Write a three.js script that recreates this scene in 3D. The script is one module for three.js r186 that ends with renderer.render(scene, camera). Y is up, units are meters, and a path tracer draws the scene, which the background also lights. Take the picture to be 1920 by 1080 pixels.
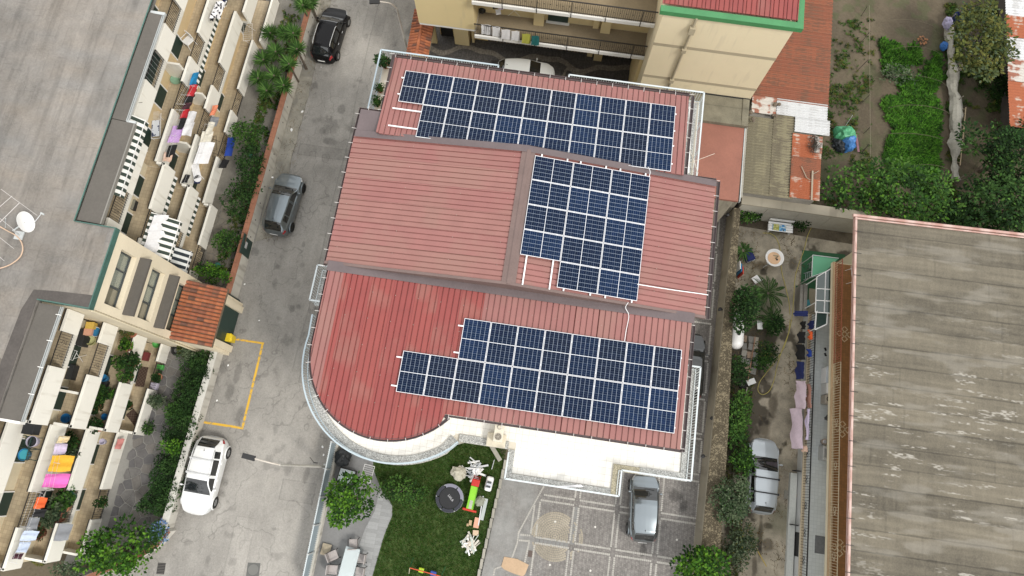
import * as THREE from 'three';
import { mergeGeometries, mergeVertices, toCreasedNormals } from 'three/addons/utils/BufferGeometryUtils.js';
import { RoundedBoxGeometry } from 'three/addons/geometries/RoundedBoxGeometry.js';
import { FontLoader } from 'three/addons/loaders/FontLoader.js';
import { TextGeometry } from 'three/addons/geometries/TextGeometry.js';

// ---------------------------------------------------------------- camera
// The world is laid out on the street grid: +x along the house front (east), +z along the street (south), y up.
const scene = new THREE.Scene();
const CAM_H = 43, YAW = 0.148139, TILT = 0.256781, FOCAL = 1331.12;
const camera = new THREE.PerspectiveCamera(2 * Math.atan(540 / FOCAL) * 180 / Math.PI, 16 / 9, 0.5, 400);
camera.position.set(0, CAM_H, 0);
camera.up.set(-Math.sin(YAW) * Math.cos(TILT), Math.sin(TILT), -Math.cos(YAW) * Math.cos(TILT));
camera.lookAt(-Math.sin(YAW) * Math.sin(TILT), CAM_H - Math.cos(TILT), -Math.cos(YAW) * Math.sin(TILT));
scene.add(camera);

// ---------------------------------------------------------------- sky and sun: bright overcast
{
  const w = 256, h = 128, d = new Float32Array(w * h * 4);
  for (let j = 0; j < h; j++) for (let i = 0; i < w; i++) {
    const el = Math.PI * ((j + 0.5) / h - 0.5), az = 2 * Math.PI * i / w;
    const s = Math.max(0, Math.sin(el));
    let c = 0.78 + 0.22 * (1 + 2 * s) / 3;
    const cl = 0.06 * Math.sin(az * 3 + 4 * s) * Math.cos(az * 2 - 7 * s) + 0.04 * Math.sin(az * 7 + 11 * s + 1);
    c *= 1 + cl * Math.min(1, Math.cos(el) * 2);
    const k = (j * w + i) * 4;
    d[k] = c * 0.995; d[k + 1] = c * 1.0; d[k + 2] = c * 1.0; d[k + 3] = 1;
  }
  const t = new THREE.DataTexture(d, w, h, THREE.RGBAFormat, THREE.FloatType);
  t.mapping = THREE.EquirectangularReflectionMapping; t.magFilter = t.minFilter = THREE.LinearFilter; t.wrapS = THREE.RepeatWrapping; t.needsUpdate = true;
  scene.background = t; scene.environment = t;
}
const sun = new THREE.DirectionalLight(new THREE.Color(1, 0.95, 0.87), 1.5);
sun.position.set(40, 56, 14); sun.target.position.set(0, 0, -10); scene.add(sun, sun.target);
sun.castShadow = true; sun.shadow.radius = 21; sun.shadow.mapSize.set(2048, 2048);
Object.assign(sun.shadow.camera, { left: -45, right: 45, top: 45, bottom: -45, near: 1, far: 160 });
const renderer = new THREE.WebGLRenderer({ antialias: true });
renderer.toneMapping = THREE.LinearToneMapping;
renderer.toneMappingExposure = 1.55;
renderer.shadowMap.enabled = true;

// ---------------------------------------------------------------- helpers
const V = (x, y, z) => new THREE.Vector3(x, y, z);
function rng(seed) { let a = seed >>> 0; return () => { a = (a + 0x6D2B79F5) | 0; let t = Math.imul(a ^ (a >>> 15), 1 | a); t = (t + Math.imul(t ^ (t >>> 7), 61 | t)) ^ t; return ((t ^ (t >>> 14)) >>> 0) / 4294967296; }; }
// survey: the point at height h seen in direction (u, v) of the aerial photograph, in grid metres
function at(u, v, h = 0) {
  const a = (u - 960) / FOCAL, b = (v - 540) / FOCAL, s = Math.sin(TILT), c = Math.cos(TILT);
  const ry = -c - b * s, t = (h - CAM_H) / ry, X = a * t, Z = (-s + b * c) * t;
  return V(X * Math.cos(YAW) + Z * Math.sin(YAW), h, -X * Math.sin(YAW) + Z * Math.cos(YAW));
}
const used = new Map();
function numbered(n) { const k = used.get(n) || 0; used.set(n, k + 1); return k ? n + '_' + String(k).padStart(3, '0') : n; }
function prep(g) {
  if (g.index) g = g.toNonIndexed();
  for (const k of Object.keys(g.attributes)) if (!['position', 'normal', 'uv', 'color'].includes(k)) g.deleteAttribute(k);
  if (!g.attributes.normal) g.computeVertexNormals();
  if (!g.attributes.uv) g.setAttribute('uv', new THREE.BufferAttribute(new Float32Array(g.attributes.position.count * 2), 2));
  return g;
}
function boxUV(g) {
  const p = g.attributes.position, uv = g.attributes.uv, a = V(), b = V(), c = V(), n = V();
  for (let i = 0; i < p.count; i += 3) {
    a.fromBufferAttribute(p, i); b.fromBufferAttribute(p, i + 1); c.fromBufferAttribute(p, i + 2);
    n.subVectors(b, a).cross(c.clone().sub(a));
    const x = Math.abs(n.x), y = Math.abs(n.y), z = Math.abs(n.z);
    for (let k = 0; k < 3; k++) {
      const X = p.getX(i + k), Y = p.getY(i + k), Z = p.getZ(i + k);
      if (y >= x && y >= z) uv.setXY(i + k, X, -Z); else if (x >= z) uv.setXY(i + k, Z, Y); else uv.setXY(i + k, X, Y);
    }
  }
  return g;
}
function merged(list, keepUV) {
  let gs = (Array.isArray(list) ? list : [list]).flat(3).map(prep);
  const col = gs.some(g => g.attributes.color);
  if (col) for (const g of gs) if (!g.attributes.color) { const a = new Float32Array(g.attributes.position.count * 3).fill(1); g.setAttribute('color', new THREE.BufferAttribute(a, 3)); }
  const g = gs.length > 1 ? mergeGeometries(gs) : gs[0];
  return keepUV ? g : boxUV(g);
}
function mesh(name, list, mat, parent, keepUV) {
  const m = new THREE.Mesh(list.isBufferGeometry && keepUV === 'asis' ? list : merged(list, keepUV), mat);
  m.name = name; m.castShadow = m.receiveShadow = true; parent.add(m); return m;
}
const part = (name, list, mat, parent, keepUV) => mesh(name, list, mat, parent, keepUV);
function tag(o, label, category, group, kind) { o.userData.label = label; if (category) o.userData.category = category; if (group) o.userData.group = group; if (kind) o.userData.kind = kind; return o; }
function thing(name, label, category, pos = V(0, 0, 0), turn = 0, group) {
  const o = new THREE.Group(); o.name = numbered(name); scene.add(o); o.position.copy(pos); o.rotation.y = turn; return tag(o, label, category, group);
}
function solo(name, list, mat, label, category, group, pos, turn = 0, keepUV) {
  const m = mesh(numbered(name), list, mat, scene, keepUV); if (pos) m.position.copy(pos); m.rotation.y = turn; return tag(m, label, category, group);
}
function struct(name, list, mat, keepUV, label) { const m = mesh(numbered(name), list, mat, scene, keepUV); m.userData.kind = 'structure'; if (label) m.userData.label = label; return m; }
function dup(o, pos, turn, label, group) {
  const r = o.clone(); r.name = numbered(o.name.replace(/_\d{3}$/, '')); scene.add(r); r.userData = { ...o.userData };
  r.position.copy(pos); if (turn !== undefined) r.rotation.y = turn; if (label) r.userData.label = label; if (group) r.userData.group = group; return r;
}
// geometry
const box = (x0, x1, y0, y1, z0, z1) => new THREE.BoxGeometry(Math.abs(x1 - x0), Math.abs(y1 - y0), Math.abs(z1 - z0)).translate((x0 + x1) / 2, (y0 + y1) / 2, (z0 + z1) / 2);
const cbox = (cx, cy, cz, w, h, d) => new THREE.BoxGeometry(w, h, d).translate(cx, cy, cz);
const rbox = (cx, cy, cz, w, h, d, r = 0.02, s = 2) => new RoundedBoxGeometry(w, h, d, s, Math.min(r, w / 2.01, h / 2.01, d / 2.01)).translate(cx, cy, cz);
function bar(a, b, r, seg = 6, r2) {
  const d = V().subVectors(b, a), g = new THREE.CylinderGeometry(r2 === undefined ? r : r2, r, d.length(), seg);
  g.applyQuaternion(new THREE.Quaternion().setFromUnitVectors(V(0, 1, 0), d.clone().normalize()));
  return g.translate((a.x + b.x) / 2, (a.y + b.y) / 2, (a.z + b.z) / 2);
}
function sbar(a, b, w, h) { // rectangular bar between two points
  const d = V().subVectors(b, a), g = new THREE.BoxGeometry(w, h, d.length());
  const m = new THREE.Matrix4().lookAt(b, a, Math.abs(d.y) > 0.98 * d.length() ? V(1, 0, 0) : V(0, 1, 0)); g.applyMatrix4(m);
  return g.translate((a.x + b.x) / 2, (a.y + b.y) / 2, (a.z + b.z) / 2);
}
const tube = (pts, r, n = 0, seg = 6, closed = false) => new THREE.TubeGeometry(new THREE.CatmullRomCurve3(pts, closed, 'catmullrom', 0.5), n || pts.length * 5, r, seg, closed);
const poly = pts => pts.slice(1).map((p, i) => [pts[i], p]);
const lathe = (pts, seg = 20) => new THREE.LatheGeometry(pts.map(([x, y]) => new THREE.Vector2(x, y)), seg);
function prism(pts, y0, y1, holes = []) { // pts: [x,z] outline, vertical walls
  const s = new THREE.Shape(pts.map(([x, z]) => new THREE.Vector2(x, -z)));
  for (const h of holes) s.holes.push(new THREE.Path(h.map(([x, z]) => new THREE.Vector2(x, -z))));
  return new THREE.ExtrudeGeometry(s, { depth: y1 - y0, bevelEnabled: false, curveSegments: 6 }).rotateX(-Math.PI / 2).translate(0, y0, 0);
}
function sheet(pts, y) { const g = new THREE.ShapeGeometry(new THREE.Shape(pts.map(([x, z]) => new THREE.Vector2(x, -z)))); return g.rotateX(-Math.PI / 2).translate(0, y, 0); }
function quads(rows) { // rows of Vector3, joined
  const pos = [], idx = [], n = rows[0].length;
  for (const r of rows) for (const p of r) pos.push(p.x, p.y, p.z);
  for (let i = 0; i + 1 < rows.length; i++) for (let j = 0; j + 1 < n; j++) { const a = i * n + j; idx.push(a, a + n, a + 1, a + 1, a + n, a + n + 1); }
  const g = new THREE.BufferGeometry(); g.setAttribute('position', new THREE.Float32BufferAttribute(pos, 3)); g.setIndex(idx); g.computeVertexNormals(); return g;
}
function flat(g) { g = g.index ? g.toNonIndexed() : g; g.computeVertexNormals(); return g; }
function ribbon(path, w, y0, y1) { // band of width w to the left (w<0: right) of an [x,z] polyline
  const n = path.length, nr = [];
  for (let i = 0; i < n; i++) {
    const a = path[Math.max(0, i - 1)], b = path[Math.min(n - 1, i + 1)], c = path[i];
    const u = i ? [c[0] - a[0], c[1] - a[1]] : [b[0] - c[0], b[1] - c[1]], v = i < n - 1 ? [b[0] - c[0], b[1] - c[1]] : u;
    const un = Math.hypot(...u), vn = Math.hypot(...v); const n1 = [u[1] / un, -u[0] / un], n2 = [v[1] / vn, -v[0] / vn];
    const m = [n1[0] + n2[0], n1[1] + n2[1]], ml = Math.hypot(...m), k = 1 / Math.max(0.3, (m[0] * n1[0] + m[1] * n1[1]) / ml);
    nr.push([c[0] + m[0] / ml * k * w, c[1] + m[1] / ml * k * w]);
  }
  return prism([...path, ...nr.reverse()], y0, y1);
}
const arc = (cx, cz, r, a0, a1, n) => Array.from({ length: n + 1 }, (_, i) => { const a = (a0 + (a1 - a0) * i / n) * Math.PI / 180; return [cx + r * Math.cos(a), cz + r * Math.sin(a)]; });
function along(path, step) { // points every step metres along an [x,z] polyline, with direction
  const out = []; let carry = 0;
  for (const [a, b] of poly(path)) { const L = Math.hypot(b[0] - a[0], b[1] - a[1]), d = [(b[0] - a[0]) / L, (b[1] - a[1]) / L]; let t = carry; for (; t <= L; t += step) out.push([a[0] + d[0] * t, a[1] + d[1] * t, d]); carry = t - L; }
  return out;
}

// ---------------------------------------------------------------- noise and textures
const hash = (x, y, s) => { let h = Math.imul(x, 374761393) + Math.imul(y, 668265263) + Math.imul(s, 2147483647 ^ 0x5bd1e995); h = Math.imul(h ^ (h >>> 13), 1274126177); return ((h ^ (h >>> 16)) >>> 0) / 4294967296; };
function vn(x, y, s, P) { // value noise, period P
  const xi = Math.floor(x), yi = Math.floor(y), fx = x - xi, fy = y - yi, u = fx * fx * (3 - 2 * fx), v = fy * fy * (3 - 2 * fy);
  const m = P ? n => ((n % P) + P) % P : n => n;
  const a = hash(m(xi), m(yi), s), b = hash(m(xi + 1), m(yi), s), c = hash(m(xi), m(yi + 1), s), d = hash(m(xi + 1), m(yi + 1), s);
  return a + (b - a) * u + (c - a) * v + (a - b - c + d) * u * v;
}
function fbm(x, y, s, o = 4, P = 0) { let t = 0, a = 0.5, n = 0; for (let i = 0; i < o; i++) { t += a * vn(x, y, s + i * 17, P); n += a; x *= 2; y *= 2; a *= 0.5; P *= 2; } return t / n; }
const mix = (a, b, t) => a + (b - a) * t, sat = t => t < 0 ? 0 : t > 1 ? 1 : t, sm = (a, b, t) => { t = sat((t - a) / (b - a)); return t * t * (3 - 2 * t); };
const mix3 = (a, b, t) => [mix(a[0], b[0], t), mix(a[1], b[1], t), mix(a[2], b[2], t)];
const enc = v => { v = sat(v); return 255 * (v <= 0.0031308 ? 12.92 * v : 1.055 * Math.pow(v, 1 / 2.4) - 0.055); };
const ENC = new Uint8Array(4097); for (let i = 0; i < 4097; i++) ENC[i] = Math.round(enc(i / 4096));
// colour texture of size (mw x mh) metres; fn(x, y in metres) gives a linear base colour
function tex(px, py, mw, mh, fn, clamp) {
  const d = new Uint8Array(px * py * 4);
  for (let j = 0; j < py; j++) for (let i = 0; i < px; i++) { const c = fn((i + 0.5) / px * mw, (j + 0.5) / py * mh), k = (j * px + i) * 4; d[k] = ENC[sat(c[0]) * 4096 | 0]; d[k + 1] = ENC[sat(c[1]) * 4096 | 0]; d[k + 2] = ENC[sat(c[2]) * 4096 | 0]; d[k + 3] = 255; }
  const t = new THREE.DataTexture(d, px, py, THREE.RGBAFormat); t.colorSpace = THREE.SRGBColorSpace; t.magFilter = THREE.LinearFilter; t.minFilter = THREE.LinearMipmapLinearFilter; t.generateMipmaps = true;
  if (!clamp) t.wrapS = t.wrapT = THREE.RepeatWrapping; t.repeat.set(1 / mw, 1 / mh); t.needsUpdate = true; return t;
}
function bump(px, mw, fn) {
  const d = new Uint8Array(px * px * 4); for (let j = 0; j < px; j++) for (let i = 0; i < px; i++) { const c = 255 * sat(fn((i + 0.5) / px * mw, (j + 0.5) / px * mw)), k = (j * px + i) * 4; d[k] = d[k + 1] = d[k + 2] = c; d[k + 3] = 255; }
  const t = new THREE.DataTexture(d, px, px, THREE.RGBAFormat); t.magFilter = THREE.LinearFilter; t.wrapS = t.wrapT = THREE.RepeatWrapping; t.repeat.set(1 / mw, 1 / mw); t.needsUpdate = true; return t;
}
const C = (r, g, b) => new THREE.Color().setRGB(r, g, b);
const mat = (c, rough = 0.8, o = {}) => new THREE.MeshStandardMaterial({ color: Array.isArray(c) ? C(...c) : c, roughness: rough, side: THREE.DoubleSide, ...o });
const tmat = (t, rough = 0.85, o = {}) => t.c ? new THREE.MeshStandardMaterial({ map: GRAIN[t.n], color: C(t.c[0] / 0.8, t.c[1] / 0.8, t.c[2] / 0.8), roughness: rough, side: THREE.DoubleSide, ...o }) : new THREE.MeshStandardMaterial({ map: t, roughness: rough, side: THREE.DoubleSide, ...o });
// mottled plain colour: shared grain maps (fine grain and coarse patches of the material itself), tinted per material
const GRAIN = [0.07, 0.16, 0.32].map((amt, n) => tex(384, 384, 6, 6, (x, y) => { const k = 0.8 * (1 + amt * 1.3 * ((fbm(x * 8 / 6, y * 8 / 6, 200 + n, 5, 8) - 0.5) * 1.4 + 0.55 * (vn(x * 16, y * 16, 210 + n, 96) - 0.5))); return [k, k, k]; }));
const mottle = (c, amt = 0.12) => ({ c, n: amt < 0.11 ? 0 : amt < 0.22 ? 1 : 2 });
function tiles(c, joint, tw, th, jw, seed = 1, amt = 0.08, n = 8, px = 512) {
  const mw = tw * n, mh = th * n;
  return tex(px, px, mw, mh, (x, y) => { const i = Math.floor(x / tw), j = Math.floor(y / th), fx = x - i * tw, fy = y - j * th; if (fx < jw || fy < jw) return joint; const k = 1 + amt * (hash(i, j, seed) - 0.5) * 2 + amt * (vn(x * 64 / mw, y * 64 / mh, seed, 64) - 0.5); return [c[0] * k, c[1] * k, c[2] * k]; });
}
const M = {};
M.white = mat([0.72, 0.71, 0.68], 0.6); M.whitePaint = mat([0.78, 0.78, 0.77], 0.4); M.black = mat([0.012, 0.012, 0.013], 0.6); M.blackMetal = mat([0.02, 0.02, 0.021], 0.5, { metalness: 0.2 });
M.steel = mat([0.5, 0.51, 0.52], 0.35, { metalness: 0.8 }); M.iron = mat([0.03, 0.027, 0.025], 0.6, { metalness: 0.2 }); M.alu = mat([0.62, 0.63, 0.64], 0.4, { metalness: 0.5 });
M.darkGreen = mat([0.012, 0.035, 0.028], 0.45); M.tyre = mat([0.012, 0.012, 0.012], 0.85); M.darkGlass = new THREE.MeshPhysicalMaterial({ color: C(0.012, 0.014, 0.015), roughness: 0.06, clearcoat: 1, clearcoatRoughness: 0.02, side: THREE.DoubleSide });
// ================================================================ ground, street, yards
// texture laid over the world rectangle [x0, x0+mw] x [z0, z0+mh]
function wtex(px, py, x0, z0, mw, mh, fn) { const t = tex(px, py, mw, mh, (x, y) => fn(x0 + x, z0 + mh - y), false); t.offset.set(-x0 / mw, (z0 + mh) / mh); return t; }
const spot = (x, z, cx, cz, rx, rz, s, n) => { const d = Math.hypot((x - cx) / rx, (z - cz) / rz); return d > 1.6 ? 0 : sm(1.15, 0.55, d + 0.8 * (fbm(x * n, z * n, s, 3) - 0.5)); };
const stainSpots = [[660, 240, .5, .35], [618, 265, .5, .3], [548, 578, .22, .2], [560, 575, .2, .2], [540, 880, .25, .6], [575, 890, .2, .5], [450, 780, .3, .7], [430, 735, .3, .6], [640, 205, .25, .4], [520, 245, .3, .3], [545, 255, .2, .3], [470, 470, .6, .3], [520, 500, .2, .2], [780, 50, .5, .6], [772, 62, .5, .3], [590, 160, .3, .3], [420, 690, .3, .5], [445, 700, .25, .6], [395, 690, .2, .3]].map(([u, v, a, b]) => { const p = at(u, v, 0); return [p.x, p.z, a, b]; });
const repairs = [[-13.6, -12.3, -9.2, -3.4, 0.92], [-16.0, -14.6, -22.6, -20.9, 1.07], [-13.2, -11.2, 2.2, 3.4, 0.93], [-17.0, -12.6, -18.9, -18.1, 0.88], [-15.4, -14.2, 4.6, 9.0, 1.06], [-14.6, -13.2, -33, -27.6, 0.93]];
const roadTex = wtex(512, 1088, -28, -35, 18.2, 46, (x, z) => {
  let g = 0.25 + 0.075 * (fbm(x * 0.35, z * 0.22, 51, 4) - 0.5) * 2 + 0.08 * (fbm(x * 2.2, z * 1.1, 52, 3) - 0.5) + 0.07 * (vn(x * 26, z * 26, 53) - 0.5) + 0.05 * (vn(x * 55, z * 55, 54) - 0.5);
  const seam = x + 0.4 * (fbm(0, z * 0.2, 55, 2) - 0.5);
  if (z < -4 && seam > -14.05) g *= 0.93; if (z > -19.5 && z < -17.9 && x > -16.6 && x < -12.2) g *= 0.9 + 0.1 * vn(x * 3, z * 3, 56);
  if (Math.abs(seam + 14.05) < 0.03 && z < -4) g *= 0.8;
  if (z < -17.6 && z > -24.5 && x < -12.8 && x > -15.8) g *= 1.05;
  const cr = Math.abs(fbm(x * 0.5, z * 0.5, 57, 4) - 0.5); if (cr < 0.006) g *= 0.74; const cr2 = Math.abs(fbm(x * 0.9 + 20, z * 0.45, 116, 3) - 0.5); if (cr2 < 0.005) g *= 0.84; for (const [a, b, c, d, e] of repairs) if (x > a && x < b && z > c && z < d) g *= e * (Math.min(x - a, b - x, z - c, d - z) < 0.05 ? 0.84 : 1);
  let dk = 0; for (const [a, b, c, d] of stainSpots) dk = Math.max(dk, 0.6 * spot(x, z, a, b, c, d, 58, 3));
  dk = Math.max(dk, 0.4 * sm(0.68, 0.8, fbm(x * 1.4, z * 1.4, 59, 4)));
  g *= 1 - 0.55 * dk; const w = sm(0.6, 0.85, fbm(x * 0.8 + 9, z * 0.8, 60, 4)) * 0.1; return [g * 1.05 + w * 0.1, g + w * 0.09, g * 0.92 + w * 0.07];
});
M.road = tmat(roadTex, 0.92);
const soilTex = (seed, c1, c2, sc = 1) => tex(320, 320, 12, 12, (x, y) => { const a = fbm(x * 8 / 12 * sc, y * 8 / 12 * sc, seed, 5, 8 * sc), b = vn(x * 16, y * 16, seed + 3, 192); return mix3(c1, c2, sat(sm(0.3, 0.7, a) + 0.5 * (b - 0.5))); });
M.soil = tmat(soilTex(61, [0.055, 0.043, 0.028], [0.12, 0.1, 0.068]), 0.95, { bumpMap: bump(256, 6, (x, y) => fbm(x * 4, y * 4, 62, 4, 24)), bumpScale: 0.05 });
M.concrete = tmat(tex(256, 256, 8, 8, (x, y) => { const a = fbm(x, y, 63, 5, 8), b = vn(x * 24, y * 24, 64, 192), k = 0.2 + 0.16 * (a - 0.5) + 0.05 * (b - 0.5); return [k * 1.06, k, k * 0.88]; }), 0.9);
M.concretePale = tmat(tex(256, 256, 8, 8, (x, y) => { const a = fbm(x * 1.0, y * 1.0, 65, 5, 8), b = vn(x * 24, y * 24, 66, 192), k = 0.3 + 0.2 * (a - 0.5) + 0.06 * (b - 0.5); return [k * 1.05, k, k * 0.86]; }), 0.9);
const ground = struct('ground', [sheet([[-90, -90], [90, -90], [90, 90], [-90, 90]], -0.03)], M.soil);
const road = struct('road', [sheet([[-18.25, -44], [-10.3, -44], [-10.3, 18], [-28, 18], [-28, 12.2], [-24.5, 9.6], [-22.2, 8.2], [-19.9, 6.6], [-19.0, 5.4]], 0)], M.road);
// worn concrete margin along the garden wall, and along the house
M.margin = tmat(wtex(128, 640, -18.6, -32, 9, 36, (x, z) => { const a = fbm(x * 1.5, z * 1.5, 67, 4), b = vn(x * 22, z * 22, 68), k = 0.24 + 0.16 * (a - 0.5) + 0.06 * (b - 0.5); const d = sm(0.5, 0.62, fbm(x * 1.2 + 4, z * 0.9, 69, 3)); return mix3([k * 1.06, k, k * 0.85], [0.15, 0.145, 0.13], d * 0.6); }), 0.92);
{ const r = rng(71), edge = (x0, z0, z1, n, j) => Array.from({ length: n + 1 }, (_, i) => [x0 + (r() - 0.5) * j, z0 + (z1 - z0) * i / n]);
  struct('pavement', [prism([[-18.25, -30.5], ...edge(-17.25, -30.5, -12.2, 36, 0.14), [-18.3, -11.8]], 0.002, 0.045)], M.margin);
  struct('pavement', [prism([[-10.3, -14.2], [-10.3, -8], ...edge(-11.55, -8, -14.2, 16, 0.16)], 0.002, 0.02)], M.margin);
}
// yellow parking bay
M.yellowLine = tmat(tex(256, 256, 2, 2, (x, y) => { const w = sm(0.56, 0.7, fbm(x * 6, y * 6, 72, 4, 12)); return mix3([0.62, 0.37, 0.04], [0.2, 0.19, 0.16], w * 0.75); }), 0.8);
tag(struct('parking_line', [sheet([[-18.1, -5.5], [-16.2, -5.5], [-16.2, -0.2], [-18.7, -0.2], [-18.7, -0.34], [-16.34, -0.34], [-16.34, -5.38], [-18.1, -5.38]], 0.004)], M.yellowLine), 'worn yellow line of the parking bay painted on the street');
// manhole and drain in the street
{ const p = at(475, 1068, 0), q = at(302, 1066, 0);
  const m = thing('manhole_cover', 'square cast iron manhole cover with a round lid set in the asphalt', 'manhole', V(p.x, 0, p.z), 0.1); part('frame', [box(-0.36, 0.36, 0.002, 0.012, -0.36, 0.36)], mat([0.11, 0.11, 0.105], 0.8), m); part('lid', [new THREE.CylinderGeometry(0.29, 0.29, 0.012, 28).translate(0, 0.016, 0), ...[0.1, 0.18, 0.25].map(r => new THREE.TorusGeometry(r, 0.008, 5, 28).rotateX(Math.PI / 2).translate(0, 0.024, 0))], mat([0.16, 0.16, 0.15], 0.7), m);
  const d = thing('drain_grate', 'small rectangular iron drain grate at the bend of the street', 'drain', V(q.x, 0, q.z), 0.1); part('frame', [box(-0.22, 0.22, 0.002, 0.008, -0.3, 0.3)], M.black, d); for (let i = 0; i < 7; i++) part('grate_bar', [box(-0.2, 0.2, 0.008, 0.025, -0.27 + i * 0.085, -0.235 + i * 0.085)], mat([0.12, 0.11, 0.1], 0.7), d);
}
// irregular stone paving: cells of a jittered grid, each a stone with its own edges
function clipCell(c, nb, box4) { let pg = [[box4[0], box4[1]], [box4[2], box4[1]], [box4[2], box4[3]], [box4[0], box4[3]]]; for (const n of nb) { const mx = (c[0] + n[0]) / 2, mz = (c[1] + n[1]) / 2, dx = n[0] - c[0], dz = n[1] - c[1]; const out = []; for (let i = 0; i < pg.length; i++) { const a = pg[i], b = pg[(i + 1) % pg.length], da = (a[0] - mx) * dx + (a[1] - mz) * dz, db = (b[0] - mx) * dx + (b[1] - mz) * dz; if (da <= 0) out.push(a); if (da * db < 0) { const t = da / (da - db); out.push([a[0] + (b[0] - a[0]) * t, a[1] + (b[1] - a[1]) * t]); } } pg = out; if (pg.length < 3) return null; } return pg; }
function crazy(parent, x0, z0, x1, z1, size, y, mats, seed, keep = () => true, gap = 0.035, name = 'paving_stone', H = 0.03) {
  const r = rng(seed), pts = [], nx = Math.ceil((x1 - x0) / size), nz = Math.ceil((z1 - z0) / size);
  for (let i = -1; i <= nx; i++) for (let j = -1; j <= nz; j++) pts.push([x0 + (i + 0.5 + (r() - 0.5) * 0.9) * size, z0 + (j + 0.5 + (r() - 0.5) * 0.9) * size, i, j]);
  for (const p of pts) {
    if (p[2] < 0 || p[3] < 0 || p[2] >= nx || p[3] >= nz || !keep(p[0], p[1])) continue;
    let pg = clipCell(p, pts.filter(q => q !== p && Math.abs(q[0] - p[0]) < size * 2.2 && Math.abs(q[1] - p[1]) < size * 2.2), [x0, z0, x1, z1]); if (!pg) continue;
    const cx = pg.reduce((s, a) => s + a[0], 0) / pg.length, cz = pg.reduce((s, a) => s + a[1], 0) / pg.length;
    pg = pg.map(([x, z]) => { const d = Math.hypot(x - cx, z - cz), k = Math.max(0.3, 1 - gap / d); return [cx + (x - cx) * k, cz + (z - cz) * k]; });
    part(name, [prism(pg, y, y + H + r() * 0.01)], mats[Math.floor(r() * mats.length)], parent);
  }
}
M.slate = [[0.12, 0.115, 0.115], [0.14, 0.135, 0.13], [0.105, 0.102, 0.105], [0.15, 0.14, 0.13]].map((c, i) => tmat(mottle(c, 0.3, 73 + i, 3), 0.85));
M.joint = tmat(mottle([0.24, 0.235, 0.22], 0.2, 78), 0.9);
M.joint2 = tmat(mottle([0.16, 0.15, 0.13], 0.25, 79), 0.9);
const gp = struct('garden_paving', [sheet([[-23.6, -4.3], [-19.1, -4.3], [-19.4, 6.5], [-24.5, 9]], -0.005)], M.joint);
crazy(gp, -22.6, -4.2, -19.3, 6.6, 0.55, -0.004, M.slate, 80, (x, z) => x > -22.2 - (z > 1 ? 0.9 : 0));
const gp2 = struct('garden_paving', [sheet([[-21.8, -30], [-18.3, -30], [-18.4, -8.3], [-21.6, -8.3]], -0.006)], M.joint2);
M.slateTan = [[0.15, 0.135, 0.11], [0.17, 0.15, 0.12], [0.12, 0.11, 0.09]].map((c, i) => tmat(mottle(c, 0.3, 83 + i, 3), 0.9));
crazy(gp2, -21.6, -14.6, -18.6, -8.4, 0.5, -0.005, M.slateTan, 81);
// ---- house garden: patio, lawn
M.patio = tmat(tiles([0.27, 0.275, 0.275], [0.2, 0.2, 0.2], 0.6, 0.2, 0.008, 85, 0.12), 0.6);
M.patioDark = tmat(mottle([0.19, 0.19, 0.19], 0.15, 86), 0.8);
const patioEdge = [[-8.6, -1.4], [-8.1, 0.9], [-7.4, 2.0], [-6.62, 2.7], [-6.5, 3.3], [-6.75, 4.4], [-7.0, 6.8], [-7.3, 12]];
struct('patio', [prism([...patioEdge, [-10.3, 12], [-10.3, -1.4]], -0.02, 0.01)], M.patioDark);
struct('patio_path', [prism([[-7.5, 2.2], [-6.62, 2.72], [-6.52, 3.3], [-6.77, 4.4], [-7.02, 6.8], [-7.32, 11.9], [-8.6, 11.9], [-8.3, 6.5], [-7.9, 4.2], [-7.55, 3.2]], 0.012, 0.022)], M.patio);
M.lawn = tmat(tex(256, 256, 6, 6, (x, y) => { const a = fbm(x * 1.33, y * 1.33, 87, 5, 8), b = vn(x * 32, y * 32, 88, 192); return mix3([0.034, 0.068, 0.015], [0.085, 0.125, 0.034], sat(a * 0.9 + 0.5 * (b - 0.5))); }), 0.95);
struct('lawn', [sheet([...patioEdge, [-1.4, 12], [-0.9, 5.8], [-0.45, -0.6], [-1.3, -1.7]], 0.0)], M.lawn);
// ---- courtyard and lane: dark basalt setts with pale stone lines
const cobble = (c, seed, sc = 10) => tex(384, 384, 4, 4, (x, y) => { const i = Math.floor(x * sc), j = Math.floor(y * sc + (i % 2) * 0.5), fx = x * sc - i, fy = y * sc + (i % 2) * 0.5 - j; const e = Math.min(fx, 1 - fx, fy, 1 - fy); const N = 4 * sc; const k = (e < 0.1 ? 0.62 : 1) * (0.78 + 0.44 * hash(((i % N) + N) % N, ((j % N) + N) % N, seed)) * (0.85 + 0.3 * fbm(x * 2, y * 2, seed + 2, 4, 8)); return [c[0] * k, c[1] * k, c[2] * k]; });
M.setts = tmat(cobble([0.165, 0.152, 0.14], 89), 0.85, { bumpMap: bump(256, 4, (x, y) => { const fx = (x * 10) % 1, fy = (y * 10) % 1; return Math.min(1, Math.min(fx, 1 - fx, fy, 1 - fy) * 6); }), bumpScale: 0.008 });
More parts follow.
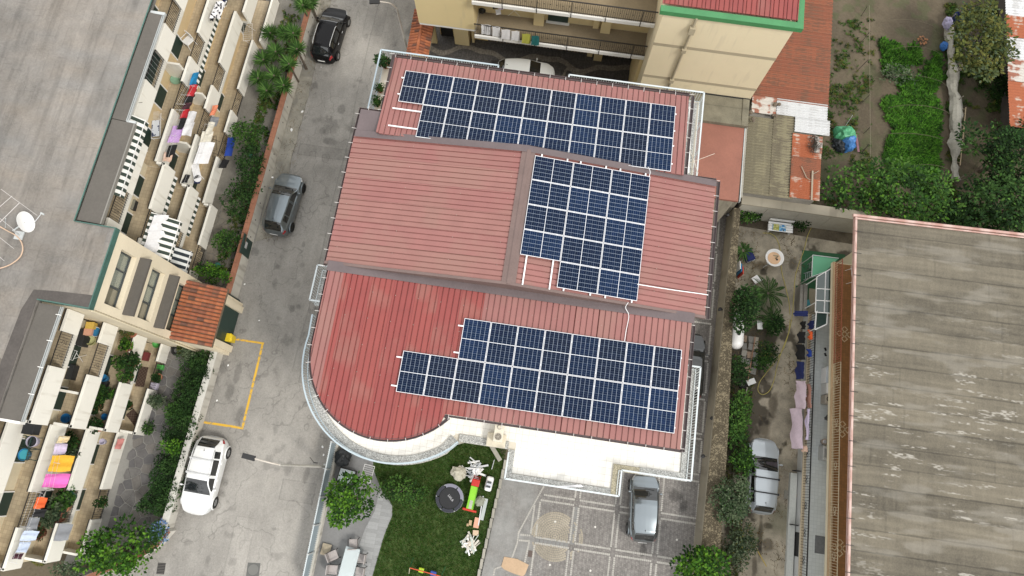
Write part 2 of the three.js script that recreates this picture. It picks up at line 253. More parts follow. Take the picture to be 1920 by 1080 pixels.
const yardTex = wtex(448, 448, -1.6, -4, 14, 14, (x, z) => { const sc = 9, i = Math.floor(x * sc), j = Math.floor(z * sc + (i & 1) * 0.5), fx = x * sc - i, fy = z * sc + (i & 1) * 0.5 - j, e = Math.min(fx, 1 - fx, fy, 1 - fy); let k = (e < 0.1 ? 0.7 : 1) * (0.8 + 0.4 * hash(i, j, 90)) * (0.85 + 0.3 * fbm(x * 1.5, z * 1.5, 91, 4)); let c = [0.2 * k, 0.187 * k, 0.176 * k];
  // cement dust spilled over the setts beside the lawn
  const w = sm(2.6, 0.6, x + 0.9 * (fbm(x * 0.8, z * 0.8, 92, 4) - 0.5) * 2) * (0.45 + 0.55 * sm(0.25, 0.6, fbm(x * 1.1, z * 0.9, 93, 4))); const k2 = 0.24 + 0.1 * (fbm(x * 3, z * 3, 94, 3) - 0.5) + 0.06 * (vn(x * 30, z * 30, 95) - 0.5);
  c = mix3(c, [k2 * 1.03, k2 * 1.03, k2], w * 0.85);
  const oil = Math.max(spot(x, z, 9.6, -0.2, 0.5, 0.4, 96, 4), spot(x, z, 10.1, 0.3, 0.3, 0.35, 96, 4), spot(x, z, 8.0, 3.0, 0.25, 0.4, 97, 4)); return [c[0] * (1 - 0.5 * oil), c[1] * (1 - 0.5 * oil), c[2] * (1 - 0.5 * oil)]; });
M.courtyard = tmat(yardTex, 0.85);
const courtyard = struct('courtyard', [sheet([[-0.55, -0.7], [6.3, -0.7], [6.3, -2.9], [11.0, -2.9], [10.6, 12], [-1.5, 12], [-1.05, 5.8]], 0)], M.courtyard);
const lane = struct('lane', [sheet([[6.3, -2.9], [5.2, -19.5], [11.3, -19.5], [11.0, -2.9]], 0)], M.setts);
// pale stone lines: rows of small setts
const settVar = rng(98);
function settLine(list, a, b, w = 0.1, y = 0.001) { const L = Math.hypot(b[0] - a[0], b[1] - a[1]), d = [(b[0] - a[0]) / L, (b[1] - a[1]) / L], n = Math.max(1, Math.round(L / 0.11)), ry = Math.atan2(d[0], d[1]); for (let i = 0; i < n; i++) { const t = (i + 0.5) / n * L; const s = 0.092 + 0.02 * (settVar() - 0.5); list.push(new THREE.BoxGeometry(w * (0.9 + 0.2 * settVar()), 0.016, Math.min(s, L / n * 0.92)).rotateY(ry + (settVar() - 0.5) * 0.12).translate(a[0] + d[0] * t, y + 0.004 + 0.004 * settVar(), a[1] + d[1] * t)); } }
M.settPale = tmat(mottle([0.4, 0.385, 0.355], 0.2, 99, 2), 0.85); M.settMid = tmat(mottle([0.2, 0.2, 0.195], 0.2, 100, 2), 0.85);
function frameLines(parent, x0, x1, z0, z1, sides = 'nesw') { const l = []; if (sides.includes('n')) settLine(l, [x0, z0], [x1, z0]); if (sides.includes('s')) settLine(l, [x0, z1], [x1, z1]); if (sides.includes('w')) settLine(l, [x0, z0 + 0.1], [x0, z1 - 0.1]); if (sides.includes('e')) settLine(l, [x1, z0 + 0.1], [x1, z1 - 0.1]); const m = part('stone_line', l, M.settPale, parent); m.userData.kind = 'stuff'; }
for (const [x0, x1] of [[1.85, 3.82], [4.1, 6.18], [6.45, 8.55], [8.84, 10.88]]) for (const [z0, z1] of [[-1.2, 0.86], [1.17, 3.24], [3.55, 5.65], [5.95, 8]]) { if (x1 < 4 && z0 < 0) { frameLines(courtyard, 2.0, x1, z0, z1, 'es'); continue; } frameLines(courtyard, x0, x1, z0, z1); }
for (let k = 0; k < 7; k++) frameLines(lane, 8.84, 10.84, -17.75 + k * 2.35, -15.7 + k * 2.35, 'nes');
{ const l = []; const q = [[1.94, 0.37], [1.43, 1.65], [0.85, 3.15], [0.86, 3.7], [0.68, 4.53], [0.15, 5.09], [-0.2, 5.27], [-0.25, 6.2]]; for (const [a, b] of poly(q)) settLine(l, a, b, 0.09, 0.003); settLine(l, [0.95, 3.24], [1.55, 3.2]); settLine(l, [0.92, 3.55], [1.55, 3.5]); settLine(l, [1.55, 1.5], [1.55, 3.1]); settLine(l, [1.52, 3.55], [1.42, 4.8]); const m = part('stone_line', l, M.settPale, courtyard); m.userData.kind = 'stuff';
  const rg = [], c = [2.95, 3.05]; for (let ring = 0; ring < 11; ring++) { const r = 0.09 + ring * 0.122, n = Math.max(5, Math.floor(2 * Math.PI * r / 0.118)); for (let i = 0; i < n; i++) { const a = 2 * Math.PI * (i + 0.4 * (ring % 2)) / n, x = c[0] + r * Math.cos(a) * (x0 => 1)(0), z = c[1] + r * Math.sin(a); const xx = x > 3.7 ? x + 0.25 : x, zz = z; if (Math.abs(x - 3.96) < 0.12) continue; if (zz > 3.22 && zz < 3.56) continue; rg.push(new THREE.BoxGeometry(0.1, 0.016, 0.104).rotateY(-a + (settVar() - 0.5) * 0.2).translate(xx, 0.004 + 0.004 * settVar(), zz)); } }
  const ring = part('sett_circle', rg, tmat(mottle([0.33, 0.295, 0.235], 0.25, 101, 2), 0.85), courtyard); ring.userData.kind = 'stuff';
  const bd = []; for (let i = 0; i < 8; i++) bd.push(rbox(1.98 + i * 0.235, 0.006, 3.4, 0.2, 0.016, 0.2, 0.01, 1)); for (let i = 0; i < 9; i++) bd.push(rbox(3.96, 0.006, 1.35 + i * 0.235, 0.2, 0.016, 0.2, 0.01, 1));
  for (const b of bd) part('paving_block', [b], M.settMid, courtyard);
  part('drain_cover', [box(1.55, 1.83, 0.002, 0.012, 4.0, 4.35)], mat([0.1, 0.075, 0.065], 0.8), courtyard);
  for (const [u, v] of [[1041, 978], [1116, 988], [1269, 1012], [1107, 1070], [1031, 1059]]) { const p = at(u, v, 0); part('floor_light', [new THREE.CylinderGeometry(0.06, 0.06, 0.012, 12).translate(p.x, 0.012, p.z)], mat([0.6, 0.58, 0.54], 0.4), courtyard); }
}
// ---- neighbour's yard to the east, dirty concrete with wet patches
const wet = [[1435, 700, .5, .7], [1450, 760, .35, .9], [1432, 800, .4, .8], [1425, 1010, .16, 1.5], [1440, 1020, .35, .4], [1415, 1060, .2, .8], [1440, 985, .3, .2], [1560, 440, .9, .45], [1535, 432, .5, .4], [1425, 500, .6, .35], [1487, 495, .35, .5], [1420, 560, .5, .6]].map(([u, v, a, b]) => { const p = at(u, v, 0); return [p.x, p.z, a, b]; });
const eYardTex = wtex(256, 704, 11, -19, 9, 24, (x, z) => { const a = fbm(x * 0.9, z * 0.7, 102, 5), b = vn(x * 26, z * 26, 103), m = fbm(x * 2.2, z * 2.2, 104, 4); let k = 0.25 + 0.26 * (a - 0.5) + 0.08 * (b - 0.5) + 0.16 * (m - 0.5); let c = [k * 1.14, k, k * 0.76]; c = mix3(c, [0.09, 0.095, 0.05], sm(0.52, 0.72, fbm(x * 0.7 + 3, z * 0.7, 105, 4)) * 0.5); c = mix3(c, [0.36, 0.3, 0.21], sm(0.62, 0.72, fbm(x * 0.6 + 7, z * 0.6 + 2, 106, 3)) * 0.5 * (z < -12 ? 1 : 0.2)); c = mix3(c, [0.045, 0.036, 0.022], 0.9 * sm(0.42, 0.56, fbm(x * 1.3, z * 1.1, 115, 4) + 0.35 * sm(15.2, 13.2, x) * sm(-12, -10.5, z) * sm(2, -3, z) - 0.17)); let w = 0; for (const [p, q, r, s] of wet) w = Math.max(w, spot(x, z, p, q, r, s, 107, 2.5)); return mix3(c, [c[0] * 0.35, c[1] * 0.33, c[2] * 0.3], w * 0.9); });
M.eYard = tmat(eYardTex, 0.8);
struct('yard', [sheet([[11.6, -17.4], [19.8, -17.2], [16.9, 12], [11.8, 12]], 0)], M.eYard);
// ---- vegetable field to the north-east
const fieldTex = wtex(512, 512, 14.5, -42, 28, 26, (x, z) => { const a = fbm(x * 0.6, z * 0.6, 108, 5), b = vn(x * 18, z * 18, 109), g = sm(0.5, 0.66, fbm(x * 1.3, z * 1.3, 110, 4)) * (x < 20.4 ? 0.45 : x < 25.5 && z > -29.5 ? 0.2 : 0.4); let c = mix3([0.06, 0.047, 0.03], [0.125, 0.1, 0.066], sat(a * 1.3 - 0.15 + 0.4 * (b - 0.5))); return mix3(c, [0.055, 0.075, 0.025], g); });
M.field = tmat(fieldTex, 0.95, { bumpMap: bump(256, 5, (x, y) => fbm(x * 4, y * 4, 111, 4, 20)), bumpScale: 0.06 });
struct('field', [sheet([[14.8, -42], [42, -42], [42, -17], [14.8, -18.2]], -0.012)], M.field);
// ---- courtyard of the yellow building: dark setts with pale wavy bands
const nTex = wtex(640, 352, -11, -30, 21, 11, (x, z) => { const sc = 11, i = Math.floor(x * sc), j = Math.floor(z * sc), fx = x * sc - i, fy = z * sc - j, e = Math.min(fx, 1 - fx, fy, 1 - fy), k = (e < 0.12 ? 0.65 : 1) * (0.75 + 0.5 * hash(i, j, 112)); const wv = z + 27.35 - 0.32 * Math.sin(x * 1.25 + 0.6) - 0.14 * Math.sin(x * 2.7); const dx = x - 0.15, dz = z + 26.0, rr = Math.hypot(dx, dz) * (1 + 0.18 * Math.cos(5 * Math.atan2(dz, dx))); const star = (rr < 0.95 && rr > 0.75) || (rr < 0.55 && rr > 0.42) ? 1 : 0; return mix3([0.075 * k, 0.07 * k, 0.066 * k], [0.2 * k, 0.18 * k, 0.15 * k], Math.max(Math.abs(wv) < 0.2 ? 0.9 : 0, star)); });
M.nYard = tmat(nTex, 0.85);
struct('paved_yard', [sheet([[-10.2, -30], [9.5, -30], [9.5, -19.5], [-10.2, -19.5]], 0.003)], M.nYard);
// ================================================================ the house with the red roofs
const redPale = (seed, c = [0.42, 0.165, 0.155]) => tex(192, 192, 4, 4, (x, y) => { const a = fbm(x * 2, y * 2, seed, 4, 8), b = vn(x * 24, y * 24, seed + 3, 96), d = fbm(x * 0.75, y * 0.75, seed + 9, 4, 3); const k = 0.92 + 0.16 * a + 0.05 * (b - 0.5); const q = sm(0.45, 0.75, d) * 0.35; return mix3([c[0] * k, c[1] * k, c[2] * k], [0.24, 0.14, 0.11], q); });
M.roofPale = [11, 12, 13].map((s, i) => tmat(redPale(s, [[0.245, 0.1, 0.09], [0.238, 0.095, 0.086], [0.252, 0.105, 0.094]][i]), 0.5));
M.roofTan = [14, 15].map((s, i) => tmat(redPale(s, [[0.242, 0.11, 0.094], [0.25, 0.113, 0.098]][i]), 0.5));
M.roofDeep = [16, 17].map((s, i) => tmat(redPale(s, [[0.23, 0.046, 0.039], [0.218, 0.042, 0.037]][i]), 0.45));
M.roofBrown = tmat(mottle([0.085, 0.062, 0.062], 0.15, 21), 0.5); M.flashing = tmat(mottle([0.11, 0.085, 0.087], 0.12, 22), 0.5); M.ridge = tmat(mottle([0.14, 0.095, 0.085], 0.15, 23), 0.5);
M.bracket = mat([0.5, 0.47, 0.45], 0.5);
M.terraceTile = tmat(tiles([0.76, 0.75, 0.715], [0.54, 0.52, 0.48], 0.3, 0.3, 0.014, 24, 0.05), 0.45);
M.granite = tmat(tex(256, 256, 2, 2, (x, y) => { const a = vn(x * 48, y * 48, 25, 96), b = vn(x * 20, y * 20, 26, 40), c = fbm(x * 2, y * 2, 27, 3, 4); const k = 0.22 + 0.28 * sm(0.35, 0.7, a) + 0.1 * (b - 0.5); return [k * 1.0, k * (1.0 + 0.02 * c), k * 0.98]; }), 0.6);
M.graniteTan = tmat(tex(256, 256, 2, 2, (x, y) => { const a = vn(x * 48, y * 48, 28, 96), b = vn(x * 20, y * 20, 29, 40); const k = 0.22 + 0.2 * sm(0.3, 0.7, a) + 0.1 * (b - 0.5); return [k * 1.1, k * 1.0, k * 0.72]; }), 0.6);
M.railPaint = mat([0.42, 0.5, 0.55], 0.45); M.railPaintPale = mat([0.55, 0.6, 0.62], 0.45);
M.houseWall = tmat(mottle([0.6, 0.56, 0.48], 0.06, 30), 0.85); M.creamStone = tmat(mottle([0.62, 0.55, 0.44], 0.1, 31), 0.6);

const house = thing('apartment_house', 'multi-storey house with three pitched red ribbed metal roofs and a curved white tiled terrace', 'building', V(-1, 0, -9));
const HP = house.position, H = g => { const a = [g].flat(4); for (const q of a) q.translate(-HP.x, 0, -HP.z); return a; };
const hp = (name, list, m, parent = house, keep) => part(name, H(list), m, parent, keep);
// profile across one ribbed sheet: flat pan with raised ribs every 0.25 m
function ribSheet(c0, c1, first, start, end, plane, swap, th = 0.09) {
  const prof = []; const rib = [[-0.026, 0], [-0.017, -0.045], [0.017, -0.045], [0.026, 0]];
  prof.push([c0, 0]);
  for (let r = first; r < c1 + 0.05; r += 0.25) for (const [d, h] of rib) { const c = r + d; if (c > c0 + 1e-3 && c < c1 - 1e-3) prof.push([c, h]); }
  prof.push([c1, 0]);
  const P = (c, e, h) => swap ? V(e, plane(e, c) + h, c) : V(c, plane(c, e) + h, e);
  const top = [prof.map(([c, h]) => P(c, start(c), h)), prof.map(([c, h]) => P(c, end(c), h))];
  const bot = [prof.map(([c]) => P(c, start(c), -th)), prof.map(([c]) => P(c, end(c), -th))];
  return [flat(quads(top)), flat(quads([top[0], bot[0]])), flat(quads([top[1], bot[1]])), flat(quads([[top[0][0], top[1][0]], [bot[0][0], bot[1][0]]])), flat(quads([[top[0].at(-1), top[1].at(-1)], [bot[0].at(-1), bot[1].at(-1)]]))];
}
const planeN = (x, z) => 13.22 + (z + 18.1) * 0.1107, planeM = x => 14.22 - Math.abs(x + 1.3) * 0.1065, planeS = (x, z) => 13.52 - (z + 7.3) * 0.016;
// north roof: ribs run north-south
for (let i = 0; i < 14; i++) {
  const a = -8.32 + i, b = Math.min(a + 0.994, 5.66), s0 = x => -18.1, s1 = x => -13.9;
  hp('roof_sheet', ribSheet(a, b, -8.2, s0, x => x < -8.2 ? -13.95 : -13.9, planeN), M.roofPale[i % 3]);
}
// middle roof: ribs run east-west, ridge at x = -1.3
for (let i = 0; i < 6; i++) {
  const a = -13.78 + i * 1.02, b = a + 1.014;
  hp('roof_sheet', ribSheet(a, b, -13.66, z => -9.36, z => -1.56, planeM, true), i % 2 ? M.roofTan[i % 2] : M.roofPale[(i + 1) % 3]);
  hp('roof_sheet', ribSheet(a, b, -13.66, z => -1.04, z => 7.2, planeM, true), M.roofPale[i % 3]);
}
// south roof: ribs run north-south and end on a half round
const SC = [-5.62, -4.08], SR = 3.5;
const southEnd = x => { if (x > -3.1) return -1.97; const d = SR * SR - (x - SC[0]) ** 2; return d > 0 ? SC[1] + Math.sqrt(d) : SC[1]; };
for (let i = 0; i < 16; i++) {
  const a = -9.12 + i * 0.985 + (i === 0 ? 0 : 0), b = i === 15 ? 6.62 : a + 0.98;
  if (i === 0) { hp('roof_sheet', ribSheet(-9.12, -8.42, -9.05, x => -7.28, x => Math.max(southEnd(x), SC[1]), planeS), M.roofPale[1]); hp('roof_sheet', ribSheet(-8.416, b, -9.05, x => -7.28, southEnd, planeS), M.roofDeep[0]); continue; }
  hp('roof_sheet', ribSheet(a, b, -9.05, x => -7.28, southEnd, planeS), i < 7 ? M.roofDeep[i % 2] : M.roofPale[i % 3]);
}
// flat dark lead roof at the north-west corner, flashings, ridge cap
hp('lead_roof', [box(-9.3, -8.3, 13.32, 13.42, -15.1, -13.95)], M.flashing);
hp('step_flashing', [prism([[-9.3, -14.02], [-1.4, -14.02], [-1.4, -13.72], [-9.3, -13.72]], 13.3, 13.36), quads([[V(-9.32, planeM(-9.32) + 0.07, -13.7), V(-1.3, planeM(-1.3) + 0.07, -13.7)], [V(-9.32, planeM(-9.32) + 0.07, -14.02), V(-1.3, planeM(-1.3) + 0.07, -14.02)]]), quads([[V(-1.3, planeM(-1.3) + 0.07, -13.7), V(7.22, planeM(7.22) + 0.07, -13.7)], [V(-1.3, planeM(-1.3) + 0.07, -14.0), V(7.22, planeM(7.22) + 0.07, -14.0)]]),
  quads([[V(-9.32, planeM(-9.32) + 0.07, -14.02), V(-1.3, planeM(-1.3) + 0.07, -14.02), V(7.22, planeM(7.22) + 0.07, -14.0)], [V(-9.32, 13.0, -14.02), V(-1.3, 13.5, -14.02), V(7.22, 13.0, -14.0)]])], M.flashing);
hp('ridge_cap', [flat(quads([[V(-1.6, 14.24, -13.8), V(-1.42, 14.26, -13.8), V(-1.36, 14.3, -13.8), V(-1.24, 14.3, -13.8), V(-1.18, 14.26, -13.8), V(-1.0, 14.24, -13.8)], [V(-1.6, 14.24, -7.62), V(-1.42, 14.26, -7.62), V(-1.36, 14.3, -7.62), V(-1.24, 14.3, -7.62), V(-1.18, 14.26, -7.62), V(-1.0, 14.24, -7.62)]]))], M.ridge);
hp('valley_flashing', [flat(quads([[V(-9.2, 13.5, -7.72), V(-1.3, 13.56, -7.72), V(6.72, 13.5, -7.72)], [V(-9.2, 13.53, -7.26), V(-1.3, 13.56, -7.26), V(6.72, 13.53, -7.26)]])), box(-9.2, 6.72, 13.3, 13.48, -7.7, -7.3)], M.flashing);
hp('verge_trim', [quads([[V(-9.4, planeM(-9.4) + 0.06, -7.7), V(-1.3, 14.28, -7.7), V(7.22, planeM(7.22) + 0.06, -7.7)], [V(-9.4, planeM(-9.4) + 0.06, -7.58), V(-1.3, 14.28, -7.58), V(7.22, planeM(7.22) + 0.06, -7.58)]]), quads([[V(-9.4, planeM(-9.4) + 0.06, -7.58), V(-1.3, 14.28, -7.58), V(7.22, planeM(7.22) + 0.06, -7.58)], [V(-9.4, 13.3, -7.58), V(-1.3, 13.57, -7.58), V(7.22, 13.2, -7.58)]])], M.ridge);
// gutters with brackets
const gutterPaths = { n: [[-8.3, -18.17], [5.74, -18.17]], nw: [[-8.4, -15.2], [-8.4, -18.2]], ne: [[5.76, -18.1], [5.76, -14.05]], w: [[-9.44, -7.5], [-9.44, -13.9], [-9.4, -15.22], [-8.4, -15.22]], e: [[7.28, -14.02], [7.28, -7.6]], se: [[6.7, -7.2], [6.7, -1.9]], s: [[6.7, -1.88], [-3.0, -1.88], ...arc(SC[0], SC[1], SR + 0.07, 39.5, 180, 22), [-9.2, -7.3]], we: [[7.2, -14.06], [5.8, -14.06]] };
function gutter(path, y, w = 0.11) {
  const L = (dx, dy, wd) => ribbon(path, wd, y + dy, y + dy + 0.012);
  return [ribbon(path, w, y - 0.1, y - 0.088), ribbon(path, 0.012, y - 0.1, y), ribbon(path.map(p => p), -0.0, y - 0.1, y - 0.099), ribbon(offsetPath(path, w), 0.012, y - 0.1, y + 0.01)];
}
function offsetPath(path, w) { const n = path.length; return path.map((c, i) => { const a = path[Math.max(0, i - 1)], b = path[Math.min(n - 1, i + 1)]; const d = [b[0] - a[0], b[1] - a[1]], l = Math.hypot(...d); return [c[0] + d[1] / l * w, c[1] - d[0] / l * w]; }); }
for (const [k, p] of Object.entries(gutterPaths)) {
  const y = k === 'n' ? 13.2 : k === 's' ? 13.42 : k[0] === 'n' ? 13.4 : k === 'w' || k === 'e' ? 13.3 : 13.4;
  const flip = { n: -1, nw: -1, ne: 1, w: -1, e: -1, se: -1, s: -1, we: 1 }[k], q = flip > 0 ? p : p;
  const out = offsetPath(q, { n: 0.1, nw: -0.1, ne: 0.1, w: -0.1, e: 0.1, se: 0.1, s: -0.1, we: 0.1 }[k]);
  const w = { n: 0.1, nw: -0.1, ne: 0.1, w: -0.1, e: 0.1, se: 0.1, s: -0.1, we: 0.1 }[k];
  hp('gutter', [ribbon(q, w, y - 0.1, y - 0.085), ribbon(out, w * 0.15, y - 0.1, y + 0.01), ribbon(q, -w * 0.15, y - 0.1, y)], M.roofBrown);
  if (k !== 'we') for (const [x, z, d] of along(q, 0.74).slice(k === 's' ? 1 : 0)) hp('gutter_bracket', [sbar(V(x - d[1] * -w * 0.9, y + 0.012, z + d[0] * -w * 0.9).clone(), V(x - d[1] * w * 1.3, y + 0.015, z + d[0] * w * 1.3), 0.022, 0.012)], M.bracket);
}
// walls under the roofs
hp('wall', [prism([[-8.0, -17.7], [5.3, -17.7], [5.3, -13.7], [6.4, -13.7], [6.4, -2.4], [-3, -2.4], ...arc(SC[0], SC[1], 3.1, 33, 180, 14), [-8.72, -13.7], [-8.0, -13.7]], 0, 13.1)], M.houseWall);
// windows and shutters of the storeys under the terrace
for (const y of [0.2, 3.4, 6.7]) { for (const x of [-1.6, 0.6, 2.8, 5.0]) { const w = hp('window', [box(x - 0.62, x + 0.62, y + 0.05, y + 2.3, -2.42, -2.36)], M.white); hp('shutter', [box(x - 0.54, x + 0.54, y + 0.1, y + 2.22, -2.358, -2.33)], M.darkGreen, w); } for (const z of [-4.5, -7.5, -10.5]) { const w = hp('window', [box(6.36, 6.42, y + 0.9, y + 2.3, z - 0.62, z + 0.62)], M.white); hp('shutter', [box(6.425, 6.45, y + 0.95, y + 2.24, z - 0.54, z + 0.54)], M.darkGreen, w); } }
// storey terraces: slab, tiled floor, granite kerb and railings
const TY = 10.2;
const outer = [[-10.15, -5.7], ...arc(-5.68, -4.08, 4.47, 188, 54, 26), [-2.62, -1.06], [-0.72, -1.06]];
const sPath = [[-0.32, -1.06], [-0.32, 0.26], [4.72, 0.26], [4.72, -0.84], [7.74, -0.84], [7.74, -5.9]];
hp('terrace_slab', [prism([...outer, ...sPath, [6.2, -5.9], [6.2, -7.2], [-8.9, -7.2], [-10.15, -5.75]], TY - 0.32, TY - 0.004)], M.houseWall);
hp('terrace_floor', [prism([[-9.75, -5.65], ...arc(-5.68, -4.08, 4.06, 186, 54, 26), [-2.75, -1.4], [-0.9, -1.4], [-0.02, -1.4], [-0.02, -0.06], [4.44, -0.06], [4.44, -1.14], [7.4, -1.14], [7.4, -5.7], [6.1, -5.7], [6.1, -2.2], [-2.9, -2.2], ...arc(SC[0], SC[1], 2.9, 33, 180, 14), [-8.6, -5.65]], TY - 0.002, TY + 0.01)], M.terraceTile);
function kerb(path, w, name, m, y = TY, hgt = 0.1) { for (let i = 0; i + 1 < path.length; i++) hp(name, [ribbon([path[i], path[i + 1]], w, y, y + hgt)], m); }
hp('granite_kerb', [ribbon(outer.slice(0, -1), 0.4, TY, TY + 0.09)], M.granite); hp('granite_kerb', [ribbon([[-2.6, -1.06], [-0.34, -1.06]], 0.34, TY, TY + 0.086)], M.granite);
hp('granite_kerb', [ribbon(sPath.slice(0, 3), 0.3, TY, TY + 0.09)], M.granite); hp('granite_kerb', [ribbon([[4.72, 0.255], [4.72, -0.84], [5.6, -0.84]], 0.29, TY, TY + 0.094)], M.graniteTan);
hp('granite_kerb', [ribbon([[5.604, -0.84], [7.74, -0.84], [7.74, -5.9]], 0.32, TY, TY + 0.09)], M.granite);
function railing(path, y, h, m, step = 0.125, parent = house, name = 'railing', f = hp) {
  const g = [], lo = []; for (const [a, b] of poly(path)) g.push(sbar(V(a[0], y + h, a[1]), V(b[0], y + h, b[1]), 0.07, 0.035)), lo.push(sbar(V(a[0], y + 0.08, a[1]), V(b[0], y + 0.08, b[1]), 0.03, 0.03));
  const r = f(name, g, m, parent); f('lower_rail', lo, m, r);
  f('balusters', along(path, step).map(([x, z]) => box(x - 0.009, x + 0.009, y + 0.06, y + h - 0.01, z - 0.009, z + 0.009)), m, r).userData.kind = 'stuff';
  for (const [x, z] of along(path, 1.5)) f('post', [box(x - 0.02, x + 0.02, y, y + h, z - 0.02, z + 0.02)], m, r);
  return r;
}
railing([[-10.1, -5.66], ...arc(-5.68, -4.08, 4.42, 188, 50, 30), [-2.55, -1.02]], TY + 0.06, 0.95, M.railPaint);
railing([[-0.28, -0.9], [-0.28, 0.22], [4.68, 0.22], [4.68, -0.88], [7.7, -0.88], [7.7, -5.86], [6.8, -5.86]], TY + 0.06, 0.95, M.railPaintPale);
// north balconies
for (const [x0, x1, z0, x2] of [[-9.66, -3.62, -16.3, -8], [-0.02, 6.77, -15.05, 5.3]]) {
  const w = x0 < -5;
  hp('balcony_slab', [box(x0, x1, TY - 0.3, TY - 0.003, -19.7, -17.71), w ? box(x0, -8.01, TY - 0.3, TY - 0.003, -17.705, z0) : box(5.31, x1, TY - 0.3, TY - 0.003, -17.705, z0)], M.houseWall);
  hp('balcony_floor', [w ? box(x0 + 0.1, x1 - 0.1, TY, TY + 0.01, -19.6, -17.75) : box(x0 + 0.1, x1 - 0.1, TY, TY + 0.01, -19.6, -17.75), w ? box(x0 + 0.1, -8.05, TY, TY + 0.01, -17.74, z0 - 0.1) : box(5.36, x1 - 0.1, TY, TY + 0.01, -17.74, z0 - 0.1)], w ? M.creamStone : M.granite);
  railing(w ? [[x0, z0], [x0, -19.65], [x1, -19.65], [x1, -18.0]] : [[x1, z0], [x1, -19.65], [x0, -19.65], [x0, -18.0]], TY, 1.0, w ? M.railPaint : M.railPaintPale);
}
// small west balcony
hp('balcony_slab', [box(-10.42, -8.75, TY - 0.3, TY, -8.05, -6.3)], M.granite); railing([[-9.3, -8.02], [-10.38, -8.02], [-10.38, -6.32], [-9.3, -6.32]], TY, 1.0, M.railPaintPale);

// fixing screws
{ const sc = [], d = (x, y, z) => sc.push(new THREE.CylinderGeometry(0.014, 0.018, 0.02, 6).translate(x, y + 0.008, z)); for (let x = -8.0; x < 6.5; x += 0.985) for (let z = -6.6; z < -0.4; z += 1.15) if (z < southEnd(x) - 0.2) d(x, planeS(x, z), z); for (let x = -8.0; x < 5.5; x += 1) for (const z of [-17.8, -14.3]) d(x, planeN(x, z), z); for (let z = -13.5; z < -7.8; z += 1.02) for (const x of [-9.0, -6.5, -4.0, -1.9, 4.9, 6.8]) d(x, planeM(x), z); hp('roof_screws', sc, mat([0.36, 0.27, 0.23], 0.5)).userData.kind = 'stuff'; }
// ---------------------------------------------------------------- solar panels
M.panelFrame = mat([0.74, 0.75, 0.77], 0.4, { metalness: 0.15 }); M.rail = mat([0.78, 0.78, 0.78], 0.35);
const cellTex = [0, 1, 2, 3].map(s => tex(240, 192, 1.098, 0.83, (x, y) => {
  const cw = 1.098 / 6, ch = 0.83 / 9, i = Math.floor(x / cw), j = Math.floor(y / ch), fx = x - i * cw, fy = y - j * ch;
  if (fx < 0.0055 || fx > cw - 0.0055) return [0.36, 0.41, 0.48]; if (fy < 0.0035 || fy > ch - 0.0035) return [0.16, 0.19, 0.24];
  const bus = (fx / cw * 5) % 1, k = 0.85 + 0.3 * hash(i, j, s + 40) + (bus < 0.05 ? 0.9 : 0);
  const c = [[0.005, 0.011, 0.03], [0.006, 0.016, 0.046], [0.006, 0.011, 0.027], [0.005, 0.012, 0.034]][s]; return [c[0] * k, c[1] * k, c[2] * k];
}, true));
for (const t of cellTex) { t.wrapS = t.wrapT = THREE.ClampToEdgeWrapping; t.repeat.set(1, 1); }
M.cells = cellTex.map(t => new THREE.MeshPhysicalMaterial({ map: t, roughness: 0.2, specularIntensity: 0.12, side: THREE.DoubleSide }));
function makePanel(label, group) {
  const t = thing('solar_panel', label, 'solar panel', V(0, 0, 0), 0, group), W = 1.134, L = 1.722, f = 0.018;
  part('frame', [box(-W / 2, W / 2, -0.035, 0.002, -L / 2, -L / 2 + f), box(-W / 2, W / 2, -0.035, 0.002, L / 2 - f, L / 2), box(-W / 2, -W / 2 + f, -0.035, 0.002, -L / 2 + f, L / 2 - f), box(W / 2 - f, W / 2, -0.035, 0.002, -L / 2 + f, L / 2 - f), box(-W / 2 + f, W / 2 - f, -0.03, -0.006, -L / 2 + f, L / 2 - f)], M.panelFrame, t);
  for (const s of [-1, 1]) part('cell_sheet', new THREE.PlaneGeometry(W - 2 * f, L / 2 - f - 0.011).rotateX(-Math.PI / 2).translate(0, -0.002, s * (L / 4 - f / 2 + 0.0055)), M.cells[0], t, true);
  return t;
}
let protoPanel = null;
function setPanel(p, ux, uz, label, group, k) { // centre p, width axis ux, length axis uz
  let o; if (!protoPanel) { o = protoPanel = makePanel(label, group); } else { o = dup(protoPanel, p, undefined, label, group); }
  const y = V().crossVectors(uz, ux).normalize(), m = new THREE.Matrix4().makeBasis(ux, y, uz); o.quaternion.setFromRotationMatrix(m); o.position.copy(p);
  for (const c of o.children) if (c.name.startsWith('cell_sheet')) c.material = M.cells[k % 4];
}
const rp = rng(5), PWD = 1.154, PLN = 1.742;
const onPlane = (f, x, z, lift) => V(x, f(x, z) + lift, z);
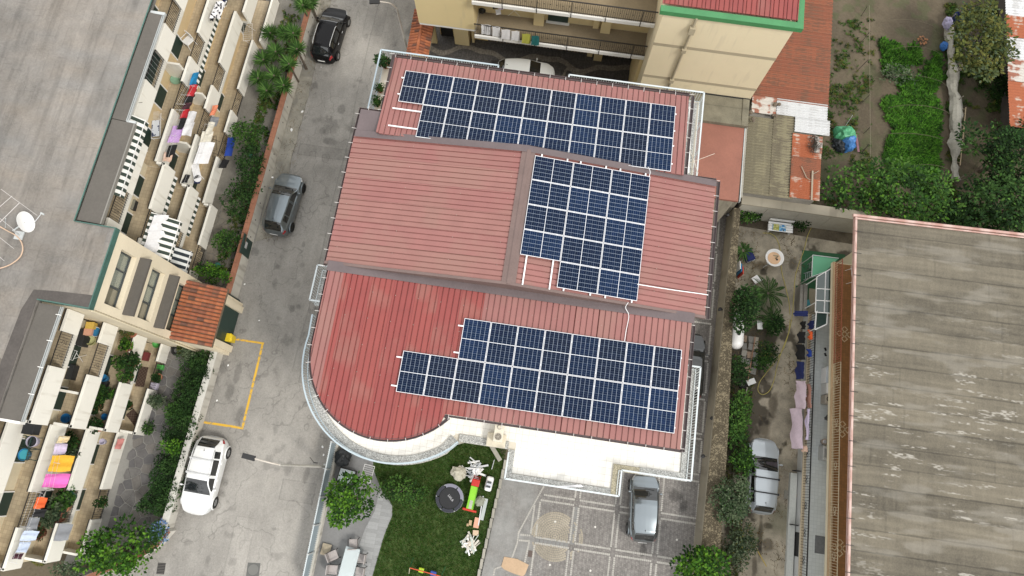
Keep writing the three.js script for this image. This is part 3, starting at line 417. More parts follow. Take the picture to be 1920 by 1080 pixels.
{ // north array: 11 and 10 panels, length runs down the slope
  const x0 = -7.63, z0 = -17.37, s = Math.atan(0.1107), cz = Math.cos(s);
  for (let r = 0; r < 2; r++) for (let i = r; i < 11; i++) { const x = x0 + (i + 0.5) * PWD, z = z0 + (r + 0.5) * PLN * cz; setPanel(onPlane(planeN, x, z, 0.13), V(1, 0, 0), V(0, Math.sin(s), cz).normalize(), r ? 'solar panel in the row nearer the middle roof on the roof beside the yellow building' : 'solar panel in the eave-side row on the roof beside the yellow building', r ? 'north array, ridge row' : 'north array, eave row', Math.floor(rp() * 4)); }
  for (const [rz, xa, xb] of [[0.4, -7.75, 5.12], [1.32, -7.75, 5.12], [2.12, -7.72, 5.12], [3.06, -7.72, 5.12]]) { const z = z0 + rz * cz; solo('mounting_rail', [sbar(onPlane(planeN, xa - (rz > 2 ? 0.1 : 0), z, 0.07), onPlane(planeN, xb, z, 0.07), 0.05, 0.06)], M.rail, 'white aluminium mounting rail under the solar panels beside the yellow building', 'mounting rail', 'mounting rails, north array'); }
}
{ // middle array: columns of 4, 5, 5 panels, length runs east down the slope
  const s = Math.atan(0.1065), cx = Math.cos(s), x0 = -1.0, z0 = -13.57;
  for (let c = 0; c < 3; c++) for (let i = 0; i < (c ? 5 : 4); i++) { const x = x0 + (c + 0.5) * PLN * cx, z = z0 + (i + 0.5) * PWD; setPanel(V(x, planeM(x) + 0.13, z), V(0, 0, 1), V(-cx, Math.sin(s), 0).normalize(), ['solar panel in the short column of four along the ridge of the middle roof', 'solar panel in the centre column of five on the middle roof', 'solar panel in the outer column of five on the middle roof away from the ridge'][c], 'middle array, column ' + ['one', 'two', 'three'][c], Math.floor(rp() * 4)); }
  for (const [d, c] of [[0.3, 0], [1.45, 0], [2.05, 1], [3.2, 1], [3.85, 2], [5.0, 2]]) { const x = x0 + d * cx; solo('mounting_rail', [sbar(V(x, planeM(x) + 0.07, z0 - 0.12), V(x, planeM(x) + 0.07, c ? z0 + 5.86 : z0 + 5.9), 0.06, 0.06)], M.rail, 'white aluminium mounting rail under the solar panels of the middle roof', 'mounting rail', 'mounting rails, middle array'); }
}
{ // south array: 8 and 10 panels
  const x0 = -5.24, z0 = -6.04, s = Math.atan(0.016), cz = Math.cos(s);
  for (let r = 0; r < 2; r++) for (let i = r ? 0 : 2; i < 10; i++) { const x = x0 + (i + 0.5) * PWD, z = z0 + (r + 0.5) * PLN * cz; setPanel(onPlane(planeS, x, z, 0.12), V(1, 0, 0), V(0, -Math.sin(s), cz).normalize(), r ? 'solar panel in the row of ten beside the white terrace' : 'solar panel in the row of eight on the roof with the rounded end', r ? 'south array, terrace row' : 'south array, upper row', Math.floor(rp() * 4)); }
  for (const [rz, xa] of [[0.35, x0 + 2 * PWD - 0.22], [1.5, x0 + 2 * PWD - 0.22], [1.742 + 0.3, x0 - 0.24], [1.742 + 1.5, x0 - 0.24]]) { const z = z0 + rz; solo('mounting_rail', [sbar(onPlane(planeS, xa, z, 0.07), onPlane(planeS, x0 + 10 * PWD + 0.02, z, 0.07), 0.055, 0.06)], M.rail, 'white aluminium mounting rail under the solar panels beside the white terrace', 'mounting rail', 'mounting rails, south array'); }
}
// ================================================================ long apartment block on the west side of the street
const LB0 = V(-21.68, 0, -13.67), LBT = -0.024;
const LB = (lx, y, lz) => V(LB0.x + lx * Math.cos(LBT) + lz * Math.sin(LBT), y, LB0.z - lx * Math.sin(LBT) + lz * Math.cos(LBT));
M.plasterWhite = tmat(tex(256, 256, 6, 6, (x, y) => { const a = fbm(x * 1.33, y * 1.33, 120, 4, 8), b = vn(x * 20, y * 20, 121, 120), s = sm(0.6, 0.85, fbm(x * 5.33, y * 0.67, 122, 3, 32)); const k = 0.78 + 0.05 * (a - 0.5) + 0.02 * (b - 0.5); return mix3([k, k * 0.975, k * 0.89], [0.5, 0.46, 0.38], s * 0.4); }), 0.85);
M.plasterCream = tmat(mottle([0.62, 0.55, 0.4], 0.06, 123, 5), 0.85); M.plasterBuff = tmat(mottle([0.6, 0.47, 0.28], 0.07, 124, 5), 0.85);
M.balcTile = tmat(tex(320, 320, 3.2, 3.2, (x, y) => { const i = Math.floor(x / 0.2), j = Math.floor(y / 0.2), fx = x - i * 0.2, fy = y - j * 0.2; const d = sm(0.45, 0.7, fbm(x * 2.5, y * 2.5, 125, 4, 8)); if (fx < 0.012 || fy < 0.012) return [0.26, 0.205, 0.14]; const k = 0.9 + 0.2 * hash(i, j, 126); return mix3([0.42 * k, 0.345 * k, 0.235 * k], [0.31, 0.25, 0.17], d * 0.5); }), 0.7);
M.slabEdge = tmat(mottle([0.62, 0.6, 0.54], 0.08, 127, 4), 0.85);
const wRoofTex = wtex(448, 832, -40, -30, 20, 37, (x, z) => { const lx = x + 0.024 * z; const r = Math.floor(lx / 0.5), fr = lx / 0.5 - r; let k = 0.19 + 0.045 * (fbm(x * 0.25, z * 0.25, 128, 4) - 0.5) * 2 + 0.05 * (fbm(x * 1.8, z * 1.8, 129, 3) - 0.5) + 0.05 * (vn(x * 22, z * 22, 130) - 0.5) + 0.022 * (hash(r, 3, 131) - 0.5); const warm = fbm(x * 0.5 + 5, z * 1.2, 132, 3); const seam = fr < 0.05 ? 0.88 : 1; const lap = Math.abs(((z + 3 * hash(r, 7, 133)) / 3.1) % 1) < 0.012 ? 0.86 : 1; const st = sm(0.5, 0.78, fbm(x * 3.2, z * 0.35, 134, 3)) * 0.2 + sm(0.52, 0.7, fbm(x * 0.5 + 2, z * 0.5, 135, 4)) * 0.12; k *= seam * lap * (1 - st); return [k * (1.07 + 0.1 * (warm - 0.5)), k * 0.975, k * (0.87 - 0.1 * (warm - 0.5))]; });
M.wRoof = tmat(wRoofTex, 0.85);
M.tar = tmat(mottle([0.075, 0.066, 0.06], 0.35, 135, 2), 0.9); M.canopyFelt = tmat(mottle([0.098, 0.089, 0.078], 0.18, 136, 3), 0.9); M.greenTrim = tmat(mottle([0.05, 0.12, 0.1], 0.3, 137, 2), 0.5); M.zinc = tmat(mottle([0.42, 0.44, 0.44], 0.2, 138, 2), 0.45);
M.stripeG = tmat(tex(256, 16, 0.36, 1, x => x < 0.18 ? [0.74, 0.73, 0.7] : [0.03, 0.045, 0.035]), 0.85); M.stripeN = tmat(tex(256, 16, 0.36, 1, x => x < 0.17 ? [0.66, 0.68, 0.68] : [0.02, 0.028, 0.035]), 0.85);
M.creamWall = tmat(mottle([0.7, 0.62, 0.47], 0.05, 139, 5), 0.8);
const block = thing('apartment_block', 'long white apartment block with stacked balconies and a flat grey roof', 'building', LB0, LBT);
const bp = (n, g, m, p = block, k) => part(n, g, m, p, k);
const LV = [10.27, 7.18, 4.09, 1.0];
const runs = [{ a: -15.5, b: -11.75, x: 0.5, seg: [['w', -15.5, -11.75]], in: -1.35, lv: [1, 2, 3] }, { a: -11.75, b: 0.14, x: 0, in: -1.35, lv: [0, 1, 2, 3], seg: [['w', -11.75, -8.01], ['r', -8.01, -6.45], ['w', -6.45, -4.83], ['r', -4.83, -3.08], ['w', -3.08, 0.14]] }, { a: 0.14, b: 5.45, x: 0.5, in: -1.0, lv: [0, 1, 2, 3], seg: [['w', 0.14, 2.88], ['r', 2.88, 4.54], ['w', 4.54, 5.45]] }, { a: 9.27, b: 14.7, x: 0.1, in: -1.4, lv: [0, 1, 2, 3], seg: [['w', 9.27, 10.35], ['r', 10.35, 12.0], ['w', 12.0, 14.7]] }, { a: 14.7, b: 21.6, x: -0.88, in: -2.35, lv: [0, 1, 2, 3], seg: [['w', 14.7, 17.97], ['r', 17.97, 19.63], ['w', 19.63, 21.6]] }];
function ironRail(x, z0, z1, y, h, parent = block) {
  const r = bp('railing', [box(x - 0.035, x + 0.005, y + h - 0.03, y + h, z0, z1)], M.iron, parent);
  bp('lower_rail', [box(x - 0.025, x - 0.005, y + 0.08, y + 0.1, z0, z1)], M.iron, r);
  const b = []; const n = Math.round((z1 - z0) / 0.125); for (let i = 0; i <= n; i++) { const z = z0 + 0.01 + (z1 - z0 - 0.02) * i / n; b.push(box(x - 0.022, x - 0.006, y, y + h - 0.03, z - 0.008, z + 0.008)); } for (const t of [0.3, 0.7]) { const z = z0 + (z1 - z0) * t; b.push(new THREE.TorusGeometry(0.09, 0.009, 4, 12).rotateY(Math.PI / 2).translate(x - 0.014, y + h * 0.6, z), new THREE.TorusGeometry(0.06, 0.009, 4, 10).rotateY(Math.PI / 2).translate(x - 0.014, y + h * 0.38, z)); }
  const bb = bp('balusters', b, M.iron, r); bb.userData.kind = 'stuff';
}
for (const R of runs) for (const l of R.lv) {
  const top = LV[l], fy = top - 1.0;
  if (l < 3) { bp('balcony_slab', [box(R.in - 0.02, R.x, fy - 0.22, fy - 0.006, R.a + 0.003, R.b - 0.003)], M.slabEdge); bp('balcony_floor', [box(R.in, R.x - 0.145, fy - 0.004, fy + 0.004, R.a + 0.01, R.b - 0.01)], M.balcTile); }
  else bp('terrace_floor', [box(R.in, R.x - 0.145, -0.02, 0.03, R.a + 0.01, R.b - 0.01)], M.balcTile);
  for (const [k, a, b] of R.seg) {
    if (k === 'w') { bp('parapet', [rbox(R.x - 0.07 + 0.002, (top + fy - 0.2) / 2, (a + b) / 2, 0.145, top - fy + 0.2, b - a - 0.004, 0.015, 1)], M.plasterWhite); bp('handrail', [box(R.x - 0.19, R.x - 0.15, top - 0.03, top + 0.012, a, b)], M.iron); }
    else { ironRail(R.x - 0.03, a, b, fy, 1.0); }
  }
}
// end walls where the front steps
for (const l of [0, 1, 2, 3]) { const t = LV[l], f = t - 1.2; bp('parapet', [box(0.003, 0.498, f, t, 0.15, 0.28)], M.plasterWhite); bp('parapet', [box(-0.87, 0.09, f, t, 14.56, 14.69)], M.plasterWhite); bp('parapet', [box(-2.3, -0.89, f, t, 21.5, 21.62)], M.plasterWhite); }
for (const [l, z] of [[1, -5.55], [2, -5.5], [0, -10.2], [1, 13.0], [2, -2.2]]) bp('partition', [box(-1.34, -0.16, LV[l] - 0.99, LV[l] + 0.55, z - 0.06, z + 0.06)], M.plasterWhite);
// inner facade, split per run
for (const R of runs) { bp('facade_wall', [box(R.in - 0.3, R.in, 0, 11.7, R.a, R.b)], R.a < 0 ? M.plasterBuff : M.plasterCream); }
bp('body', [box(-24, -2.7, 0, 11.6, -15.5, 22)], M.plasterCream);
// shutters and doors on the inner facade
M.shutter = tmat(tex(16, 256, 1, 0.6, (x, y) => (y % 0.06) < 0.012 ? [0.004, 0.012, 0.01] : [0.012, 0.034, 0.028]), 0.5);
for (const R of runs) for (const l of R.lv) for (const z of [-13.2, -7.2, -3.95, -1.3, 3.7, 1.5, 11.2, 13.4, 18.8, 16.2]) if (z > R.a + 0.5 && z < R.b - 0.5) { const fy = LV[l] - 1.0 + (l === 3 ? 0.03 : 0); const d = bp('shutter_door', [box(R.in, R.in + 0.05, fy + 0.01, fy + 2.15, z - 0.55, z + 0.55)], M.shutter); bp('door_frame', [box(R.in, R.in + 0.07, fy + 0.005, fy + 2.2, z - 0.62, z - 0.56), box(R.in, R.in + 0.07, fy + 0.005, fy + 2.2, z + 0.56, z + 0.62)], M.whitePaint, d); }
// roof: main deck, green edge trim, felt canopies with gutters
const roofOut = [[-25, -15.5], [0.15, -15.5], [0.15, 5.46], [2.12, 5.46], [2.12, 9.3], [-0.28, 9.3], [-0.28, 22], [-25, 22]];
bp('roof_deck', [prism(roofOut, 11.72, 12.04)], M.wRoof);
{ // texture of the deck is laid in world metres: shift the local uv
  const g = block.children.at(-1).geometry, p = g.attributes.position, uv = g.attributes.uv; for (let i = 0; i < p.count; i++) { const w = LB(p.getX(i), 0, p.getZ(i)); if (Math.abs(g.attributes.normal.getY(i)) > 0.5) uv.setXY(i, w.x, -w.z); } }
bp('edge_trim', [ribbon([[0.15, -15.5], [0.15, 5.46]], -0.05, 11.9, 12.07)], M.greenTrim); bp('edge_trim', [ribbon([[0.2, 5.43], [2.15, 5.43], [2.15, 9.33], [-0.3, 9.33]], -0.05, 11.72, 12.08)], M.greenTrim);
bp('tar_strip', [prism([[2.1, 8.7], [2.1, 9.28], [-0.3, 9.28], [-0.3, 14.2], [-0.6, 20.5], [-1.6, 20.4], [-0.95, 14.2], [-0.85, 9.9], [-0.6, 8.9], [0.4, 8.8]], 12.043, 12.056)], M.tar);
bp('tar_strip', [prism([[-0.7, 12.3], [-1.2, 12.0], [-2.4, 12.1], [-3.4, 12.9], [-4.4, 12.6], [-4.4, 13.6], [-3.0, 14.0], [-0.9, 13.9]], 12.043, 12.052)], tmat(mottle([0.12, 0.105, 0.09], 0.35, 140, 2), 0.9));
function canopy(x0, x1, z0, z1, y, gut = true) { bp('felt_canopy', [flat(quads([[V(x0, y, z0), V(x1, y - 0.12, z0)], [V(x0, y, z1), V(x1, y - 0.12, z1)]])), box(x0, x1 - 0.01, y - 0.32, y - 0.14, z0 + 0.01, z1 - 0.01)], M.canopyFelt); if (gut) bp('gutter', [box(x1, x1 + 0.09, y - 0.22, y - 0.2, z0, z1), box(x1 + 0.08, x1 + 0.1, y - 0.22, y - 0.1, z0, z1), box(x1 - 0.005, x1 + 0.012, y - 0.22, y - 0.1, z0, z1)], M.zinc); }
canopy(0.21, 0.84, -5.85, 0.1, 12.04); canopy(0.21, 1.22, 0.14, 5.35, 12.02, false); canopy(-0.22, 0.72, 9.42, 14.6, 11.96);
bp('gutter_end', [box(0.2, 0.95, 11.8, 11.96, -6.02, -5.87), box(0.85, 1.3, 11.78, 11.9, 0.02, 0.13)], M.zinc);
bp('canopy_edge', [box(1.225, 1.29, 11.7, 11.9, 0.14, 5.35)], tmat(mottle([0.2, 0.19, 0.17], 0.2, 141), 0.7)); bp('canopy_end', [box(-0.22, 0.72, 11.55, 11.9, 14.61, 14.72)], M.white);
for (const z of [9.8, 11.0, 12.2, 13.4]) bp('gutter_bracket', [box(0.62, 0.88, 11.85, 11.87, z - 0.015, z + 0.015)], M.white);
// stair tower
bp('tower_wall', [box(-1.2, 1.7, 0, 11.7, 5.47, 9.25), ...[[10.98, 11.7], [7.96, 9.58], [4.92, 6.65], [0, 3.62]].map(([a, b]) => box(1.7, 2.05, a, b, 5.47, 9.25)), ...[[9.58, 10.98], [6.65, 7.96], [3.62, 4.92]].flatMap(([a, b]) => [box(1.7, 2.05, a, b, 5.47, 6.15), box(1.7, 2.05, a, b, 8.82, 9.25)])], M.creamWall);
M.stairGlass = new THREE.MeshPhysicalMaterial({ color: C(0.16, 0.15, 0.11), roughness: 0.08, clearcoat: 1, side: THREE.DoubleSide }); M.frameGrey = mat([0.045, 0.055, 0.06], 0.5); M.stairWall = tmat(mottle([0.3, 0.27, 0.2], 0.12, 142), 0.9); M.stairStone = tmat(mottle([0.16, 0.12, 0.08], 0.15, 143), 0.7);
M.pane = new THREE.MeshPhysicalMaterial({ color: C(0.82, 0.86, 0.84), roughness: 0.02, transmission: 0.9, thickness: 0, side: THREE.DoubleSide });
for (const [a, b] of [[9.58, 10.98], [6.65, 7.96], [3.62, 4.92]]) {
  const w = bp('window', [box(1.68, 1.78, b - 0.07, b, 6.16, 8.81), box(1.68, 1.78, a, a + 0.09, 6.16, 8.81), box(1.68, 1.78, a, b, 6.16, 6.23), box(1.68, 1.78, a, b, 8.74, 8.81), box(1.68, 1.78, a, b, 7.0, 7.06), box(1.68, 1.78, a, b, 7.86, 7.95)], M.frameGrey);
  for (const [p, q] of [[6.23, 7.0], [7.06, 7.86], [7.95, 8.74]]) bp('pane', [box(1.715, 1.721, a + 0.09, b - 0.07, p, q)], p > 7.9 ? M.stairGlass : M.pane, w);
  bp('stairwell', [box(1.702, 1.706, a, b, 6.16, 8.81)], M.stairWall, w);
}
for (const y of [9.32, 6.22]) bp('eyebrow_canopy', [box(2.05, 2.6, y - 0.14, y, 6.05, 8.98), box(2.05, 2.58, y, y + 0.012, 6.07, 8.96)], y ? M.canopyFelt : M.zinc);
bp('downpipe', [bar(V(2.0, 0.1, 9.33), V(2.0, 11.6, 9.33), 0.05, 8), bar(V(1.8, 0.1, 9.31), V(1.8, 11.5, 9.31), 0.035, 8)], M.plasterCream);
// entrance porch with barrel tiles
M.clay = [[0.34, 0.115, 0.05], [0.3, 0.098, 0.042], [0.27, 0.09, 0.045], [0.2, 0.075, 0.042], [0.13, 0.06, 0.04]].map((c, i) => tmat(mottle(c, 0.3, 145 + i, 1.5), 0.85));
bp('porch_wall', [box(2.05, 3.75, 0, 3.55, 5.9, 6.1), box(2.05, 3.75, 0, 3.55, 9.0, 9.2), box(3.55, 3.75, 2.6, 3.55, 6.11, 8.99), box(3.5, 3.85, 0, 2.6, 6.11, 6.5), box(3.5, 3.85, 0, 2.6, 8.6, 8.99)], M.creamWall);
bp('porch_gate', [box(3.62, 3.68, 0.05, 2.4, 6.52, 8.58)], M.darkGreen);
bp('porch_deck', [flat(quads([[V(1.95, 4.2, 5.78), V(4.2, 3.62, 5.78)], [V(1.95, 4.2, 9.26), V(4.2, 3.62, 9.26)]])), box(4.15, 4.22, 3.46, 3.6, 5.8, 9.24), box(2, 4.15, 3.45, 3.56, 5.85, 9.2)], M.stairStone);
function barrel(r0, r1, L, seg = 6) { const a = [], b = []; for (let i = 0; i <= seg; i++) { const t = Math.PI * i / seg; a.push(V(0, Math.sin(t) * r0, Math.cos(t) * r0)); b.push(V(L, Math.sin(t) * r1 - 0.0, Math.cos(t) * r1)); } return quads([a, b]); }
const tileG = barrel(0.085, 0.1, 0.4);
function tileRoof(parent, ox, oy, oz, nx, nz, dx, dz, slope, seed, turn = 0, pn = 'roof_tile') { // rows go down local +x
  const r = rng(seed); const q = new THREE.Quaternion().setFromAxisAngle(V(0, 1, 0), turn).multiply(new THREE.Quaternion().setFromAxisAngle(V(0, 0, 1), -slope));
  for (let j = 0; j < nz; j++) for (let i = 0; i < nx; i++) { const m = new THREE.Mesh(tileShared, M.clay[Math.min(4, Math.floor(r() * 3.2 + (r() < 0.14 ? 2 : 0)))]); m.name = pn; m.castShadow = m.receiveShadow = true; const l = V(i * dx, 0.012 * (i % 2) + 0.006 * r(), j * dz + (r() - 0.5) * 0.012); l.applyQuaternion(q); m.position.set(ox, oy, oz).add(l); m.quaternion.copy(q); m.rotateX((r() - 0.5) * 0.05); parent.add(m); }
}
const tileShared = boxUV(prep(tileG.clone()));
tileRoof(block, 1.97, 4.22, 5.9, 6, 16, 0.385, 0.215, 0.252, 150);
// awnings
function awning(x0, y0, x1, y1, z0, z1, m, drop = 0.2, name = 'awning') { const n = 10, scal = []; const A = quads([[V(x0, y0, z0), V(x0, y0, z1)], [V(x1, y1, z0), V(x1, y1, z1)]]), B = quads([[V(x1, y1, z0), V(x1, y1, z1)], [V(x1 + 0.02, y1 - drop, z0), V(x1 + 0.02, y1 - drop, z1)]]); for (const g of [A, B]) { const p = g.attributes.position, uv = []; for (let i = 0; i < p.count; i++) uv.push(p.getZ(i), p.getX(i)); g.setAttribute('uv', new THREE.Float32BufferAttribute(uv, 2)); } const a = bp(name, [A, B], m, block, true); bp('awning_bar', [bar(V(x1, y1 + 0.02, z0), V(x1, y1 + 0.02, z1), 0.025)], M.whitePaint, a); return a; }
awning(0.35, 11.35, 1.0, 10.75, -0.6, 3.55, M.stripeG, 0.3); awning(0.52, 7.05, 1.75, 6.2, 3.0, 5.42, M.stripeG, 0.22); awning(0.52, 3.9, 1.3, 3.25, 3.9, 5.5, M.stripeN, 0.22);
for (const [l, a, b, x] of [[1, -10.6, -4.6, 0], [1, 0.4, 2.8, 0.5], [2, 0.4, 2.9, 0.5]]) { const g = quads([[V(x + 0.02, LV[l] - 1.2, a), V(x + 0.02, LV[l] - 1.2, b)], [V(x + 0.06, LV[l] - 1.5, a), V(x + 0.06, LV[l] - 1.5, b)]]), p = g.attributes.position, uv = []; for (let i = 0; i < p.count; i++) uv.push(p.getZ(i), 0); g.setAttribute('uv', new THREE.Float32BufferAttribute(uv, 2)); bp('awning_valance', [g], M.stripeG, block, true); }
// dark screen inside the top gallery opening
bp('roller_screen', [box(-0.3, -0.26, 9.3, 11.5, -4.9, -3.0)], M.darkGreen);
for (let i = 0; i < 7; i++) bp('screen_wire', [bar(V(-0.02, 9.3, -4.7 + i * 0.25), V(-0.02, 11.4, -4.7 + i * 0.25), 0.008, 4)], M.alu);
bp('lamp_arm', [bar(V(0.05, 10.3, -1.7), V(0.3, 10.4, -1.7), 0.012, 4)], M.iron);
// garden wall along the street: pale face, terracotta coping; further south a plain white wall
M.terracotta = tmat(mottle([0.26, 0.115, 0.07], 0.3, 151, 2), 0.9);
M.gWall = tmat(tex(256, 64, 8, 2, (x, y) => { const s = sm(0.45, 0.8, fbm(x * 4, y * 0.5, 152, 3, 32)), k = 0.5 + 0.14 * (fbm(x, y, 153, 4, 8) - 0.5); return mix3([k, k * 0.96, k * 0.86], [0.2, 0.18, 0.15], s * 0.55); }), 0.9);
{ const w = thing('garden_wall', 'low pale wall with terracotta coping between the gardens and the street', 'wall', V(-18.2, 0, -20), -0.024);
  part('wall_face', [box(-0.28, 0.0, 0, 1.15, -13, 12.1)], M.gWall, w); for (let i = 0; i < 38; i++) part('coping_tile', [rbox(-0.17, 1.185, -12.7 + i * 0.66, 0.36, 0.06, 0.652, 0.015, 1)], M.terracotta, w);
  for (let i = 0; i < 16; i++) part('weep_hole', [box(0.0, 0.006, 0.55, 0.68, -8 + i * 1.15, -7.93 + i * 1.15)], M.black, w);
  const w2 = thing('garden_wall', 'low white wall beside the hedge along the yellow parking bay', 'wall', V(-18.5, 0, -4.4), -0.03); part('wall_face', [box(-0.3, 0, 0, 0.95, -0.4, 10.2)], M.gWall, w2); part('coping', [box(-0.34, 0.05, 0.95, 1.02, -0.4, 10.2)], tmat(mottle([0.55, 0.54, 0.5], 0.12, 154, 2), 0.85), w2);
  const curve = [[-18.85, 5.8], [-19.3, 6.6], [-20.1, 7.3], [-21.6, 8.2], [-23.5, 9.4], [-26, 11]]; const w3 = thing('garden_wall', 'curved low wall under the big bush at the street corner', 'wall', V(-18.85, 0, 5.8)); part('wall_face', [ribbon(curve.map(([x, z]) => [x + 18.85, z - 5.8]), 0.26, 0, 0.8)], M.gWall, w3); part('coping', [ribbon(curve.map(([x, z]) => [x + 18.85 + 0.02, z - 5.8 + 0.02]), 0.3, 0.802, 0.86)], M.terracotta, w3);
  const g = thing('garden_gate', 'dark green metal gate in the garden wall', 'gate', V(-18.35, 0, -7.75), 0); part('gate_leaf', [box(-0.05, 0.0, 0.1, 1.9, 0, 1.5)], M.darkGreen, g); part('gate_post', [box(-0.12, 0.04, 0, 2.0, -0.12, 0)], M.darkGreen, g); part('gate_post', [box(-0.12, 0.04, 0, 2.0, 1.5, 1.62)], M.darkGreen, g);
  const gp2 = at(462, 440, 1); const g2 = thing('garden_gate', 'dark green metal gate behind the tail of the grey car', 'gate', V(-18.4, 0, -11.8), 0); part('gate_leaf', [box(-0.06, 0.0, 0.1, 1.5, 0, 1.25)], M.darkGreen, g2); part('letter_plate', [box(0.0, 0.01, 0.8, 1.1, 0.4, 0.8)], M.alu, g2);
}
// ================================================================ yellow apartment building to the north
M.yellowWall = tmat(tex(256, 256, 6, 6, (x, y) => { const a = fbm(x * 1.33, y * 1.33, 160, 4, 8), s = sm(0.62, 0.85, fbm(x * 5.33, y * 0.67, 161, 3, 32)), k = 1 + 0.06 * (a - 0.5); return mix3([0.64 * k, 0.52 * k, 0.285 * k], [0.5, 0.42, 0.27], s * 0.35); }), 0.85);
M.yellowPale = tmat(tex(256, 256, 6, 6, (x, y) => { const a = fbm(x * 1.33, y * 1.33, 162, 4, 8), s = sm(0.6, 0.85, fbm(x * 5.33, y * 0.67, 163, 3, 32)), k = 1 + 0.06 * (a - 0.5); return mix3([0.67 * k, 0.58 * k, 0.4 * k], [0.52, 0.45, 0.32], s * 0.35); }), 0.85);
M.yellowDeep = tmat(mottle([0.62, 0.44, 0.16], 0.07), 0.85); M.course = tmat(mottle([0.36, 0.31, 0.215], 0.1), 0.85); M.greenGutter = tmat(mottle([0.05, 0.2, 0.075], 0.12), 0.5); M.galleryFloor = tmat(mottle([0.23, 0.185, 0.12], 0.16), 0.85);
M.rubble = [[0.1, 0.075, 0.055], [0.075, 0.06, 0.05], [0.125, 0.1, 0.075]].map(c => tmat(mottle(c, 0.3), 0.9));
const yb = thing('yellow_apartment_building', 'pale yellow apartment building with open galleries and a green gutter', 'building', V(0, 0, -24));
const YB = (n, g, m, p = yb) => part(n, [g].flat(3).map(q => q.translate(0, 0, 24)), m, p);
YB('east_wing_wall', [box(4.2, 10.72, 0, 12.15, -40, -23.2)], M.yellowPale);
for (const y of [9.55, 6.45]) YB('string_course', [box(4.19, 10.73, y - 0.12, y + 0.12, -23.21, -23.185)], M.course);
YB('downpipe', [bar(V(5.86, 0, -23.1), V(5.86, 12.2, -23.1), 0.07, 8), box(5.7, 6.0, 11.0, 11.5, -23.2, -22.95), box(5.74, 5.98, 9.3, 9.6, -23.18, -22.98), box(5.74, 5.98, 6.3, 6.6, -23.18, -22.98)], M.course);
YB('green_gutter', [box(4.0, 11.06, 12.15, 12.45, -23.42, -23.08), box(10.76, 11.06, 12.15, 12.44, -40, -23.425)], M.greenGutter);
for (let i = 0; i < 10; i++) { const x = 4.05 + i * 0.67; YB('roof_sheet', ribSheet(x, x + 0.665, x + 0.1, () => -40, () => -23.5, (a, b) => 12.5 - (b + 23.5) * 0.06, false, 0.03), M.roofDeep[i % 2]); }
YB('west_wing_wall', [box(-9.3, -5.92, 6.2, 14, -40, -24.87)], M.yellowWall); YB('west_wing_soffit', [box(-9.28, -5.94, 6.0, 6.19, -39, -24.9)], M.white);
YB('rear_wall', [box(-5.92, 4.2, 6.2, 12.2, -40, -26.15)], M.yellowWall); YB('ground_floor_wall', [box(-9.2, 4.6, 0, 6.1, -40, -28.35)], M.yellowDeep);
for (const y of [9.3, 6.2]) { YB('gallery_slab', [box(-5.9, 4.19, y - 0.25, y - 0.004, -26.16, -24.5)], M.white); YB('gallery_floor', [box(-5.88, 4.18, y - 0.002, y + 0.006, -26.14, -24.6)], M.galleryFloor);
  const r = YB('railing', [box(-5.9, 4.19, y + 0.96, y + 1.0, -24.62, -24.56)], M.iron); YB('lower_rail', [box(-5.9, 4.19, y + 0.08, y + 0.11, -24.6, -24.58)], M.iron, r); const b = []; for (let x = -5.85; x < 4.15; x += 0.115) b.push(box(x - 0.008, x + 0.008, y, y + 0.97, -24.6, -24.582)); for (let x = -5.7; x < 4.1; x += 0.345) b.push(new THREE.OctahedronGeometry(0.035).translate(x, y + 0.5, -24.59)); const bb = YB('balusters', b, M.iron, r); bb.userData.kind = 'stuff';
  for (let x = -4.2; x < 4; x += 1.9) YB('railing_post', [box(x - 0.02, x + 0.02, y - 0.28, y + 1.0, -24.52, -24.48)], M.iron, r); }
YB('column', [box(1.42, 1.98, 6.2, 9.05, -26.14, -25.75)], M.yellowWall); YB('column', [box(0.95, 1.3, 6.2, 9.05, -26.14, -26.0)], M.yellowWall); YB('column', [box(1.45, 2.0, 0, 5.95, -28.34, -27.9)], M.yellowWall); YB('column', [box(0.98, 1.35, 0, 5.95, -28.34, -28.15)], M.yellowWall); YB('column', [box(-2.55, -1.95, 6.2, 9.05, -26.14, -25.7)], M.yellowWall);
YB('column', [box(-8.1, -7.1, 0, 6, -28.34, -27.75)], M.yellowWall); YB('column', [box(-6.95, -6.8, 0, 6, -28.3, -28.05)], M.yellowWall); YB('column', [box(4.0, 4.19, 0, 6, -28, -24.6)], M.yellowWall);
YB('shutter_door', [box(-1.75, -0.55, 6.25, 8.4, -26.15, -26.1)], M.shutter); YB('door_sill', [box(-1.85, -0.45, 6.21, 6.26, -26.14, -25.95)], M.white); YB('doorway', [box(-9.15, -8.3, 0, 2.3, -28.35, -28.3)], M.black); YB('wall_lamp', [box(0.62, 0.78, 7.6, 7.7, -26.14, -26.02)], M.iron);
{ const r = rng(164); for (let i = 0; i < 46; i++) for (let j = 0; j < 4; j++) { const x = -5.8 + i * 0.215 + (j % 2) * 0.1; if (x > 3.9) continue; YB('cladding_stone', [rbox(x, 0.15 + j * 0.3, -28.33, 0.2 * (0.85 + 0.2 * r()), 0.27, 0.06 + 0.05 * r(), 0.03, 1)], M.rubble[Math.floor(r() * 3)]); } }
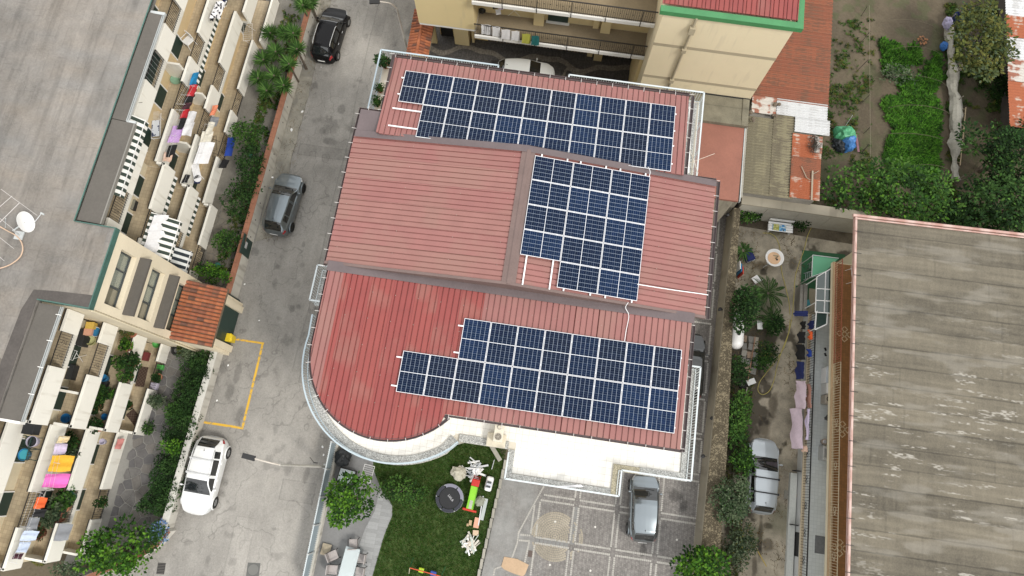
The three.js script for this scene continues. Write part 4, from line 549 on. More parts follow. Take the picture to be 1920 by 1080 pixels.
// tiled gate roof beside the street and small tiled canopy
{ const g = thing('tiled_gate_roof', 'clay tiled gate roof at the corner of the yellow building beside the street', 'canopy', V(-9.85, 0, -26.4), 0.02);
  part('gate_wall', [box(-0.5, 0.55, 0, 2.6, -1.4, -1.2), box(-0.5, 0.55, 0, 2.6, 1.2, 1.4)], M.yellowWall, g); part('deck', [flat(quads([[V(-0.72, 2.72, -1.75), V(-0.05, 3.05, -1.75), V(0.72, 2.7, -1.75)], [V(-0.72, 2.72, 1.7), V(-0.05, 3.05, 1.7), V(0.72, 2.7, 1.7)]]))], M.stairStone, g);
  for (const s of [0, 1]) tileRoof(g, s ? 0 : -0.04, 3.08, s ? -1.65 : 1.62, 2, 17, 0.33, 0.205, 0.44, 165 + s, s ? 0 : Math.PI);
  for (let i = 0; i < 9; i++) part('ridge_tile', [barrel(0.1, 0.115, 0.42).rotateY(-Math.PI / 2).translate(-0.02, 3.08 + 0.01 * (i % 2), -1.7 + i * 0.385)], M.clay[i % 3], g);
  const h = thing('tiled_canopy', 'small clay tiled canopy against the yellow east wing', 'canopy', V(4.42, 0, -25.7)); part('wall', [box(-0.3, 0.3, 0, 2.75, -0.5, -0.4), box(-0.3, 0.3, 0, 2.75, 0.4, 0.5)], M.yellowWall, h); part('deck', [box(-0.36, 0.36, 2.75, 2.82, -0.58, 0.58)], M.stairStone, h); for (const s of [0, 1]) tileRoof(h, s ? 0.0 : -0.01, 2.98, s ? -0.5 : 0.5, 1, 6, 0.33, 0.2, 0.4, 168 + s, s ? 0 : Math.PI); }
// ================================================================ east side: annex, lane wall, sheds, flat-roofed house
M.annexConcrete = tmat(tex(256, 256, 4, 4, (x, y) => { const a = fbm(x * 2, y * 2, 170, 4, 8), b = vn(x * 24, y * 24, 171, 96), j = Math.abs(x - 2) < 0.03 || Math.abs(y - 2.5) < 0.03 ? 0.8 : 1; const k = j * (0.15 + 0.1 * (a - 0.5) + 0.03 * (b - 0.5)); return [k * 1.1, k, k * 0.72]; }), 0.9);
M.annexRed = tmat(mottle([0.245, 0.1, 0.07], 0.12), 0.75); M.wallBeige = tmat(tex(256, 256, 6, 6, (x, y) => { const s = sm(0.5, 0.85, fbm(x * 4, y * 0.5, 172, 3, 24)), k = 0.26 + 0.08 * (fbm(x * 1.33, y * 1.33, 173, 4, 8) - 0.5); return mix3([k * 1.05, k * 0.95, k * 0.74], [0.12, 0.105, 0.08], s * 0.45); }), 0.9);
M.wallTop = tmat(tex(256, 256, 3, 3, (x, y) => { const a = vn(x * 12, y * 12, 174, 36), b = vn(x * 24, y * 24, 175, 72), c = fbm(x * 2.67, y * 2.67, 176, 4, 8); const m = sat(0.35 * a + 0.75 * (b - 0.25) + 0.4 * (c - 0.5)); return mix3([0.06, 0.048, 0.03], [0.19, 0.16, 0.105], sm(0.25, 0.75, m)); }), 0.95, { bumpMap: bump(128, 3, (x, y) => vn(x * 12, y * 12, 174, 36)), bumpScale: 0.04 });
{ const a = thing('annex', 'low annex with a dark concrete roof and a flat red roof beside the house', 'building', V(9, 0, -20)); const f = (n, g, m) => part(n, [g].flat(2).map(q => q.translate(-9, 0, 20)), m, a);
  f('wall', [box(6.4, 10.4, 0, 5.1, -23.1, -16.9)], M.wallBeige); f('concrete_roof', [box(6.3, 10.68, 5.1, 5.4, -23.16, -21.4)], M.annexConcrete); f('roof_kerb', [box(10.3, 10.68, 5.402, 5.45, -23.16, -21.4), box(6.3, 10.29, 5.402, 5.44, -21.7, -21.4)], M.annexConcrete); f('painted_shadow_strip', [box(7.4, 10.68, 5.4, 5.46, -23.19, -23.13)], M.black);  // black strip at the wall foot: a shadow line put in as colour
  f('red_roof', [prism([[6.6, -21.38], [10.56, -21.38], [10.5, -16.76], [6.6, -16.76]], 5.02, 5.2)], M.annexRed); f('roof_trim', [box(10.57, 10.62, 4.98, 5.23, -21.38, -16.76)], M.zinc); f('downpipe', [bar(V(10.6, 0, -17.3), V(10.6, 5, -17.3), 0.05)], M.iron); }
{ const w = thing('lane_wall', 'long beige wall with a rough stony top between the lane and the yard', 'wall', V(11.2, 0, -10)); const f = (n, g, m) => part(n, [g].flat(2).map(q => q.translate(-11.2, 0, 10)), m, w);
  f('wall_face', [prism([[11.28, -17.9], [10.62, 12], [10.95, 12], [11.55, -17.9]], 0, 1.55)], M.wallBeige); f('stony_top', [prism([[11.3, -17.9], [10.66, 12], [11.95, 12], [11.9, -4], [11.72, -10.7], [11.68, -17.9]], 1.56, 1.6)], M.wallTop); f('soil_fill', [prism([[11.56, -17.9], [10.96, 12], [11.9, 12], [11.85, -4], [11.68, -10.7], [11.64, -17.9]], 0, 1.555)], M.concrete);
  for (const [u, v] of [[1367, 404], [1353, 581], [1338, 785], [1321, 856]]) { const p = at(u, v, 1.25), L = thing('wall_lantern', 'small black wall lantern fixed to the beige lane wall', 'lantern', V(p.x, p.y, p.z), 0, 'lanterns along the lane wall'); part('arm', [bar(V(0.1, 0.05, 0), V(-0.1, 0.12, 0), 0.018)], M.blackMetal, L); part('lamp_body', [lathe([[0.001, 0.16], [0.1, 0.1], [0.085, -0.1], [0.001, -0.13]], 8).translate(-0.12, 0, 0)], M.blackMetal, L); part('cap', [new THREE.ConeGeometry(0.12, 0.09, 8).translate(-0.12, 0.2, 0)], M.blackMetal, L); } }
{ const w = thing('shed_wall', 'narrow grey wall running beside the corrugated sheds', 'wall', V(11.15, 0, -21)); part('wall_face', [box(-0.15, 0.16, 0, 3.0, -4, 3.0)], M.wallBeige, w); part('wall_cap', [box(-0.18, 0.19, 3.0, 3.06, -4, 3.0)], M.concretePale, w);
  const y = thing('yard_wall', 'grey panel wall behind the bench at the end of the yard', 'wall', V(15, 0, -17.95)); const JT = [-3.4, -1.75, 0.2, 2.1, 4.4]; for (let i = 0; i < 4; i++) part('wall_panel', [box(JT[i] + 0.012, JT[i + 1] - 0.012, 0, 2.1, -0.2, 0)], tmat(mottle([0.36, 0.34, 0.29], 0.16), 0.9), y); part('wall_core', [box(-3.4, 4.4, 0, 2.08, -0.5, -0.21)], M.concrete, y); part('coping', [box(-3.45, 4.4, 2.1, 2.2, -0.62, 0.0)], M.wallBeige, y); }
// corrugated sheds: ridges run east-west, each sheet its own piece
function wave(x0, x1, z0, z1, y0, pitch, amp, slope = 0) { const n = Math.max(8, Math.round((z1 - z0) / pitch * 6)), a = [], b = []; for (let i = 0; i <= n; i++) { const z = z0 + (z1 - z0) * i / n, y = y0 + amp * Math.sin(2 * Math.PI * z / pitch); a.push(V(x0, y, z)); b.push(V(x1, y + slope * (x1 - x0), z)); } return quads([b, a]); }
const rustT = (seed, c, d, th) => tex(256, 256, 3, 3, (x, y) => { const a = fbm(x * 2.67, y * 1.33, seed, 5, 8), b = fbm(x * 1.33, y * 8, seed + 3, 3, 4), g = vn(x * 32, y * 32, seed + 5, 96), k = 0.9 + 0.2 * (g - 0.5); const t = sm(th - 0.06, th + 0.06, 0.6 * a + 0.4 * b); return mix3([c[0] * k, c[1] * k, c[2] * k], [d[0] * k, d[1] * k, d[2] * k], t); });
M.rustRed = [180, 181].map((s, i) => tmat(rustT(s, i ? [0.25, 0.082, 0.04] : [0.225, 0.073, 0.037], [0.16, 0.068, 0.038], 0.56), 0.75)); M.rustMix = [182, 183].map(s => tmat(rustT(s, [0.32, 0.09, 0.035], [0.45, 0.36, 0.3], 0.6), 0.8)); M.rustWhite = tmat(rustT(184, [0.5, 0.47, 0.43], [0.27, 0.1, 0.06], 0.52), 0.7); M.galv = tmat(rustT(185, [0.55, 0.56, 0.57], [0.42, 0.42, 0.42], 0.56), 0.5);
M.fibre = [186, 187].map((s, i) => tmat(rustT(s, i ? [0.15, 0.13, 0.09] : [0.175, 0.155, 0.105], [0.24, 0.215, 0.14], 0.58), 0.95));
{ const s = thing('corrugated_shed', 'long shed with patched corrugated roof of rusty red, white and mossy grey sheets', 'shed', V(13.7, 0, -22)); const f = (n, g, m) => part(n, [g].flat(2).map(q => q.translate(-13.7, 0, 22)), m, s);
  f('wall', [box(11.5, 15.7, 0, 2.75, -24.7, -18.5)], M.concrete); f('wall', [box(11.6, 16, 0, 2.8, -34.5, -24.75)], M.concrete);
  for (let i = 0; i < 9; i++) { const z = -34.2 + i * 1.045; f('roof_sheet', [wave(11.2, 16.24, z, z + 1.07, 3.05 + (8 - i) * 0.012, 0.262, 0.055)], M.rustRed[i % 2]); }
  for (const [x0, x1, z0, z1, m] of [[13.05, 16.2, -24.95, -23.85, M.galv], [14.25, 16.4, -23.88, -22.85, M.galv]]) f('roof_sheet', [wave(x0, x1, z0, z1, 3.06 + (z0 > -24 ? -0.05 : 0), 0.18, 0.04)], m);
  f('roof_sheet', [wave(11.5, 13.0, -24.95, -23.75, 3.11, 0.3, 0.03)], M.rustWhite);
  for (let i = 0; i < 5; i++) { const z = -23.95 + i * 1.1, h = 2.9 - i * 0.004; f('roof_sheet', [wave(11.4, 13.0, Math.max(z, -23.6), z + 1.14, h, 0.18, 0.042)], M.fibre[0]); f('roof_sheet', [wave(12.95, 14.4, i ? z : -24.3, z + 1.14, h + 0.03, 0.18, 0.042)], M.fibre[1]); }
  for (const [z0, z1, m, k] of [[-22.75, -22.05, M.rustMix[0], 0], [-22.1, -21.2, M.rustMix[1], 1], [-21.25, -19.8, M.rustRed[1], 0], [-19.85, -18.45, M.rustMix[1], 1]]) f('roof_sheet', [wave(14.15, 15.95, z0, z1, 2.99 + k * 0.02, k || z0 > -21.5 ? 0.12 : 0.4, 0.026)], m);
  f('roof_sheet', [wave(15.5, 15.97, -22.72, -21.6, 3.05, 0.4, 0.01)], M.rustWhite);
  const st = rng(190); for (const [u, v, r] of [[1452, 197, .16], [1460, 197, .13], [1454, 218, .12], [1449, 217, .1], [1407, 212, .14], [1411, 224, .13], [1412, 228, .1]]) { const p = at(u, v, 3.1); const k = new THREE.IcosahedronGeometry(r, 1); const P = k.attributes.position; solo('stone', [flat(new THREE.DodecahedronGeometry(r, 0).scale(1, 0.7, 0.8 + 0.3 * st()).rotateY(st() * 3))], M.rubble[2].clone(), 'rough stone weighing down the patched shed roof', 'stone', 'stones on the shed roof', V(p.x, 3.13 + r * 0.5, p.z)); }
  const lp = at(1526, 272, 3.05), tw = []; for (let i = 0; i < 260; i++) { const a = st() * 6.28, d = st() * 0.55, x = d * Math.cos(a) * 0.75, z = d * Math.sin(a) * 1.2, b = st() * 6.28, L = 0.1 + 0.2 * st(); tw.push(bar(V(x, 0.03 + st() * 0.1, z), V(x + L * Math.cos(b), 0.05 + st() * 0.14, z + L * Math.sin(b)), 0.008, 3)); } tag(solo('twig_heap', tw, mat([0.05, 0.042, 0.032], 0.95), 'tangled heap of dry twigs lying on the rusty shed sheets', 'twigs', null, V(lp.x, 3.06, lp.z)), 'tangled heap of dry twigs lying on the rusty shed sheets', 'twigs').userData.kind = 'stuff';
  const bd = (u0, v0, u1, v1, w, lab, m = [0.3, 0.25, 0.19]) => { const a = at(u0, v0, 3.1), b = at(u1, v1, 3.1); solo('board', [sbar(V(a.x - 15, 0, a.z + 20), V(b.x - 15, 0, b.z + 20), w, 0.03)], mat(m, 0.9), lab, 'board', null, V(15, 3.08, -20)); };
  bd(1524, 320, 1522, 375, 0.1, 'weathered board lying along the rusty sheets of the shed'); bd(1503, 312, 1512, 332, 0.04, 'thin pale stick lying on the rusty sheets'); bd(1511, 332, 1519, 337, 0.03, 'short pale stick beside the weathered board'); bd(1523, 327, 1536, 320, 0.03, 'crooked branch at the edge of the rusty sheets'); }
// far sheds at the north-east edge
{ const s = thing('corrugated_shed', 'shed at the edge of the field with striped rust and white roof sheets', 'shed', V(29.5, 0, -29)); part('wall', [box(-0.6, 4, 0, 2.7, -9, 2.6)], M.tar, s); const cols = [M.rustWhite, M.rustMix[0], M.galv, M.rustMix[0], M.galv, M.rustWhite, M.rustMix[1], M.rustMix[0]]; for (let i = 0; i < 8; i++) part('roof_sheet', [wave(-2.1, 5, -9 + i * 1.6, -7.36 + i * 1.6, 3 + (i % 2) * 0.03, 0.2, 0.025)], cols[i], s); }
// ---------------------------------------------------------------- flat-roofed house on the east
const eRoofTex = wtex(640, 768, 16, -17, 13, 23, (x, z) => { const zz = z + (x - 16.6) * 0.012, i = Math.floor(zz / 1.03), f = zz / 1.03 - i; const jx = Math.abs(((x + hash(i, 1, 191) * 5) % 6.1) - 3) < 0.05 ? 0.86 : 1; let k = 0.104 + 0.03 * (fbm(x * 0.5, z * 1.2, 192, 4) - 0.5) * 2 + 0.03 * (vn(x * 24, z * 24, 193) - 0.5) + 0.04 * (hash(i, 5, 194) - 0.5) + 0.026 * (fbm(x * 6, z * 0.8, 195, 3) - 0.5) + 0.05 * (fbm(x * 0.45, z * 7, 423, 3) - 0.5); k *= jx * (f < 0.07 ? 0.64 : f > 0.75 ? 0.92 : 1); const w = sm(0.6, 0.7, fbm(x * 0.9 + 3, z * 6.5 + 1, 196, 5)) * sm(-14, -6, z) * sm(0.3, 0.75, vn(x * 7, z * 22, 197)) * sm(0.35, 0.6, fbm(x * 0.3, z * 0.5, 421, 2)) + 0.25 * sm(0.55, 0.75, fbm(x * 0.5, z * 2.2, 420, 3)); return mix3([k * 1.12, k * 0.98, k * 0.73], [0.37, 0.35, 0.31], sat(w) * 0.75); });
M.eRoof = tmat(eRoofTex, 0.9); M.pinkGutter = tmat(tex(128, 256, 2, 4, (x, y) => { const a = fbm(x * 2, y * 2, 198, 4, 4); return mix3([0.5, 0.36, 0.32], [0.36, 0.2, 0.165], sm(0.3, 0.75, a)); }), 0.6);
M.orangeTile = tmat(tex(256, 256, 2.4, 2.4, (x, y) => { const i = Math.floor(x / 0.15), j = Math.floor(y / 0.15), fx = x - i * 0.15, fy = y - j * 0.15; const k = 0.88 + 0.24 * hash(i, j, 199); if (fx < 0.008 || fy < 0.008) return [0.14, 0.075, 0.03]; return [0.235 * k, 0.108 * k, 0.036 * k]; }), 0.6); M.paleTile = tmat(tiles([0.5, 0.53, 0.53], [0.38, 0.41, 0.42], 0.2, 0.2, 0.012, 201, 0.05), 0.5);
M.diamond = mat([0.5, 0.38, 0.24], 0.7);
const eh = thing('flat_roofed_house', 'two-storey house with a wide mossy felt roof, pink gutter and brown tiled balcony', 'building', V(20, 0, -6)); const E = (n, g, m, p = eh, k) => part(n, [g].flat(3).map(q => q.translate(-20, 0, 6)), m, p, k);
{ const rows = []; for (let i = 0; i <= 230; i++) { const z = -16.15 + i * 0.1565, f = ((z + 40) / 1.03) % 1, y = 6.42 + 0.05 * (1 - f) + 0.02 * Math.sin(z * 0.9); rows.push([V(16.66, y, z), V(20, y + 0.06, z - 0.04), V(24, y + 0.1, z - 0.09), V(42, y + 0.2, z - 0.3)]); } E('felt_roof', [quads(rows)], M.eRoof); const g = eh.children.at(-1).geometry, p = g.attributes.position, uv = g.attributes.uv; for (let i = 0; i < p.count; i++) uv.setXY(i, p.getX(i) + 20, -(p.getZ(i) - 6)); }
E('roof_body', [box(16.7, 42, 6.1, 6.36, -16.1, 19)], M.wallBeige);
E('gutter', [bar(V(16.58, 6.45, -16.3), V(16.72, 6.45, 6), 0.085, 8), ribbon([[16.5, -16.3], [16.64, 6]], 0.2, 6.3, 6.34)], M.pinkGutter); E('gutter', [bar(V(16.4, 6.5, -16.3), V(42, 6.6, -16.9), 0.09, 8), bar(V(16.5, 6.55, -16.12), V(42, 6.65, -16.72), 0.05, 8)], M.pinkGutter);
for (let i = 0; i < 16; i++) E('gutter_bracket', [box(16.5, 16.9, 6.53, 6.545, -15.4 + i * 1.25, -15.37 + i * 1.25)], M.iron);
E('wall', [box(18.1, 42, 0, 6.1, -15.6, 19)], M.plasterCream);
E('balcony_slab', [prism([[16.72, -14.6], [16.98, 3], [16.98, 8], [18.15, 8], [18.15, -14.6]], 3.12, 3.38)], M.plasterCream); E('balcony_floor', [prism([[16.98, -14.55], [17.2, 3], [17.2, 8], [18.12, 8], [18.12, -14.55]], 3.382, 3.392)], M.orangeTile); E('balcony_kerb', [prism([[16.72, -14.6], [16.98, 3], [16.98, 8], [17.22, 8], [17.22, 3], [16.97, -14.6]], 3.382, 3.46)], tmat(mottle([0.42, 0.3, 0.18], 0.12), 0.8));
for (const z of [-10.4, -5.05, 1.15]) { const x = 17.52 + (z + 10) * 0.008; for (const [dx, dz] of [[0, 0], [0, -0.28], [0, 0.28], [-0.28, 0], [0.28, 0]]) { const s = 0.13; E('diamond_tile', [ribbon([[x + dx, z + dz - s], [x + dx + s, z + dz], [x + dx, z + dz + s], [x + dx - s, z + dz], [x + dx, z + dz - s]], 0.05, 3.394, 3.398)], M.diamond); } }
M.rustRail = mat([0.32, 0.1, 0.055], 0.7); M.creamRail = mat([0.5, 0.42, 0.29], 0.6);
for (const [z0, z1, m] of [[-14.5, -8.6, M.rustRail], [-8.55, 7.5, M.creamRail]]) { const X = z => 16.83 + (z + 14.5) * 0.0145; const r = E('railing', [sbar(V(X(z0), 4.4, z0), V(X(z1), 4.4, z1), 0.04, 0.03)], m); E('lower_rail', [sbar(V(X(z0), 3.55, z0), V(X(z1), 3.55, z1), 0.03, 0.02)], m, r); const b = []; for (let z = z0; z < z1; z += 0.14) b.push(box(X(z) - 0.01, X(z) + 0.01, 3.46, 4.4, z - 0.01, z + 0.01)); for (let z = z0 + 0.9; z < z1; z += 2.3) b.push(new THREE.TorusGeometry(0.14, 0.014, 4, 14).rotateY(Math.PI / 2).translate(X(z), 3.98, z), new THREE.TorusGeometry(0.08, 0.014, 4, 12).rotateY(Math.PI / 2).translate(X(z), 3.98, z + 0.2)); const bb = E('balusters', b, m, r); bb.userData.kind = 'stuff'; }
E('terrace_base', [prism([[16.45, -12.0], [16.56, 8], [18.1, 8], [18.1, -12]], 0, 0.88)], tmat(mottle([0.55, 0.56, 0.55], 0.1), 0.8)); E('terrace_floor', [prism([[16.7, -12.0], [16.8, 8], [18.1, 8], [18.1, -12]], 0.882, 0.9)], M.paleTile); E('terrace_kerb', [prism([[16.4, -12.0], [16.51, 8], [16.7, 8], [16.6, -12]], 0.882, 0.94)], tmat(mottle([0.5, 0.42, 0.3], 0.12), 0.8));
{ const X = z => 16.46 + (z + 12) * 0.006, r = E('railing', [sbar(V(X(-12), 1.92, -12), V(X(7.5), 1.92, 7.5), 0.05, 0.04)], M.blackMetal); E('mid_rail', [sbar(V(X(-12) + 0.03, 1.78, -12), V(X(7.5) + 0.03, 1.78, 7.5), 0.03, 0.03)], M.blackMetal, r); const b = []; for (let z = -12; z < 7.5; z += 0.15) b.push(box(X(z) - 0.01, X(z) + 0.01, 0.94, 1.92, z - 0.01, z + 0.01)); for (let z = -11; z < 7; z += 1.45) b.push(new THREE.TorusGeometry(0.1, 0.016, 4, 12).rotateY(Math.PI / 2).translate(X(z), 1.4, z), new THREE.TorusGeometry(0.1, 0.016, 4, 12).rotateY(Math.PI / 2).translate(X(z), 1.4, z + 0.2)); const bb = E('balusters', b, M.blackMetal, r); bb.userData.kind = 'stuff'; }
E('basement_window', [box(16.5, 16.54, 0.15, 0.7, 0.75, 2.05)], M.black); E('terrace_side_wall', [box(16.05, 16.44, 0, 0.25, -2.5, 7)], tmat(mottle([0.45, 0.46, 0.43], 0.12), 0.85)); E('wall_fin', [box(16.12, 16.44, 0.26, 0.8, -2.66, -2.6)], M.black); E('wall_fin', [box(16.12, 16.44, 0.26, 0.8, 0.35, 0.41)], M.black); E('upper_wall', [box(17.9, 18.12, 0.9, 3.1, -12, 8)], M.plasterCream);
// glazed porch at the north end of the yard, with a green mat before it
{ const g = thing('glazed_porch', 'lean-to porch of dark green panes in white frames', 'porch', V(16.6, 0, -13)); const f = (n, q, m, p = g) => part(n, [q].flat(2).map(k => k.translate(-16.6, 0, 13)), m, p); M.porchGlass = new THREE.MeshPhysicalMaterial({ color: C(0.03, 0.055, 0.05), roughness: 0.1, clearcoat: 1, side: THREE.DoubleSide });
  const Pt = (i, j) => V(16.18 + j * 0.46, 2.5 + j * 0.14, -13.85 + i * 0.72 - (i === 0 ? j * 0.36 : 0)); for (let i = 0; i < 3; i++) for (let j = 0; j < 2; j++) { f('pane', [quads([[Pt(i, j), Pt(i, j + 1)], [Pt(i + 1, j), Pt(i + 1, j + 1)]])], M.porchGlass); } for (let i = 0; i <= 3; i++) f('frame_bar', [sbar(Pt(i, 0), Pt(i, 2), 0.05, 0.05)], M.whitePaint); for (let j = 0; j <= 2; j++) f('frame_bar', [sbar(Pt(0, j), Pt(3, j), 0.05, 0.05)], M.whitePaint);
  f('open_pane', [quads([[V(16.24, 2.5, -11.72), V(16.86, 2.6, -12.05)], [V(16.24, 2.4, -10.66), V(16.84, 2.55, -11.05)]])], M.porchGlass); f('open_frame', [sbar(V(16.24, 2.5, -11.72), V(16.24, 2.4, -10.66), 0.06, 0.05), sbar(V(16.86, 2.6, -12.05), V(16.84, 2.55, -11.05), 0.06, 0.05), sbar(V(16.24, 2.5, -11.72), V(16.86, 2.6, -12.05), 0.06, 0.05), sbar(V(16.24, 2.4, -10.66), V(16.84, 2.55, -11.05), 0.06, 0.05)], M.whitePaint); for (const z of [-13.8, -12.3, -10.7]) f('post', [bar(V(16.2, 0, z), V(16.2, 2.48, z), 0.03)], M.whitePaint);
  f('low_wall', [box(16.1, 16.3, 0, 0.9, -13.9, -12.02), box(15.9, 16.08, 0, 0.8, -13.8, -12.02)], M.concrete);
  const m = solo('green_mat', [prism([[16.2, -16.35], [18.9, -16.45], [18.9, -13.9], [16.72, -13.9], [16.75, -12.6], [15.95, -12.55], [15.9, -13.95], [16.2, -13.95]].map(([x, z]) => [x - 16.5, z + 14.5]), 0, 0.012)], tmat(mottle([0.02, 0.085, 0.035], 0.25), 0.9), 'dark green synthetic mat laid on the yard before the porch', 'mat', null, V(16.5, 0.004, -14.5));
  const gs = thing('green_canopy', 'pale green translucent canopy sheet in a thin grey frame', 'canopy', V(16.7, 0, -14.8)); part('sheet', [quads([[V(-0.58, 1.9, -0.6), V(0.95, 1.95, -0.6)], [V(-0.55, 1.8, 0.75), V(0.2, 1.85, 0.35)]])], new THREE.MeshPhysicalMaterial({ color: C(0.16, 0.5, 0.3), roughness: 0.4, side: THREE.DoubleSide, transmission: 0.35 }), gs); for (const [a, b] of [[V(-0.58, 1.92, -0.6), V(0.95, 1.97, -0.6)], [V(-0.58, 1.92, -0.6), V(-0.55, 1.82, 0.75)], [V(-0.55, 1.82, 0.75), V(0.2, 1.87, 0.35)]]) part('frame_bar', [bar(a, b, 0.025)], M.alu, gs); part('post', [bar(V(-0.56, 0, -0.58), V(-0.56, 1.9, -0.58), 0.025)], M.alu, gs); part('post', [bar(V(-0.54, 0, 0.72), V(-0.54, 1.8, 0.72), 0.025)], M.alu, gs); }
// ================================================================ cars
// front of the car points to -z; the body is one lofted shell cut into painted panels and glass
const paint = (c, o = {}) => new THREE.MeshPhysicalMaterial({ color: C(...c), roughness: 0.35, metalness: 0.1, clearcoat: 1, clearcoatRoughness: 0.04, side: THREE.DoubleSide, ...o });
M.rim = mat([0.4, 0.41, 0.42], 0.35, { metalness: 0.7 }); M.tail = new THREE.MeshPhysicalMaterial({ color: C(0.3, 0.012, 0.015), roughness: 0.15, clearcoat: 1, side: THREE.DoubleSide }); M.headlamp = new THREE.MeshPhysicalMaterial({ color: C(0.55, 0.57, 0.58), roughness: 0.12, clearcoat: 1, side: THREE.DoubleSide }); M.plastic = mat([0.018, 0.018, 0.019], 0.7);
const lerpK = (ks, t) => { if (t <= ks[0][0]) return ks[0][1]; for (let i = 1; i < ks.length; i++) if (t <= ks[i][0]) { const a = ks[i - 1], b = ks[i], k = (t - a[0]) / (b[0] - a[0]), s = k * k * (3 - 2 * k); return a[1] + (b[1] - a[1]) * mix(k, s, 0.6); } return ks.at(-1)[1]; };
function makeCar(label, o) {
  const { L, W, Hh, col, pos, turn } = o, w = W / 2, t = thing('car', label, 'car', pos, turn);
  const ws0 = o.ws0 ?? 0.25, ws1 = o.ws1 ?? 0.42, rw1 = o.rw1 ?? 0.865, rw0 = o.rw0 ?? 0.965, hood = o.hood ?? 0.92, tailY = o.tailY ?? 1.0;
  const N = 56, st = Array.from({ length: N + 1 }, (_, i) => i / N);
  const half = s => w * lerpK([[0, 0.42], [0.015, 0.62], [0.045, 0.79], [0.1, 0.91], [0.18, 0.975], [0.32, 1], [0.68, 1], [0.82, 0.975], [0.91, 0.91], [0.96, 0.8], [0.985, 0.67], [1, 0.5]], s);
  const top = s => lerpK([[0, 0.52], [0.012, 0.64], [0.05, 0.74], [ws0 - 0.02, hood], [ws0, hood + 0.02], [ws1, Hh - 0.05], [ws1 + 0.06, Hh], [(ws1 + rw1) / 2, Hh + 0.01], [rw1 - 0.04, Hh - 0.03], [rw1, Hh - 0.08], [rw0, tailY], [Math.min(0.992, rw0 + 0.02), tailY - 0.12], [1, 0.55]], s);
  const belt = s => Math.min(lerpK([[0, 0.48], [0.04, 0.66], [ws0, hood - 0.04], [0.6, hood + 0.05], [rw1, hood + 0.1], [0.97, tailY - 0.08], [1, 0.52]], s), top(s) - 0.01);
  const cab = s => sat(sm(ws0 - 0.03, ws1, s) * sm(1.02, rw1 - 0.02, s)); // 0 on bonnet, 1 along the roof
  const yb = s => 0.2 + 0.16 * (sm(0.06, 0, s) + sm(0.94, 1, s));
  const sec = s => { const h = half(s), T = top(s), B = belt(s), c = cab(s), tw = mix(0.9, (o.roofW ?? 0.7) * (1 - 0.13 * sm(0.55, 0.98, s)), c) * h, bw = mix(0.93, 0.9, c) * h, P = [[0.93, yb(s)], [0.985, yb(s) + 0.08], [1, mix(yb(s), B, 0.45)], [0.995, mix(yb(s), B, 0.75)], [0.965, B - 0.035]].map(([a, y]) => [a * h, Math.min(y, T)]); P.push([bw, B], [bw - 0.015, B + 0.015 * c], [mix(bw, tw, 0.5) - 0.0, mix(B, T, 0.5)], [tw + 0.02, T - 0.07 * c - 0.012], [tw - 0.04, T - 0.025 * c - 0.006], [tw * 0.6, T], [tw * 0.3, T + 0.008], [0, T + 0.012]); return P; };
  const S = st.map(s => sec(s).map(([x, y]) => [x, y, (s - 0.5) * L])), J = S[0].length; const G = {}; const push = (k, a, b, c, d, sx) => { const g = (G[k] ||= []); const q = p => [p[0] * sx, p[1], p[2]]; g.push(q(a), q(b), q(c), q(c), q(b), q(d)); };
  const pillar = (o.pillars || [0.5, 0.72]);
  for (let i = 0; i < N; i++) { const s = (st[i] + st[i + 1]) / 2; for (let j = 0; j < J - 1; j++) for (const sx of [1, -1]) {
    let k = 'body'; const a = S[i][j], b = S[i][j + 1], c = S[i + 1][j], d = S[i + 1][j + 1];
    if (j <= 0) k = 'sill'; if (s > ws0 && s < ws1 && j >= 9) k = 'windscreen'; if (s > rw1 && s < rw0 && j >= 9) k = 'rear_window'; if (s >= ws1 && s <= rw1 && j >= 9) k = 'roof_panel';
    if ((j === 6 || j === 7) && s > ws0 + 0.05 && s < rw1 + 0.01) { k = 'side_window' + sx + '_' + (s < pillar[0] ? 0 : s < pillar[1] ? 1 : 2); if (pillar.some(p => Math.abs(s - p) < 0.011) || s > rw1 - 0.045) k = 'body'; }
    if (s > 0.02 && s < 0.11 && (j === 3 || j === 4 || j === 5) ) k = 'headlight' + sx; if (s > 0.93 && s < 0.985 && (j === 3 || j === 4) ) k = 'tail_light' + sx; if ((s < 0.05 || s > 0.95) && j <= 1) k = 'bumper';
    push(k, a, b, c, d, sx); } }
  for (const [e, k] of [[0, 'bumper'], [N, 'bumper']]) { const c = [0, 0.36, S[e][0][2]]; for (let j = 0; j < J - 1; j++) for (const sx of [1, -1]) { const g = (G[j > 2 ? 'body' : k] ||= []); const q = p => [p[0] * sx, p[1], p[2]]; g.push(q(S[e][j]), q(S[e][j + 1]), c); } }
  const mk = a => { const g = new THREE.BufferGeometry(); g.setAttribute('position', new THREE.Float32BufferAttribute(a.flat(), 3)); return toCreasedNormals(mergeVertices(g, 1e-4), 0.7); };
  const pm = paint(col, o.paint || {}), roofM = o.roofCol ? paint(o.roofCol, { roughness: 0.25 }) : pm;
  part('body', [mk(G.body)], pm, t); if (G.sill) part('sill', [mk(G.sill)], M.plastic, t); part('roof_panel', [mk(G.roof_panel)], roofM, t); part('windscreen', [mk(G.windscreen)], M.darkGlass, t); part('rear_window', [mk(G.rear_window)], M.darkGlass, t);
  for (const k of Object.keys(G)) if (k.startsWith('side_window')) part('side_window', [mk(G[k])], M.darkGlass, t);
  part('bumper', [mk(G.bumper)], o.bumper ? M.plastic : pm, t);
